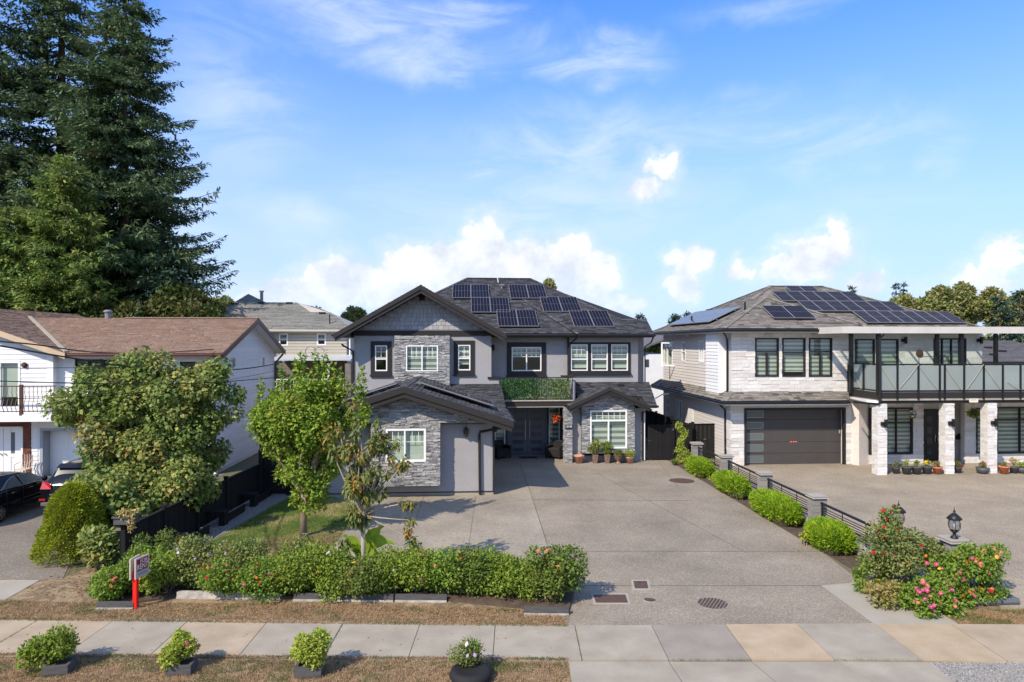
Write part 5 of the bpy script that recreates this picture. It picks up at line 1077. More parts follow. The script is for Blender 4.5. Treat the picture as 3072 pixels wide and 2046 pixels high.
# right part, lower: wall, door recess, columns
V5=31.15; uD0=lu(2610,V5); wv=Wall(h2,tf_front(V5),'wall',m_wstone,.25); uZ=lu(3072,V5)+5.4; zB=3.2
wv.rect(uD0,lu(2770,V5),0,zB); r1=wrect(2608,2738,1223,1362,V5)
window(wv,*r1,mull=(.62,),trans=(.68,),fm=m_trim,blind=.02,bands=.1,fw=.08); ow=wv.build()
stones(wv,ow,(uD0,lu(2770,V5),.02,zB),[r1],(.13,.2),(.35,.9),(.01,.04),m_wstoneo,m_wstone,20,jit=.01)
b=MB(); q=lu(2576,V4-.35); b.prism([(lu(2553,V4),V4,0),(q,V4-.38,0),(lu(2622,V4),V4+.1,0),(lu(2600,V4),V4+.3,0)],(0,0,3.1)); b.build('angled_pier',m_wstone,h2)
V6=31.75; b=MB(); b.box(lu(2765,V6),lu(2900,V6),V6,V6+.2,0,zB); b.box(lu(2770,V5)-.2,lu(2770,V5),V5,V6,0,zB); b.build('wall',m_wstone,h2)
r=wrect(2772,2840,1231,1386,V6); b=MB(); b.box(r[0]-.06,r[0],V6-.08,V6,0,r[3]+.06).box(r[1],r[1]+.06,V6-.08,V6,0,r[3]+.06).box(r[0],r[1],V6-.08,V6,r[3],r[3]+.06); b.build('door_frame',m_black,h2)
for k in range(2):
    mid=(r[0]+r[1])/2; a,c=(r[0],mid-.006) if k==0 else (mid+.006,r[1]); b=MB(); b.box(a,c,V6-.05,V6-.001,.06,r[3]); d=b.build('door',mat('near black door',(.02,.018,.018),.25) if k==0 else bpy.data.materials['near black door'],h2)
    for i in range(4): zz=.35+i*.52; P(tf_front(V6),'door_light',a+.12,a+.36,-.058,-.05,zz,zz+.3,m_doorp,d)
    x=c-.07 if k==0 else a+.07; b=MB(); b.tube([(x,V6-.06,.95),(x,V6-.11,1.0),(x-.03,V6-.11,1.15),(x+.02,V6-.11,1.28),(x,V6-.06,1.35)],.018,6); b.build('handle',m_chrome,d)
b=MB(); b.box(r[0]-.1,r[1]+.1,V6-.25,V6-.08,0,.06); b.build('threshold',m_conc,h2)
# recess wall with mailbox, then window walls
b=MB(); b.prism([(lu(2893,V6),V6,0),(lu(2893,V6)+.05,V6,0),(lu(2893,V5),V5-.1,0),(lu(2893,V5)-.05,V5-.1,0)],(0,0,zB)); b.build('recess_wall',m_wstone,h2)
wv2=Wall(h2,tf_front(V5-.1),'wall',m_wstone,.25); ux0=lu(2893,V5-.1); wv2.rect(ux0,uZ,0,zB); r2=wrect(2927,2965,1223,1360,V5-.1); r3=wrect(2988,3090,1221,1360,V5-.1); hl=[r2,r3]
window(wv2,*r2,trans=(.72,),fm=m_trim,blind=.02,bands=.1,fw=.08); window(wv2,*r3,trans=(.72,),mull=(.7,),fm=m_trim,blind=.02,bands=.1,fw=.08); ow2=wv2.build()
stones(wv2,ow2,(ux0,ux0+8,.02,zB),hl,(.13,.2),(.35,.9),(.01,.04),m_wstoneo,m_wstone,16,jit=.01)
vcol=28.9
def column(px0,px1,label):
    a,c=lu(px0,vcol-.3),lu(px1,vcol-.3); w_=Wall(h2,tf_front(vcol-.28),'column',m_wstone,.42); w_.rect(a+.02,c-.02,0,3.12); o=w_.build()
    stones(w_,o,(a,c,.01,3.12),[],(.1,.17),(.22,.5),(.006,.022),m_wstoneo,m_wstone,14,jit=.012)
    w2=Wall(h2,tf_left(a+.02),'column_side',m_wstone,.03); w2.rect(vcol-.28,vcol+.14,0,3.12); o2=w2.build(); stones(w2,o2,(vcol-.29,vcol+.15,.01,3.12),[],(.1,.17),(.22,.45),(.006,.02),m_wstoneo,m_wstone,0)
    return (a,c)
c1=column(2633,2662,None); c2=column(2837,2864,None); c3=column(2963,2992,None)
for (c_,l) in ((c1,'black box lamp on the left porch column'),(c2,'black box lamp on the middle porch column'),(c3,'black box lamp on the right porch column')):
    x=c_[1]-.12; v_=vcol-.34; rt=root('porch_lamp',l,'wall lamp',(x,v_,2.25),group='black box lamps on the porch columns'); b=MB(); b.box(x-.05,x+.05,v_-.1,v_-.0,2.1,2.45); b.build('shade',m_black,rt); b=MB(); b.box(x-.2,x+.02,v_-.04,v_+.03,2.18,2.34); b.build('bracket',m_black,rt)
# balcony slab, beam, railing
vb=28.75; ubl=lu(2636,vb); zf=3.62
b=MB(); b.prism([(uD0-.0,V5,3.15),(lu(2545,V4),V4,3.15),(ubl-.3,vb+.4,3.15),(ubl,vb,3.15),(uZ,vb,3.15),(uZ,V5,3.15)],(0,0,.1)); b.build('porch_ceiling',m_white,h2)
b=MB(); b.box(ubl,uZ,vb-.02,vb+.15,3.12,3.36); b.build('porch_beam',m_fascia,h2); b=MB(); b.box(ubl-.05,uZ,vb-.12,vb-.03,3.36,zf); b.build('balcony_fascia',m_fascia,h2)
b=MB(); b.prism([(lu(2545,V4),V4,3.26),(ubl-.05,vb-.1,3.26),(uZ,vb-.1,3.26),(uZ,34,3.26),(lu(2545,V4),34,3.26)],(0,0,zf-3.24)); b.build('balcony_floor',m_cap,h2)
b=MB(); b.prism([(lu(2545,V4)-.06,V4-.05,3.3),(lu(2545,V4)-.02,V4-.05,3.3),(ubl-.02,vb-.12,3.3),(ubl-.06,vb-.12,3.3)],(0,0,zf-3.3)); b.build('balcony_fascia',m_fascia,h2)
zr=lz(2800,1093,vb); rl_=MB(); xl=lu(2545,V4)-.04
rl_.tube([(xl,V4-.05,zr),(ubl,vb-.12,zr),(uZ,vb-.12,zr)],.035,4); rail4=rl_.build('balcony_railing',m_black,h2)
b=MB(); b.tube([(xl,V4-.05,zf+.06),(ubl,vb-.12,zf+.06),(uZ,vb-.12,zf+.06)],.025,4); b.build('bottom_rail',m_black,rail4)
def post_at(u,v,z0=3.3,r=.035): b=MB(); b.box(u-r,u+r,v-r,v+r,z0,zr); b.build('post',m_black,rail4)
ps=[lu(p,vb-.12) for p in (2640,2692,2755,2819,2834,2892,2951,3008,3061,3115,3170)]
for u in ps: post_at(u,vb-.12)
mxy=[(xl,V4-.05),((xl+ubl)/2,(V4+vb-.17)/2),(ubl-.02,vb-.1)]
for p in mxy[:2]: post_at(p[0],p[1],3.3,.03)
for i in range(len(ps)-1):
    b=MB(); b.box(ps[i]+.05,ps[i+1]-.05,vb-.128,vb-.116,zf+.1,zr-.05); b.build('glass_panel',m_frost,rail4)
for i in range(2):
    (a0,b0),(a1,b1)=mxy[i],mxy[i+1]; b=MB(); b.prism([(a0+.04,b0-.04,zf+.1),(a1-.04,b1+.04,zf+.1),(a1-.04,b1+.04,zr-.05),(a0+.04,b0-.04,zr-.05)],(.01,.005,0)); b.build('glass_panel',m_frost,rail4)
# rope strung along the railing
rp=root('rope_garland','cream rope tied in zigzags along the glass balcony railing','rope',(ubl,vb-.2,zf)); b=MB(); vv=vb-.17
zz=[(2643,1093),(2692,1170),(2757,1093)]
def seg(p,q): 
    a=L(*p,vv);c=L(*q,vv); b.tube([(a[0],vv,a[1]),((a[0]+c[0])/2,vv,(a[1]+c[1])/2-.04),(c[0],vv,c[1])],.012,5)
for s_ in (((2643,1098),(2690,1170)),((2700,1163),(2756,1093)),((2760,1102),(2815,1170)),((2838,1102),(2885,1170)),((2898,1170),(2951,1093)),((2955,1102),(3003,1168)),((3022,1145),(3060,1168))): seg(*s_)
b.build('rope',m_rope,rp)
a=mxy[0]; c=mxy[2]; b=MB(); b.tube([(a[0]-.03,a[1]-.08,zr-.03),((a[0]+c[0])/2-.1,(a[1]+c[1])/2,zf+.08)],.012,5); b.build('rope',m_rope,rp)
# canopy posts and beam
zc0,zc1=lz(2800,1000,vb-.1),lz(2800,980,vb-.1); b=MB(); b.box(lu(2527,vb-.2),uZ,vb-.2,vb-.02,zc0,zc1); b.build('canopy_beam',m_beam,h2)
b=MB(); b.box(lu(2527,vb-.2),lu(2527,vb-.2)+.15,vb-.02,V4,zc0,zc1); b.build('canopy_beam',m_beam,h2)
x=lu(2560,vb); k=0
while x<uZ: b=MB(); b.box(x,x+.06,vb-.02,vm,zc1-.12,zc1-.02); b.build('rafter',m_white,h2); x+=.9
b=MB(); b.box(lu(2540,vb),uZ,vb,vm,zc1-.015,zc1); b.build('canopy_glass',m_glass,h2)
for px,v_ in ((2553,vb+2.0),(2635,vb),(2811,33.0-.6),(2884,vb+.1),(2987,33.0-.9)):
    x=lu(px,v_); b=MB(); b.box(x-.075,x+.075,v_-.075,v_+.075,zf-.1,zc0+.02); b.build('canopy_post',m_black,h2)
b=MB(); x=lu(2641,vb-.25); b.tube([(lu(2665,vb),vb+.3,zc0-.02),(x,vb-.22,zc0-.25),(x,vb-.22,zf-.35),(x-.05,vb-.22,zf-.5),(lu(2565,29.8),29.9,3.1)],.05,6); b.build('downspout',m_black,h2)
# upper wall behind balcony
V7=32.95; wu4=Wall(h2,tf_front(V7),'wall',m_wstone,.2); uw1=lu(2946,V7); wu4.rect(uBx-.3,uw1,zf-.1,Z4-.16); hh_=[]
for r in ((2565,2624,1017,1103),(2638,2695,1017,1103),(2800,2898,1015,1170)):
    r_=wrect(*r,V7); hh_.append(r_); window(wu4,*r_,mull=() if r[1]-r[0]<80 else (.27,.55,.8),fm=m_black,blind=.02,bands=.12,fw=.07)
o7=wu4.build(); stones(wu4,o7,(uBx,uw1,zf,Z4-.2),hh_,(.2,.28),(.6,1.3),(.004,.012),m_wstoneo,m_wstone,0,jit=.004)
b=MB(); b.box(uBx-.2,uBx,V4+.2,V7,zf-.1,Z4-.16); b.box(uw1-.2,uw1,V7+.2,42,0,Z4-.16); b.box(uA,uw1,42.2,42.4,0,Z4-.16); b.build('wall',m_wstone,h2)
for px,l in ((2712,'black box lamp on the balcony wall between two windows'),(2938,'black box lamp at the far right end of the balcony wall')):
    x=lu(px,V7); rt=root('balcony_lamp',l,'wall lamp',(x,V7,5.9)); b=MB(); b.box(x-.05,x+.05,V7-.2,V7-.1,5.75,6.1); b.build('shade',m_black,rt); b=MB(); b.box(x-.16,x+.05,V7-.1,V7-.01,5.84,6.0); b.build('bracket',m_black,rt)
# number sign on beam
sp4=wrect(2908.5,2932,1196,1207,vb-.15); rt=root('house_number_sign','small pale illegible house number box on the porch beam','sign',(sp4[0],vb-.1,sp4[2])); b=MB(); b.box(sp4[0],sp4[1],vb-.2,vb-.13,sp4[2],sp4[3]); b.build('plate',mat('cream plate',(.7,.65,.52),.5),rt)
for k in range(5): P(tf_front(vb),'mark',sp4[0]+.05+k*.05,sp4[0]+.075+k*.05,-.204,-.2,sp4[2]+.09,sp4[3]-.02,m_cap,rt)
# basketball-like round ornament + clothes rack on balcony
q=L(2757,1060,V7-1.2); rt=root('clothes_rack','black tube clothes rack standing on the glass balcony','rack',(q[0],V7-1.2,zf)); b=MB(); x1_=lu(2845,V7-1.2); zt_=lz(2800,1069,V7-1.2); b.tube([(q[0],V7-1.2,zf),(q[0],V7-1.2,zt_),(x1_,V7-1.2,zt_),(x1_,V7-1.2,zf)],.02,6); b.build('frame',m_black,rt)
for xx in (q[0],x1_): b=MB(); b.tube([(xx,V7-1.5,zf+.03),(xx,V7-.9,zf+.03)],.02,6); b.build('foot',m_black,rt)
q=L(2757,1060,V7); rt=root('wall_ornament','round reddish ornament on the white balcony wall','ornament',(q[0],V7,q[1])); b=MB(); b.lathe([(.17,-.06),(.15,-.08),(.0,-.09)],(q[0],V7,q[1]),16,axis='y'); b.build('disc',m_brickr,rt); b=MB(); b.lathe([(.19,-.03),(.19,-.06),(.17,-.07)],(q[0],V7,q[1]),16,axis='y'); b.build('rim',m_gutbr,rt)
# mailbox and keypad in recess
q=L(2876,1310,V6-.02); rt=root('mailbox','small dark mailbox in the shaded recess beside the black doors','mailbox',(q[0],V6,q[1])); b=MB(); b.prism([(q[0]-.17,V6-.12,q[1]-.12),(q[0]+.17,V6-.12,q[1]-.12),(q[0]+.17,V6-.12,q[1]+.05),(q[0],V6-.12,q[1]+.16),(q[0]-.17,V6-.12,q[1]+.05)],(0,.1,0)); b.build('box',m_trim,rt); b=MB(); b.box(q[0]-.12,q[0]+.12,V6-.13,V6-.12,q[1]+.0,q[1]+.03); b.build('slot',m_black,rt)
# solar arrays
s4=e4; ez=Vector((0,1,s4)).normalized(); LM=lambda px,py,lf=.12:LS(px,py,vm,Z4+lf,s4)
def rowarr(y0,y1,xl_,xr_,label,n):
    c=LM(xl_[1],y1); d=LM(xr_[1],y1); a=LM(xl_[0],y0); w=(d[0]-c[0])/n-.02; l=(Vector(a)-Vector(c)).dot(ez); me=solar_mesh(w,l,8,2,m_cell); array(label,(c[0],c[1],c[2]-.12),Vector((1,0,0)),ez,n,1,w,l-.02,me,group='solar panels on the taupe roof')
rowarr(859,874,(2354,2371),(2438,2455),'short top row of solar panels at the ridge of the taupe roof',2)
rowarr(875,903,(2297,2345),(2553,2595),'upper long row of solar panels on the taupe roof',6)
rowarr(904,933,(2353,2425),(2668,2717),'middle long row of solar panels on the taupe roof',7)
rowarr(934,968,(2505,2600),(2838,2896),'lowest long row of solar panels just above the white canopy beam',8)
Lf1=lambda px,py:LS(px,py,30.6,Z4+.12,e4); a=Lf1(2279,918); c=Lf1(2320,954); d=Lf1(2446,954); l=(Vector(a)-Vector(c)).dot(ez); w=(d[0]-c[0])/2-.02; array('dark blue solar panel pair on the small hip above the upper windows',(c[0],c[1],c[2]-.12),Vector((1,0,0)),ez,2,1,w,l,solar_mesh(w,l,7,2,m_cell),group='solar panels on the taupe roof')
# array on the left slope
ea=Vector((1,0,e4)).normalized(); me3=solar_mesh(1.0,1.9,4,2,m_cellb)
array('blue solar panels on the side slope facing the grey house',(uE+.55,41.0,Z4+.55*e4),Vector((0,-1,0)),ea,7,1,1.0,1.9,solar_mesh(1.0,1.9,4,2,m_cellb),.14,group='solar panels on the taupe roof')
# ================================================================ LEFT WHITE SIDED HOUSE
VE=30.35; tL=L(668,1058,VE); uG=tL[0]; zE=5.35; zR=7.02; vR=35.4; vBk=40.45
h3=root('house','white sided house with brown shingle roof and iron balcony railing at left','house',(uG-5,VE,0))
uCr=-22.7; crE=-17.05; crZ=7.42; crs=(crZ-zE)/(crE-uCr); vf=30.2
ms_=(zR-zE)/(vR-VE)
mp=[(crE,VE,zE),(uG,VE,zE),(uG,vR,zR),(uCr+(crZ-zR)/crs,vR,zR)]
cp=[(uCr,vf,crZ),(crE,vf,zE),(crE,VE,zE),(uCr+(crZ-zR)/crs,vR,zR),(uCr,vR+1.6,crZ)]
cp2=[(uCr,vf,crZ),(uCr,vR+6,crZ),(uCr-5.6,vR+6,zE),(uCr-5.6,vf,zE)]
cp3=[(uCr,vR+1.0,crZ),(uCr,vR+6,crZ),(uCr+1.2,vR+6,crZ-.4),(uCr+(crZ-zR)/crs,vR,zR)]
r3=deck(h3,[mp,[(uG,vR,zR),(uG,vBk,zE),(crE,vBk,zE),(crE,vR,zR)],cp,cp2,cp3],m_gutbr,.12,label='brown asphalt shingle roof')
roof_plane(r3,mp,m_shb,m_shbo,260,tab=(.25,.4)); roof_plane(r3,cp,m_shb,m_shbo,40,tab=(.25,.4)); roof_plane(r3,[(uG,vR,zR),(uG,vBk,zE),(crE,vBk,zE),(crE,vR,zR)],m_shb,m_shbo,0); roof_plane(r3,cp3,m_shb,m_shbo,0); roof_plane(r3,cp2,m_shb,m_shbo,0)
b=MB(); a=Vector((crE,VE,zE+.03)); c=Vector((uCr+(crZ-zR)/crs,vR,zR+.03)); b.tube([a,c],.1,4); b.build('valley_flashing',m_conc,r3)
caps(r3,(crE,vR,zR),(uG,vR,zR),m_shb)
for a,c,nm in (((uG,VE,zE),(uG,vR,zR),0),((uG,vBk,zE),(uG,vR,zR),0)):
    b=MB(); b.prism([(a[0],a[1],a[2]),(c[0],c[1],c[2]),(c[0],c[1],c[2]-.24),(a[0],a[1],a[2]-.24)],(.04,0,0)); b.build('rake_board',m_gutbr,h3)
b=MB(); b.prism([(uCr,vf-.04,crZ),(crE+.05,vf-.04,zE),(crE+.05,vf-.04,zE-.24),(uCr,vf-.04,crZ-.24)],(0,.04,0)); b.build('rake_board',mat('cream rake board',[(.55,.42,.28),(.5,.36,.23)],.7,scale=3),h3)
b=MB(); b.tube([(crE,VE-.06,zE-.08),(uG,VE-.06,zE-.08)],.065,6); b.build('gutter',m_gutbr,h3); b=MB(); b.tube([(uG-.1,vBk+.05,zE-.08),(crE,vBk+.05,zE-.08)],.065,6); b.build('gutter',m_gutbr,h3)
b=MB(); b.box(crE,uG,VE,31.3,zE-.17,zE-.13); b.build('soffit',m_white,h3); 
b=MB(); b.prism([(uG-.5,VE,zE-.14),(uG-.5,vR,zR-.14),(uG-.5,vBk,zE-.14),(uG-.5,vBk,zE-.17),(uG-.5,vR,zR-.17),(uG-.5,VE,zE-.17)],(.5,0,0)); b.build('soffit',m_white,h3)
q=LS(324,948,VE,zE,ms_); b=MB(); b.lathe([(.14,-.1),(.14,.28),(.2,.3),(.2,.36),(.12,.42)],(LS(324,955,VE,zE,ms_)),12); b.build('roof_vent',m_frame,r3)
# gable side wall
uw=uG-.5; wg3=Wall(h3,tf_right(uw),'wall',m_wsiding,.2); wg3.rect(31.0,39.9,0,zE-.1); kz=zE-.1; kd=(zR-.15-kz)/ms_; wg3.poly([(vR-kd,kz),(vR+kd,kz),(vR,zR-.15)])
for r in ((694,706,1072,1105),(786,793,1070,1100),(695,706,1153,1190),(778,790,1160,1200)): 
    va=LU(r[0],1028,uw)[0]; vb_=LU(r[1],1028,uw)[0]; z1=LU(r[0],r[2],uw)[1]; z0=LU(r[0],r[3],uw)[1]; window(wg3,va,vb_,z0,z1,blind=None,fw=.05)
og=wg3.build(); siding(wg3,og,31.0,39.9,.15,zR-.2,m_wsiding,.2,.025,clip=lambda z:(31.0,39.9) if z<kz else ((vR-(zR-.15-z)/ms_,vR+(zR-.15-z)/ms_) if z<zR-.3 else None))
b=MB(); b.box(uw-.1,uw+.03,30.96,31.06,0,zE-.1); b.box(uw-.1,uw+.03,39.84,39.94,0,zE-.1); b.build('corner_board',m_white,h3)
pipe(h3,[(lu(670,30.3)+.0,30.3,zE-.15),(uw-.2,30.75,zE-.5),(uw-.06,30.95,zE-.7),(uw-.06,30.9,.2)],.05,m_gutbr); pipe(h3,[(uw+.4,40.4,zE-.2),(uw+.1,39.9,zE-.7),(uw+.1,39.9,.2)],.06,m_gutbr)
# front walls
wf=Wall(h3,tf_front(31.0),'wall',m_wsiding,.2); ucn=lu(165,31.0); wf.rect(ucn,uw-.02,2.9,zE-.14)
for r in ((226,268,1078,1150),(268,310,1078,1150),(310,345,1079,1150),(540,590,1085,1150)): window(wf,*wrect(*r,31.0),blind=None,fm=m_trim,fw=.06)
of=wf.build(); siding(wf,of,ucn,uw-.02,2.9,zE-.14,m_wsiding,.2,.025)
wc3=Wall(h3,tf_front(30.7),'wall',m_wsiding,.2); ucl=-26; wc3.rect(ucl,ucn,2.7,zE); wc3.poly([(uCr-5,zE),(ucn,zE),(ucn,zE+.02),(uCr,crZ-.2)]); rr3=wrect(-60,62,1083,1225,30.7); window(wc3,*rr3,mull=(.5,),blind=.25,fw=.09,bands=.05,stripes=False)
oc=wc3.build(); siding(wc3,oc,ucl,ucn,2.7,zE+1.9,m_wsiding,.2,.025,clip=lambda z:(ucl,ucn) if z<zE else (uCr-(crZ-.2-z)/crs,min(ucn,uCr+(crZ-.2-z)/crs)) if z<crZ-.4 else None)
b=MB(); b.box(ucn-.02,ucn+.12,30.66,31.0,2.7,zE-.1); b.box(ucn-.14,ucn-.02,30.66,30.7,2.7,zE-.1); b.build('corner_board',m_white,h3)
q=L(73,1095,30.65); rt=root('wall_globe','small round brown fixture on the white siding above the balcony','wall fixture',(q[0],30.6,q[1])); b=MB(); b.lathe([(.1,-.0),(.1,-.05),(.06,-.09),(0,-.1)],(q[0],30.66,q[1]),14,axis='y'); b.build('disc',m_gutbr,rt); b=MB(); b.lathe([(.12,0),(.12,-.03),(.1,-.035)],(q[0],30.66,q[1]),14,axis='y'); b.build('rim',m_black,rt)
# lower floor: balcony deck, brick entry, doors, garage
ud=lu(166,29.9); b=MB(); b.box(-27,ud,29.9,30.9,2.5,2.8); b.build('deck_fascia',m_white,h3); b=MB(); b.box(-27,uw-.02,30.9,31.0,2.5,2.9); b.build('band_board',m_white,h3)
b=MB(); b.tube([(-27,29.95,3.98),(ud,29.95,3.98)],.03,4); rb=b.build('balcony_railing',m_gutbr,h3); b=MB(); b.tube([(-27,29.95,2.92),(ud,29.95,2.92)],.025,4); b.build('bottom_rail',m_gutbr,rb)
x=ud-.05
while x>-24.5:
    b=MB(); b.tube([(x,29.95,3.98),(x,29.93,3.7),(x,29.98,3.5),(x,29.86,3.15),(x,29.95,2.92)],.011,4); b.build('baluster',m_gutbr,rb); x-=.17
b=MB(); x=lu(64,29.95); b.box(x-.06,x+.06,29.9,30.0,2.75,4.05); b.build('post',m_gutbr,rb)
vl=31.0; wl3=Wall(h3,tf_front(vl),'wall',m_wsiding,.2); wl3.rect(-27,uw-.02,0,2.5); g0,g1=lu(121,vl),lu(420,vl); gzt=lz(126,1292,vl); wl3.hole(g0,g1,-.1,gzt); d0_,d1_=lu(-60,vl),lu(71,vl); wl3.hole(d0_,d1_,-.1,lz(40,1280,vl)); ol3=wl3.build()
bl0,bl1=lu(71,vl),lu(94,vl); wl3.hole(-27,bl1,-.1,3); siding(wl3,ol3,bl1,g0-.1,.1,2.5,m_wsiding,.2,.025)
b=MB(); b.box(bl0,bl1,vl-.03,vl,0,2.5); b.box(-24,bl1,vl-.03,vl,lz(40,1279,vl),2.5); bs=b.build('brick_surround',m_brickr,h3)
z=.05; k=0
while z<2.45:
    a=bl0+.03 if k%2 else bl0-.07
    while a<bl1-.05: A0=max(a,bl0+.01); A1=min(a+.19,bl1-.01); piece('brick',bs,A0,A1,vl-.055,vl-.03,z,z+.065,m_brick); a+=.2
    z+=.078; k+=1
a=lu(-30,vl)
while a<bl1-.1: 
    for i in range(3): piece('brick',bs,a,a+.19,vl-.055,vl-.03,2.28+i*.075,2.28+i*.075+.062,m_brick)
    a+=.2
zd=lz(40,1280,vl); md=lu(8,vl)
for a,c in ((d0_,md-.01),(md+.01,d1_-.08)):
    b=MB(); b.box(a,c,vl+.06,vl+.1,0,zd-.06); b.box(a,a+.3,vl+.04,vl+.06,0,zd-.06); b.box(c-.3,c,vl+.04,vl+.06,0,zd-.06); b.box(a+.3,c-.3,vl+.04,vl+.06,.85,1.0); b.box(a+.3,c-.3,vl+.04,vl+.06,0,.25); d=b.build('door',m_white,h3)
    b=MB(); b.box(a+.3,c-.3,vl+.05,vl+.056,1.0,zd-.25); b.build('door_glass',plain('lace door glass',(.12,.14,.16),.2) if 'lace door glass' not in bpy.data.materials else bpy.data.materials['lace door glass'],d)
    b=MB(); b.lathe([(.03,-.06),(.035,-.02),(.0,.0)],(c-.08 if a==d0_ else a+.08,vl+.03,1.0),8,axis='y'); b.build('handle',m_chrome,d)
b=MB(); b.box(d1_-.08,d1_,vl-.06,vl+.1,0,zd); b.box(d0_,d1_,vl-.06,vl+.1,zd-.06,zd); b.build('door_frame',m_white,h3)
b=MB(); b.box(g0,g0+.12,vl-.04,vl+.55,0,gzt); b.box(g0,g1,vl-.04,vl+.1,gzt,gzt+.1); b.build('garage_jamb',mat('blue grey jamb',(.3,.34,.38),.6),h3)
b=MB(); b.box(g0+.12,g1,vl+.5,vl+.55,0,gzt); gg3=b.build('garage_door',m_white,h3); hh=gzt/4
for k in range(4):
    for j in range(5): x=g0+.2+j*.85; P(tf_front(vl),'door_panel',x,x+.7,.482,.5,k*hh+.08,(k+1)*hh-.08,m_white,gg3)
# ================================================================ HOUSE BEHIND (beige) and other distant buildings
vB5=50.0; h5=root('house','beige house with grey green hipped roof seen between the left and middle houses','house',(-14,vB5,0)); z5=6.72; s5=.5
Q=lambda px,py:LS(px,py,49.5,z5,s5)
f1=[Q(600,990),Q(1060,990),Q(993,938),Q(932,937),Q(890,907),Q(797,907),Q(745,882),Q(640,945)]
r5=deck(h5,[f1,[f1[1],(f1[1][0],62,z5),(f1[4][0],62,f1[4][2]),f1[4],f1[3],f1[2]]],m_bsiding,.15); roof_plane(r5,[f1[0],f1[1],f1[2],f1[3],f1[4],f1[5],f1[6],f1[7]],m_shg,None,0,exp=.25,tab=(.5,1.0))
b=MB(); a,c=lu(610,vB5),lu(1040,vB5); wb5=Wall(h5,tf_front(vB5),'wall',m_bsiding,.2); wb5.rect(a,c,0,z5-.15)
for r in ((837,864,1000,1037),(951,978,1000,1036)): window(wb5,*wrect(*r,vB5),trans=(.5,),blind=.4,fw=.09)
r_=wrect(838,1040,1085,1210,vB5); o5_=wb5.build(); b=MB(); b.box(c-.2,c,vB5,62,0,z5-.15); b.build('wall',m_bsiding,h5)
# clapboards of the far wall
z=2.0
while z<z5-.2:
    for q in grid_rects(a,c,z,z+.22,wb5.holes):
        if q[3]-q[2]>.05: piece('board',o5_,q[0],q[1],vB5-.03,vB5,q[2],q[3]-.03,m_bsiding)
    z+=.22
b=MB(); b.tube([(a,49.45,z5-.08),(f1[1][0],49.45,z5-.08)],.08,6); b.build('gutter',m_bsiding,h5)
b=MB(); pr=lu(1052,46.5); b.prism([(lu(800,46.5),46.5,lz(900,1082,46.5)),(pr,46.5,lz(900,1082,46.5)),(pr,vB5,lz(900,1082,46.5)+.25),(lu(800,46.5),vB5,lz(900,1082,46.5)+.25)],(0,0,.08)); b.build('patio_roof',m_metalroof,h5)
for px in (985,): b=MB(); x=lu(px,46.6); b.box(x-.06,x+.06,46.6,46.72,0,4.4); b.build('patio_post',m_white,h5)
b=MB(); b.box(lu(1035,46.6),lu(1052,46.6),46.6,50,0,4.4); b.box(lu(815,49),lu(1035,49),49.7,49.75,2.2,4.4); b.build('patio_wall',mat('taupe wall painted shade',[(.16,.14,.125),(.2,.18,.16)],.8),h5)  # taupe darkened to paint in the shade under the patio roof
b=MB(); b.tube([(lu(800,46.6),46.6,3.35),(lu(1035,46.6),46.6,3.35)],.04,4); rr5=b.build('patio_railing',m_white,h5)
x=lu(800,46.6)
while x<lu(1035,46.6): b=MB(); b.tube([(x,46.6,2.35),(x,46.6,3.35)],.022,4); b.build('baluster',m_white,rr5); x+=.22
b=MB(); b.box(lu(800,46.6),lu(1035,46.6),46.5,50,2.1,2.35); b.build('patio_floor',m_bsiding,h5)
pipe(h5,[(lu(1027,46.9),vB5-.1,z5-.2),(lu(1027,46.9),vB5-.1,4.6)],.06,m_white)
for px,py in ((705,913),(783,911),(868,911),(967,941)): vent(r5,Q(px,py),.45,.12)
q=Q(785,905); b=MB(); b.tube([q,(q[0],q[1],q[2]+.75)],.12,8); b.tube([(q[0],q[1],q[2]+.75),(q[0],q[1],q[2]+.85)],.18,8); b.build('vent_pipe',m_frame,r5); q=Q(989,972); b=MB(); b.tube([q,(q[0],q[1],q[2]+.7)],.05,6); b.build('vent_pipe',m_black,r5)
# dish-like loops of cable on patio roof
rt=root('cable_coil','loops of grey cable on the pale patio roof of the beige house','cable',(lu(945,46.7),46.7,4.6)); b=MB(); ct=(lu(948,46.7),46.7,lz(948,1055,46.7))
b.tube([(ct[0]-.35+.35*math.cos(t_),46.7,ct[2]+.35*math.sin(t_)) for t_ in [i*.45 for i in range(15)]],.03,5); b.tube([(ct[0]+.2+.35*math.cos(t_),46.75,ct[2]+.3*math.sin(t_)) for t_ in [i*.45 for i in range(12)]],.03,5); b.build('cable',m_frame,rt)
# white building behind, in the gap
h6=root('house','sliver of a white building with dark roof in the gap behind the grey house','house',(10.2,56,0)); b=MB(); a,c=lu(1932,52),lu(1958,52); b.box(a-1,c+2,52,60,0,4.9); b.build('wall',m_wsiding,h6); b=MB(); b.prism([(a-1.5,51.6,4.8),(c+2.5,51.6,6.6),(c+2.5,51.6,6.75),(a-1.5,51.6,4.95)],(0,9,0)); b.build('roof',m_shd,h6)
wq=wrect(1936,1946,1078,1100,51.98); b=MB(); b.box(wq[0],wq[1],51.95,51.99,wq[2],wq[3]); b.build('window',m_doorp,h6)
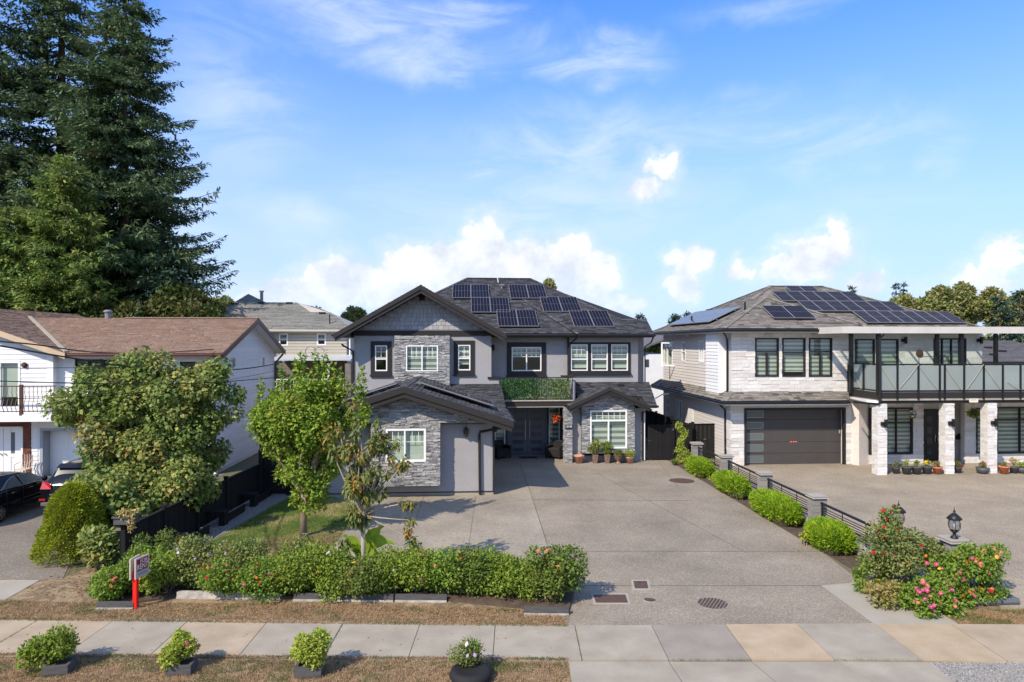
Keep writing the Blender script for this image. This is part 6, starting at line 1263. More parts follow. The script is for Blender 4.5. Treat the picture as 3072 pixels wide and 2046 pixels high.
# grey roofed house at far right
h7=root('house','low house with slate grey roof beyond the balcony at far right','house',(34,48,0)); a,c=lu(2925,46),lu(3300,46); zE7=lz(3000,1085,46); zR7=lz(3000,1022,54); pl=[(a,46,zE7),(c,46,zE7),(c,54,zR7),(a,54,zR7)]
rf7=deck(h7,[pl,[(a,54,zR7),(c,54,zR7),(c,62,zE7),(a,62,zE7)]],m_trim,.15); roof_plane(rf7,pl,m_shd,None,0,exp=.25,tab=(.5,1)); b=MB(); b.box(a+.5,c,46.5,61.5,0,zE7-.1); b.build('wall',m_wsiding,h7)
for px,py in ((2965,1045),(3007,1056),(2980,1066)): vent(rf7,LS(px,py,46,zE7,(zR7-zE7)/8),.5,.15)
# ================================================================ VEGETATION
def wloc(px,Y,z=0): return ((px-CX)/FP*Y,Y,z)
def gl(px,py): x,y,_=G(px,py); return (x,y,0)
fg='tall conifers behind the left house'
conifer('tallest dark fir with its ragged right edge against the sky',wloc(372,50),35,9.6,l_fir,11,fg,base=1,levels=68,nb=8,prof=.8,card=.4,dens=1.15,jag=.3,droop=.26,spray=1.5)
conifer('second tall dark fir standing left of the tallest one',wloc(185,53),41,9.0,l_fir,12,fg,base=1,levels=62,nb=8,prof=.75,card=.42,dens=1.1,jag=.32,droop=.26,spray=1.5)
conifer('tall fir at the left edge of the photo',wloc(-60,50),38,8.5,l_fir,13,fg,base=1,levels=50,nb=6,prof=.75,card=.42,dens=1.0,jag=.3,droop=.26,spray=1.5)
conifer('bright green spreading conifer in front of the tall firs',wloc(195,44),18.0,5.6,l_fir3,14,fg,base=1,levels=42,nb=9,prof=.6,card=.34,dens=1.25,droop=.16,jag=.25,ragged=.15,spray=1.4)
conifer('yellow green conifer at the left edge below the tall firs',wloc(25,43),14.5,4.6,l_fir3,15,fg,base=1,levels=36,nb=9,prof=.55,card=.34,dens=1.25,droop=.16,jag=.25,ragged=.15,spray=1.4)
conifer('dark lower conifer at the right foot of the tall firs',wloc(520,46),11,4.2,l_fir2,16,fg,base=1,levels=30,nb=10,prof=.6,card=.55,dens=1.2,jag=.2)
rg=np.random.default_rng(21)
tree('broadleaf_tree','dark round broadleaf tree tucked under the right side of the tall firs',wloc(555,45),clumpset((0,0,6.3),(3.0,2.6,4.6),26,rg,(.22,.4)),15000,.32,l_dk,21,2.5,.25,bark=m_barkd)
tree('broadleaf_tree','dark dense broadleaf tree between the conifers above the brown roof',wloc(430,44),clumpset((0,0,5.5),(3.6,2.8,4.5),26,rg,(.22,.4)),14000,.32,l_dk,22,2.5,.25,bark=m_barkd)
# far small trees
def farcon(px,py_top,Y,label,w=1.8,lm=l_fir2,seed=1):
    top=H-(py_top-CY)/FP*Y; conifer(label,wloc(px,Y),top,w,lm,seed,'distant conifers between the roofs',base=1,levels=22,nb=6,card=.5,dens=.8,prof=.8)
farcon(948,914,75,'tiny distant conifer above the beige house roof',2.4,seed=31)
farcon(1921,936,80,'distant conifer just right of the grey house roof',2.8,seed=32)
farcon(2016,941,85,'distant conifer left of a pair over the taupe roof edge',1.8,seed=33); farcon(2030,940,84,'distant conifer right of a pair over the taupe roof edge',1.8,seed=34)
farcon(2060,929,84,'tallest distant conifer over the taupe roof edge',2.2,seed=35); farcon(2557,855,95,'small dark conifer tip above the long solar rows',2.4,seed=36)
farcon(2688,845,100,'dark conifer tip behind the pale autumn trees, left one',2.2,seed=37); farcon(2710,844,101,'dark conifer tip behind the pale autumn trees, right one',2.2,seed=38)
farcon(3000,880,60,'dark blue green conifer at the right edge behind the balcony',3.6,seed=39); farcon(3062,865,62,'dark conifer cut by the right edge of the photo',3.8,seed=40)
def fartree(px,py_t,py_b,wpx,Y,label,lm,seed,n=7000,size=.4,grp='distant broadleaf trees behind the houses'):
    rg=np.random.default_rng(seed); zt=H-(py_t-CY)/FP*Y; hz=max(1.0,H-(py_b-CY)/FP*Y); r=wpx/FP*Y; c=(zt+hz)/2
    tree('broadleaf_tree',label,wloc(px,Y),clumpset((0,0,c),(r,r*.8,(zt-hz)/2),24,rg,(.2,.42),1.0,.5),n,size,lm,seed,hz+.5,.2,group=grp)
fartree(1068,908,1000,30,75,'small light green tree behind the left slope of the dark gable',l_far,41,4000)
fartree(1046,930,1000,20,74,'shrubby tree beside the light green one at the dark gable',l_far,42,2500)
fartree(1650,826,960,22,70,'narrow tree top poking above the dark main roof',l_far,43,3500,.35)
fartree(676,888,960,22,70,'small poplar top left of the beige house roof',l_far,44,2500)
fartree(1975,962,1130,28,62,'green tree in the gap between grey and taupe roofs',l_lilac,45,3500)
fartree(2720,868,1000,55,78,'pale autumn tree left of the group behind the white house',l_far,46,9000)
fartree(2815,858,1010,70,76,'broad olive autumn tree in the middle behind the white house',l_far,47,13000)
fartree(2890,850,1010,60,80,'tall olive tree top behind the canopy beam',l_far,48,10000)
fartree(2985,850,1010,50,82,'golden green tree behind the blue green conifer',l_far,49,8000)
fartree(3055,870,1010,50,78,'olive tree at the right edge of the photo',l_far,50,8000)
fartree(2640,955,1010,60,90,'low olive tree peeking over the taupe roof',l_far,51,4000)
# lower tree line closing the horizon
def wood(name,x0,x1,Y,h,seed,n):
    rg=np.random.default_rng(seed); k=int((x1-x0)/6); C=np.array([[x0+(x1-x0)*(i+rg.random())/k,Y+rg.normal()*4,h*.5,5*rg.uniform(.7,1.3),4,h*.55*rg.uniform(.7,1.15)] for i in range(k)])
    V,Q,Pb,ix=leaf_cloud(C,n,1.1,rg,.7); fast(name,V,Q,rg.random(n),l_far,kind='stuff')
wood('distant_wood',-140,200,130,6.5,60,26000)
# big leafy shrub at left in front of the white house
rg=np.random.default_rng(70); Yb=22.0; xb=(450-CX)/FP*Yb
cl=np.vstack([clumpset((0,0,3.25),(3.6,1.6,2.5),80,rg,(.14,.24),.9,.45),clumpset((.9,0,4.1),(2.5,1.2,1.7),36,rg,(.16,.28),.9,.5),clumpset((-.1,-.6,1.8),(2.9,1.2,1.8),40,rg,(.18,.3),.9,.4),clumpset((.35,-2.7,1.3),(1.25,.9,1.1),14,rg,(.3,.45),.9,.4),clumpset((1.5,-1.2,1.5),(1.2,1.3,.9),16,rg,(.3,.45),.9,.4),clumpset((1.2,-2.6,1.2),(.5,.8,.5),8,rg,(.3,.45),.9,.4)]); cl[:,2]=np.maximum(cl[:,2],.55)
tree('lilac_shrub','huge leafy heart leaved shrub hiding the front of the white sided house',(xb,Yb,0),cl,58000,.135,l_lilac,70,.9,.1,aspect=.82,droop=.5,up=0,nbr=34,shell=.45)
# extra stems
# young bright tree on lawn
rg=np.random.default_rng(71); g_=gl(911,1608); cc=[]
def ell(px,py,Y,rx,rz,n,dy=.8): 
    x,_,z=W(px,py,Y); return clumpset((x-g_[0],Y-g_[1],z),(rx,rx*dy,rz),n,rg,(.22,.4),1.15,.55)
Y0=g_[1]; cc=np.vstack([ell(920,1270,Y0,1.75,1.15,40),ell(930,1400,Y0,1.15,.95,22),ell(922,1500,Y0,.65,.5,9),ell(1065,1235,Y0,.6,.5,9),ell(835,1235,Y0,.95,.75,14),ell(960,1175,Y0,1.0,.7,14)])
sp=[(845,1105),(890,1090),(905,1070),(945,1065),(975,1070),(1000,1100),(1020,1115),(1085,1110),(1075,1150),(780,1150),(1005,1130),(865,1150),(960,1110)]
spc=[]
for px,py in sp:
    for k in range(4): x,_,z=W(px+random.uniform(-4,4),py+k*22,Y0); spc.append([x-g_[0],0,z,.06+.045*k,.08,.15])
cc=np.vstack([cc,np.array(spc)])
tree('young_tree','young bright green tree with upright shoots standing on the small lawn',g_,cc,34000,.12,l_cherry,71,1.25,.1,bark=m_bark,droop=.25,aspect=.6,nbr=46,shell=.35)
# sparse drooping tree in the hedge
Yd=16.2; gd_=(wloc(1091,Yd)); rg=np.random.default_rng(72)
def e2_(px,py,rx,rz,n): x,_,z=W(px,py+25,Yd); return clumpset((x-gd_[0],0,z),(rx,rx*.8,rz*.9),n,rg,(.2,.36),1.2,.5)
cc=np.vstack([e2_(1090,1420,.62,.62,16),e2_(1060,1330,.5,.4,9),e2_(1130,1310,.45,.4,8),e2_(1075,1515,.5,.4,10)])
for pts in (((1060,1215),(1065,1260),(1070,1300)),((1130,1265),(1128,1300),(1120,1340)),((1185,1330),(1175,1375),(1160,1420)),((1215,1385),(1195,1400)),((1235,1510),(1215,1508)),((1225,1590),(1235,1620),(1228,1560)),((1020,1290),(1030,1340),(1000,1360)),((985,1300),(1000,1340)),((1040,1640),(1035,1625))):
    for px,py in pts: x,_,z=W(px,py,Yd); cc=np.vstack([cc,[[x-gd_[0],0,z,.11,.1,.13]]])
tree('drooping_tree','thin young tree with drooping leaves and orange tips rising from the flower bed',gd_,cc,3900,.15,l_droop,72,1.75,.055,bark=mat('smooth grey bark',[(.3,.25,.2),(.38,.33,.27)],.8,scale=8),droop=.9,up=0,aspect=.4,nbr=44,shell=.3,lean=(-.02,0))
# banana plant
bn=root('banana_plant','banana plant with broad bright leaves behind the thin tree trunk','plant',wloc(1100,16.6),lot=False); Yn=16.6
for (px,py,px2,py2,w_) in ((1078,1668,1030,1615,.2),(1095,1665,1150,1590,.2),(1100,1650,1182,1642,.24),(1085,1680,1055,1640,.16),(1105,1670,1150,1690,.18),(1090,1680,1110,1600,.14)):
    a=Vector(W(px,py,Yn))-Vector((*bn.location.xy,0)); c=Vector(W(px2,py2,Yn-.15))-Vector((*bn.location.xy,0)); a.z=max(a.z,.1); d=c-a; up=Vector((0,0,1)); s_=d.cross(Vector((0,1,.3))).normalized(); b=MB(); n=8; prev=None
    rows=[]
    for i in range(n+1):
        t=i/n; p=a+d*t+Vector((0,0,.22*math.sin(t*2.6)*d.length)); ww=1.5*w_*math.sin(min(1,t*1.15+.12)*math.pi*.93)*.5+.012; rows.append((p-s_*ww+up*ww*.35,p,p+s_*ww+up*ww*.35))
    for i in range(n):
        A_,B_=rows[i],rows[i+1]; b.add([*A_,*B_],[(0,1,4,3),(1,2,5,4)])
    b.build('leaf',mat('banana leaf',[(.28,.42,.03),(.4,.52,.06)],.4,scale=6,trans=.4,mapsc=(1,1,6)) if 'banana leaf' not in bpy.data.materials else bpy.data.materials['banana leaf'],bn,org=(0,0,0))
b=MB(); b.tube([(0,0,0),(0,0,.75)],[.09,.06],8); b.build('stem',m_lime if False else bpy.data.materials['banana leaf'],bn,org=(0,0,0))
# dwarf conifer and shrub at left
dq=wloc(222,18.3); rg=np.random.default_rng(73); cl=[]
n=26000; t=rg.random(n)**.8; a=rg.random(n)*2*math.pi; prof=lambda t:.86*np.sqrt(np.clip(1-t**1.7,0,1))*(.95+.05*np.sin(t*8+1)); r=prof(t)*(1+.07*np.sin(a*5+t*9)+.05*np.sin(a*9-t*14))*rg.uniform(.88,1.02,n); Pb=np.stack([r*np.cos(a),r*np.sin(a),.1+1.9*t],1); D=np.stack([np.cos(a)*.8,np.sin(a)*.8,np.full(n,.5)],1)+rg.normal(size=(n,3))*.5; V,Q=leaf_quads(Pb,D,rv(n,rg),rg.uniform(.05,.11,n),rg.uniform(.02,.04,n),rg)
rt=root('dwarf_spruce','round topped lime green dwarf spruce beside the left driveway','conifer',dq,lot=False); fast('foliage',V,Q,np.clip(rg.random(n)*.5+.5*np.abs(np.sin(a*5+t*9)),0,1),l_dwarf,rt); b=MB(); b.lathe([(.35,.25),(.58,.5),(.56,1.0),(.42,1.3),(.2,1.65),(.05,1.8)],(0,0,0),16); b.build('inner_shade_core',m_barkd,rt,org=(0,0,0)); b=MB(); b.tube([(0,0,0),(0,0,.3)],.1,6); b.build('trunk',m_barkd,rt,org=(0,0,0))  # solid dark core stands in for the shade inside the foliage
cn=lambda k,c,r,rg,cr=(.24,.56):clumpset(c,r,k,rg,cr,.9,.5)
def shrub(label,px,Y,rx,ry,h,lm,seed,n=2600,size=.07,k=9,flowers=(),grp=None,z0=0.0,cat='shrub',name='shrub',fs=.04,**kw):
    rg=np.random.default_rng(seed); C=cn(k,(0,0,h*.55),(rx,ry,h*.5),rg); C[:,2]=np.maximum(C[:,2],C[:,5]*.6+z0); flowers=tuple((a,int(b*1.3)) for a,b in flowers); return bush(name,label,cat,wloc(px,Y),C,n,size,lm,seed,group=grp,flowers=flowers,fsize=fs,**kw)
shrub('large leaved low shrub at the foot of the nearest fence post',300,17.6,.65,.6,1.0,l_lilac,80,1500,.14,10,aspect=.6)
shrub('leafy lilac sucker in front of the dwarf spruce top',262,19.8,.7,.6,1.5,l_lilac,81,1300,.15,8,aspect=.7)
# front flower bed row
HB='shrubs and flowers packed along the front bed'
rowx=0
row=[(345,15.5,.45,.75,l_zin,.065,(('pink',7),('orange',3),('magenta',3),('red',2)),'pink and red zinnia clump just left of the red sign post'),
(430,15.9,.5,1.05,l_zin,.065,(('orange',9),('pink',3)),'zinnia clump with orange flowers just right of the sale board'),
(505,15.8,.55,1.1,l_hedge,.07,(('orange',2),('yellow',1)),'pale green bush second from the sign post, few flowers'),
(585,16.1,.6,1.2,l_rose,.07,(('lilac',8),('white',5),('orange',4)),'grey green rose of sharon with lilac flowers in the left bed'),
(665,15.5,.5,.9,l_zin,.06,(('red',6),('orange',6),('pink',5)),'red and orange zinnia clump in the middle of the left bed'),
(740,16.1,.55,1.15,l_rose,.07,(('lilac',5),('pink',3)),'tall loose bush with lilac blooms left of the lawn tree trunk line'),
(790,15.5,.5,.9,l_zin,.06,(('orange',11),('magenta',3),('red',3)),'bright orange zinnia clump before the lawn tree'),
(860,15.8,.6,1.1,l_hedge,.065,(('white',2),),'yellow green bush directly below the lawn tree trunk'),
(940,15.9,.6,1.15,l_hedge,.065,(),'yellow green bush right of the lawn tree trunk'),
(1015,15.6,.55,1.0,l_hedge,.065,(('white',2),('orange',1)),'yellow green bush left of the thin drooping tree'),
(1095,15.5,.6,.95,l_hedge2,.065,(('yellow',2),('salmon',1)),'green bush at the base of the thin drooping tree'),
(1175,15.8,.6,1.1,l_hedge,.065,(('white',1),),'yellow green bush right of the banana plant'),
(1255,15.8,.6,1.1,l_hedge,.065,(('pink',3),('magenta',2),('red',2)),'yellow green bush with pink flowers low on its right'),
(1335,15.7,.55,1.05,l_zin,.065,(('orange',2),('magenta',3),('salmon',2)),'darker green flower bush in the right half of the bed'),
(1405,15.7,.55,1.05,l_hedge2,.075,(('salmon',2),('red',1)),'broad leaved deep green bush in the right half of the bed'),
(1480,15.7,.6,1.1,l_hedge,.065,(('red',1),),'yellow green bush second from the right end of the bed'),
(1560,15.6,.55,1.05,l_hedge,.065,(),'yellow green bush beside the rose shrub at the right end'),
]
for i,(px,Y,rx,h,lm,sz,fl,lab) in enumerate(row): shrub(lab,px,Y,rx*1.4,.72,h*.92,lm,100+i,6400,sz,26,tuple((a,b) for a,b in fl),HB,fs=.034)
shrub('big darker rose shrub at the right end of the front bed',1655,15.35,.95,.65,1.22,l_hedge2,130,9500,.075,22,(('salmon',3),('yellow',3)),HB,fs=.05)
for i,(px,Y,h,l) in enumerate(((420,16.6,1.35,'feathery tall green plant rising behind the sale board'),(500,16.7,1.45,'taller feathery plant behind the left bed, next to the fence end'),(545,16.6,1.4,'feathery plant with fine leaves left of the lilac blooms'),(1230,16.6,1.25,'dark leaved sprig plant behind the banana plant'),(770,16.9,1.2,'pale stemmed aster standing behind the left bed'),(905,16.9,1.2,'wispy aster with lilac dots behind the yellow green bushes'))):
    shrub(l,px,Y,.28,.25,h,(l_hedge2,l_hedge2,l_hedge2,l_lilac,l_rose,l_rose)[i],150+i,800,.07,8,(('lilac',5),) if i>3 else (),None,aspect=.3 if i<3 else .6,fs=.035)
# bed edging timbers
for i,(x0,y0,x1,y1,m_,lab) in enumerate(((289,1829,400,1829,m_wood,'short dark timber edging below the sign post'),(530,1796,840,1798,m_woodw,'pale peeling timber edging in the left half of the bed'),(880,1803,1180,1806,m_wood,'dark timber edging in the middle of the bed'),(1185,1806,1340,1807,m_wood,'dark timber edging right of the middle of the bed'),(1572,1845,1706,1847,m_wood,'dark timber edging under the rose shrub'))):
    a=Vector(G(x0,y0));c=Vector(G(x1,y1)); rt=root('bed_edging',lab,'timber edging',tuple(a),lot=False,group='timber edging along the front bed'); d=c-a; b=MB(); b.prism([(0,0,0),(d.x,d.y,0),(d.x,d.y+.1,0),(0,.1,0)],(0,0,.15)); b.build('timber',m_,rt,org=(0,0,0)); b=MB(); b.prism([(0,-.03,0),(d.x,d.y-.03,0),(d.x,d.y-.002,0),(0,-.002,0)],(0,0,.045)); b.build('timber',m_woodw,rt,org=(0,0,0))
b=MB(); b.prism([(*G(292,1826)[:2],0),(*G(540,1793)[:2],0),(*G(1330,1803)[:2],0),(*G(1705,1842)[:2],0),(*G(1740,1720)[:2],0),(*G(310,1710)[:2],0)],(0,0,.05)); b.build('flower_bed_soil',m_soil,None,lot=False,kind='structure')
# strip planters
def boxplanter(label,px,py,w,d,rot,h=.2):
    x,y,_=G(px,py); rt=root('box_planter',label,'planter',(x,y,0),lot=False,group='black box planters on the street verge'); rt.rotation_euler=(0,0,rot); t=.05
    for (a,b_,c,e) in ((-w/2,w/2,-d/2,-d/2+t),(-w/2,w/2,d/2-t,d/2),(-w/2,-w/2+t,-d/2+t,d/2-t),(w/2-t,w/2,-d/2+t,d/2-t)): b=MB(); b.box(a,b_,c,e,0,h); b.build('side_board',m_wood,rt,org=(0,0,0))
    b=MB(); b.box(-w/2+t,w/2-t,-d/2+t,d/2-t,0,h-.05); b.build('soil',m_soil,rt,org=(0,0,0)); return (x,y)
boxplanter('black box planter at the lower left corner of the photo',178,2016,.42,.34,.15,.18); boxplanter('black box planter under the yellow green plant with pink flowers',545,2016,.42,.34,.1,.18); boxplanter('black box planter under the lime green plant',930,2022,.46,.36,.05,.2)
shrub('pale green spreading plant in the lower left corner planter',135,12.05,.6,.32,.72,l_hedge,160,4200,.06,14,z0=.12,cat='plant',name='potted_plant'); shrub('yellow green plant with pink flowers in the second street planter',528,12.05,.4,.28,.7,l_lime,161,3600,.055,12,(('pink',2),('salmon',2),('magenta',2)),z0=.15,cat='plant',name='potted_plant'); shrub('compact lime green plant in the third street planter',938,11.95,.4,.3,.8,l_lime,162,4200,.055,13,z0=.18,cat='plant',name='potted_plant')
x,y,_=G(1412,2040); rt=root('tyre_planter','old black tyre used as a planter on the street verge','tyre planter',(x,y,0),lot=False); b=MB(); b.lathe([(.2,.02),(.26,.0),(.34,.03),(.37,.1),(.34,.18),(.26,.2),(.2,.17)],(0,0,0),28); b.build('tyre',m_tyre,rt,org=(0,0,0),smooth=True); b=MB(); b.lathe([(.001,.13),(.23,.12)],(0,0,0),20); b.build('soil',m_soil,rt,org=(0,0,0))
shrub('small dark flower plant growing in the tyre',1395,11.95,.36,.28,.68,l_hedge2,163,1300,.05,10,(('white',4),('lilac',2)),z0=.15,cat='plant',name='potted_plant')
# box shaped conifers along the drive
def boxshrub(label,p0,p1,h,w,seed,n):
    rg=np.random.default_rng(seed); cx,cy=(p0[0]+p1[0])/2,(p0[1]+p1[1])/2; L2=(p1[1]-p0[1])/2; rt=root('box_shrub',label,'shrub',(cx,cy,0),group='clipped bright green shrubs along the drive')
    d=rv(n,rg); d[:,2]=np.abs(d[:,2])*rg.choice([1,1,1,-.5],n); e=2.6; q=(np.abs(d[:,0])**e+np.abs(d[:,1])**e+np.abs(d[:,2])**e)**(-1/e); P0=d*q[:,None]*rg.uniform(.82,1.03,(n,1)); Pb=P0*np.array([w/2,L2,h*.52])+np.array([0,0,h*.5]); Pb[:,2]=np.maximum(Pb[:,2],.03)
    D=d*.8+rg.normal(size=(n,3))*.4+np.array([0,0,.6]); L_=rg.uniform(.07,.15,n); V,Q=leaf_quads(Pb,D,d+rg.normal(size=(n,3))*.4,L_,L_*.32,rg); fast('foliage',V,Q,np.clip(rg.random(n)*.75+.3*np.sin(Pb[:,0]*9)*np.sin(Pb[:,1]*7),0,1),l_box,rt)
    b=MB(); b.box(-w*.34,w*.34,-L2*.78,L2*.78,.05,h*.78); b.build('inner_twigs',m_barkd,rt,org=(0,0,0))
for (pxl,pyb,pxr,l,hh,n,sd) in ((2074,1400,0,'farthest clipped shrub along the drive, beside the vine',.85,6500,170),(2168,1450,0,'second clipped shrub along the drive',.88,7500,171),(2300,1520,0,'third and longest clipped shrub along the drive',.95,12000,172),(2480,1640,0,'nearest clipped shrub along the drive, before the roses',.95,9500,173)):
    u_=10.25; a=(pxl-CX)/FP; t=u_/(a*cT+sT); 
    pass
def vof(px,u): a=(px-CX)/FP; t=u/(a*cT+sT); return t*(cT-a*sT)
for (pa,pb_,l,hh,w_,n,sd) in ((2128,2072,'farthest clipped shrub along the drive, beside the vine',.92,.95,6500,170),(2236,2156,'second clipped shrub along the drive',.95,1.0,8000,171),(2392,2268,'third and longest clipped shrub along the drive',1.0,1.05,13000,172),(2545,2440,'nearest clipped shrub along the drive, before the roses',.98,1.05,10000,173)):
    v0_,v1_=vof(pa,10.1),vof(pb_,10.1); boxshrub(l,(10.1,v0_+.15),(10.1,v1_-.1),hh*.74,w_*.86,sd,n)
# vine
g=wloc(2042,32.6); rg=np.random.default_rng(180); C=np.array([[random.uniform(-.12,.12)+.12*math.sin(i),0,.15+i*.17,.16+.12*(i<4),.14,.16] for i in range(11)]); bush('climbing_vine','light green vine climbing the black board screen','vine',g,C,1500,.09,l_lime,180,stems=4)
for i,(px,Y,l) in enumerate(((2025,32.3,'small grey green plant at the foot of the vine'),(2135,28.6,'yellow flowering weed between the first two clipped shrubs'),(2225,25.0,'small green weed between the second and third clipped shrubs'),(2415,19.5,'yellow leaved weed between the two nearest clipped shrubs'),(2590,16.4,'low green weed at the edge before the rose bush'))):
    shrub(l,px,Y,.28,.25,.35,(l_rose,l_lime,l_hedge2,l_lime,l_zin)[i],190+i,420,.07,4,(('yellow',4),) if i in(1,3) else (),'small weeds between the clipped shrubs',fs=.03)
# roses and zinnias
RB='plants in the right flower bed'
def bedplant(label,px,py_c,Y,rx,rz,k,n,lm,sz,fl,seed,fs=.05,name='shrub',cat='shrub',ry=None):
    rg=np.random.default_rng(seed); z=H-(py_c-CY)/FP*Y; rx*=1.12; C=np.vstack([clumpset((0,0,z),(rx,ry or rx*.7,rz),k,rg,(.25,.42),.95,.5),clumpset((0,-.1,.2),(rx*.95,(ry or rx*.7),.12),max(4,k//2),rg,(.35,.5),1,.4)]); n=int(n*1.5); fl=tuple((a,int(b*1.15)) for a,b in fl); fs*=.8; C[:,2]=np.maximum(C[:,2],C[:,5]*.6+.03); return bush(name,label,cat,wloc(px,Y),C,n,sz,lm,seed,group=RB,flowers=fl,fsize=fs)
bedplant('tall loose rose bush with dark red roses in front of the corner pier',2685,1650,15.6,.85,.75,22,4600,l_rose,.07,(('red',14),('pink',2)),200,.06,'rose_bush','rose bush')
bedplant('upper spray of red roses reaching the corner lantern',2672,1560,15.9,.32,.5,9,900,l_rose,.065,(('red',6),),201,.055,'rose_bush','rose bush')
bedplant('rose bush with red blooms in front of the short railing panel',2790,1670,15.7,.5,.5,10,1800,l_rose,.065,(('red',5),('magenta',2)),202,.055,'rose_bush','rose bush')
bedplant('pink and magenta zinnia clump spilling over the concrete path',2790,1790,14.7,.75,.42,18,4600,l_zin,.07,(('pink',16),('magenta',14),('salmon',8)),203,.055,'zinnia_patch','flowers')
bedplant('orange and pink zinnia clump in the middle of the right bed',2850,1720,15.2,.6,.5,16,3400,l_zin,.07,(('orange',14),('pink',8),('magenta',5),('yellow',3)),204,.055,'zinnia_patch','flowers')
bedplant('salmon and pink zinnia clump beside the nearest block pier',2935,1690,15.4,.7,.55,18,4200,l_zin,.07,(('salmon',12),('pink',10),('orange',5),('yellow',2),('red',3)),205,.055,'zinnia_patch','flowers')
bedplant('low leafy plants left of the rose bush at the drive edge',2610,1700,15.9,.45,.25,8,900,l_zin,.08,(('yellow',3),('pink',1)),206,.04,'shrub','shrub')
bedplant('dry straw coloured weeds at the path edge under the roses',2640,1765,15.0,.5,.12,7,500,leafm('straw leaves',[(.4,.3,.12),(.3,.26,.1),(.25,.3,.08)],.3,.6,1.0),.08,(),207)
rt=root('bed_edging','blue grey pipe edging around the right flower bed','edging',(*G(2868,1818)[:2],0),lot=False); o=Vector(G(2868,1818)); b=MB(); A_=[Vector(G(*p))-o+Vector((0,0,.07)) for p in ((2868,1818),(3053,1813))]; b.tube(A_,.075,8); b.build('pipe',m_blue,rt,org=(0,0,0)); b=MB(); b.tube([Vector(G(*p))-o+Vector((0,0,.07)) for p in ((3050,1812),(2985,1778))],.075,8); b.build('pipe',m_blue,rt,org=(0,0,0))
b=MB(); b.prism([(*G(2740,1838)[:2],0),(*G(3045,1808)[:2],0),(*G(2975,1760)[:2],0),(*G(2640,1760)[:2],0)],(0,0,.03)); b.build('flower_bed_soil',m_soil,None,lot=False,kind='structure')
# ================================================================ OBJECTS
# FOR RENT sign
sx,sy,_=G(407,1826); rt=root('rent_sign','red post with a slanted FOR RENT board in the front verge','sign',(sx,sy,0),lot=False)
b=MB(); b.box(-.045,.045,-.045,.045,0,.8); b.build('post',m_red,rt,org=(0,0,0),bevel=.004)
def board(rotz,off,text,nm):
    bb=bpy.data.objects.new(nm,None)
    mb=MB(); w,h=.42,.44; mb.box(-w/2,w/2,-.012,.012,0,h); mb.v=[(p[0],p[1],p[2]) for p in mb.v]
    o=mb.build(nm,mat('pale sign wood '+nm,[(.5,.42,.36),(.58,.5,.44)],.7),rt,org=(0,0,0)); o.location=off; o.rotation_euler=(0,0,rotz)
    if text:
        f=MB(); f.box(-w/2+.04,w/2-.04,-.016,-.012,.15,h-.03); f_=f.build('red_face',plain('sign dark red',(.22,.02,.03),.5),o,org=(0,0,0))
        f=MB(); f.box(-w/2+.04,w/2-.04,-.016,-.012,.03,.14); f.build('grey_strip',plain('sign grey strip',(.35,.38,.42),.5),o,org=(0,0,0)); f=MB(); f.box(-w/2+.08,w/2-.08,-.018,-.016,.08,.09); f.build('strip_line',m_trim,o,org=(0,0,0)) 
        text_mesh('FOR',.12,.001,m_white,o,(.04,-.0175,.345),(R(90),0,0),'sign_lettering'); text_mesh('RENT',.17,.001,m_white,o,(0,-.0175,.23),(R(90),0,0),'sign_lettering',width=.33)
    return o
board(R(80),(.065,.13,.66),True,'sign_board'); board(R(93),(-.075,.1,.66),False,'back_board')
# cars ---------------------------------------------------------------
def car(name,label,u,v,prof,W2,wheels,lamps=True,suv=False,rearv=0):
    """prof: list of (y along car, z sill, z belt, z roof, half width body, half width roof); heading +v; (u,v) is the rear centre"""
    rt=root(name,label,'car',(u,v,0)); V_=[];F_=[]; ns=len(prof)
    for (y,z0,zb,zr_,hw_,hr) in prof:
        sec=[(0,z0),(hw_*.9,z0),(hw_,z0+.12),(hw_*1.0,(z0+zb)/2+.05),(hw_*.96,zb),(hr*1.02,zr_-.07 if zr_-zb>.12 else zb+.02),(hr*.8,zr_-.01 if zr_-zb>.12 else zb+.045),(0,zr_ if zr_-zb>.12 else zb+.06)]
        ring=[(x,y,z) for x,z in sec]+[(-x,y,z) for x,z in sec[::-1][1:-1]]; V_+=ring; k=len(ring)
    for i in range(ns-1):
        for j in range(k): F_.append((i*k+j,i*k+(j+1)%k,(i+1)*k+(j+1)%k,(i+1)*k+j))
    F_+= [tuple(range(k))[::-1],tuple(range((ns-1)*k,ns*k))]
    b=MB(); b.add(V_,F_); body=b.build('body',m_carp,rt,org=(0,0,0),smooth=True); s=body.modifiers.new('s','SUBSURF'); s.levels=s.render_levels=2
    for vert in body.data.vertices: pass
    for y in wheels:
        for sd in (-1,1):
            b=MB(); x=sd*(W2-.13); b.lathe([(.2,-.11),(.31,-.11),(.335,-.07),(.335,.07),(.31,.11),(.2,.11)],(x,y,.335),24,axis='x'); wv_=b.build('wheel',m_tyre,rt,org=(0,0,0),smooth=True)
            b=MB(); xx=x+sd*.115; b.lathe([(.225,-.02),(.225,.02),(.2,.02),(.2,-.02)],(xx-sd*.01,y,.335),20,axis='x')
            for k_ in range(10):
                a=k_*math.pi/5; c_,s_=math.cos(a),math.sin(a); b.tube([(xx,y+.03*c_,.335+.03*s_),(xx,y+.21*c_,.335+.21*s_)],[.028,.018],4)
            b.build('rim',m_rim,wv_,org=(0,0,0)); b=MB(); b.lathe([(.345,-.10),(.38,.03),(.37,.035)],(x-sd*.0,y,.335),20,axis='x'); b.build('wheel_arch',m_black,rt,org=(0,0,0))
    return rt,body
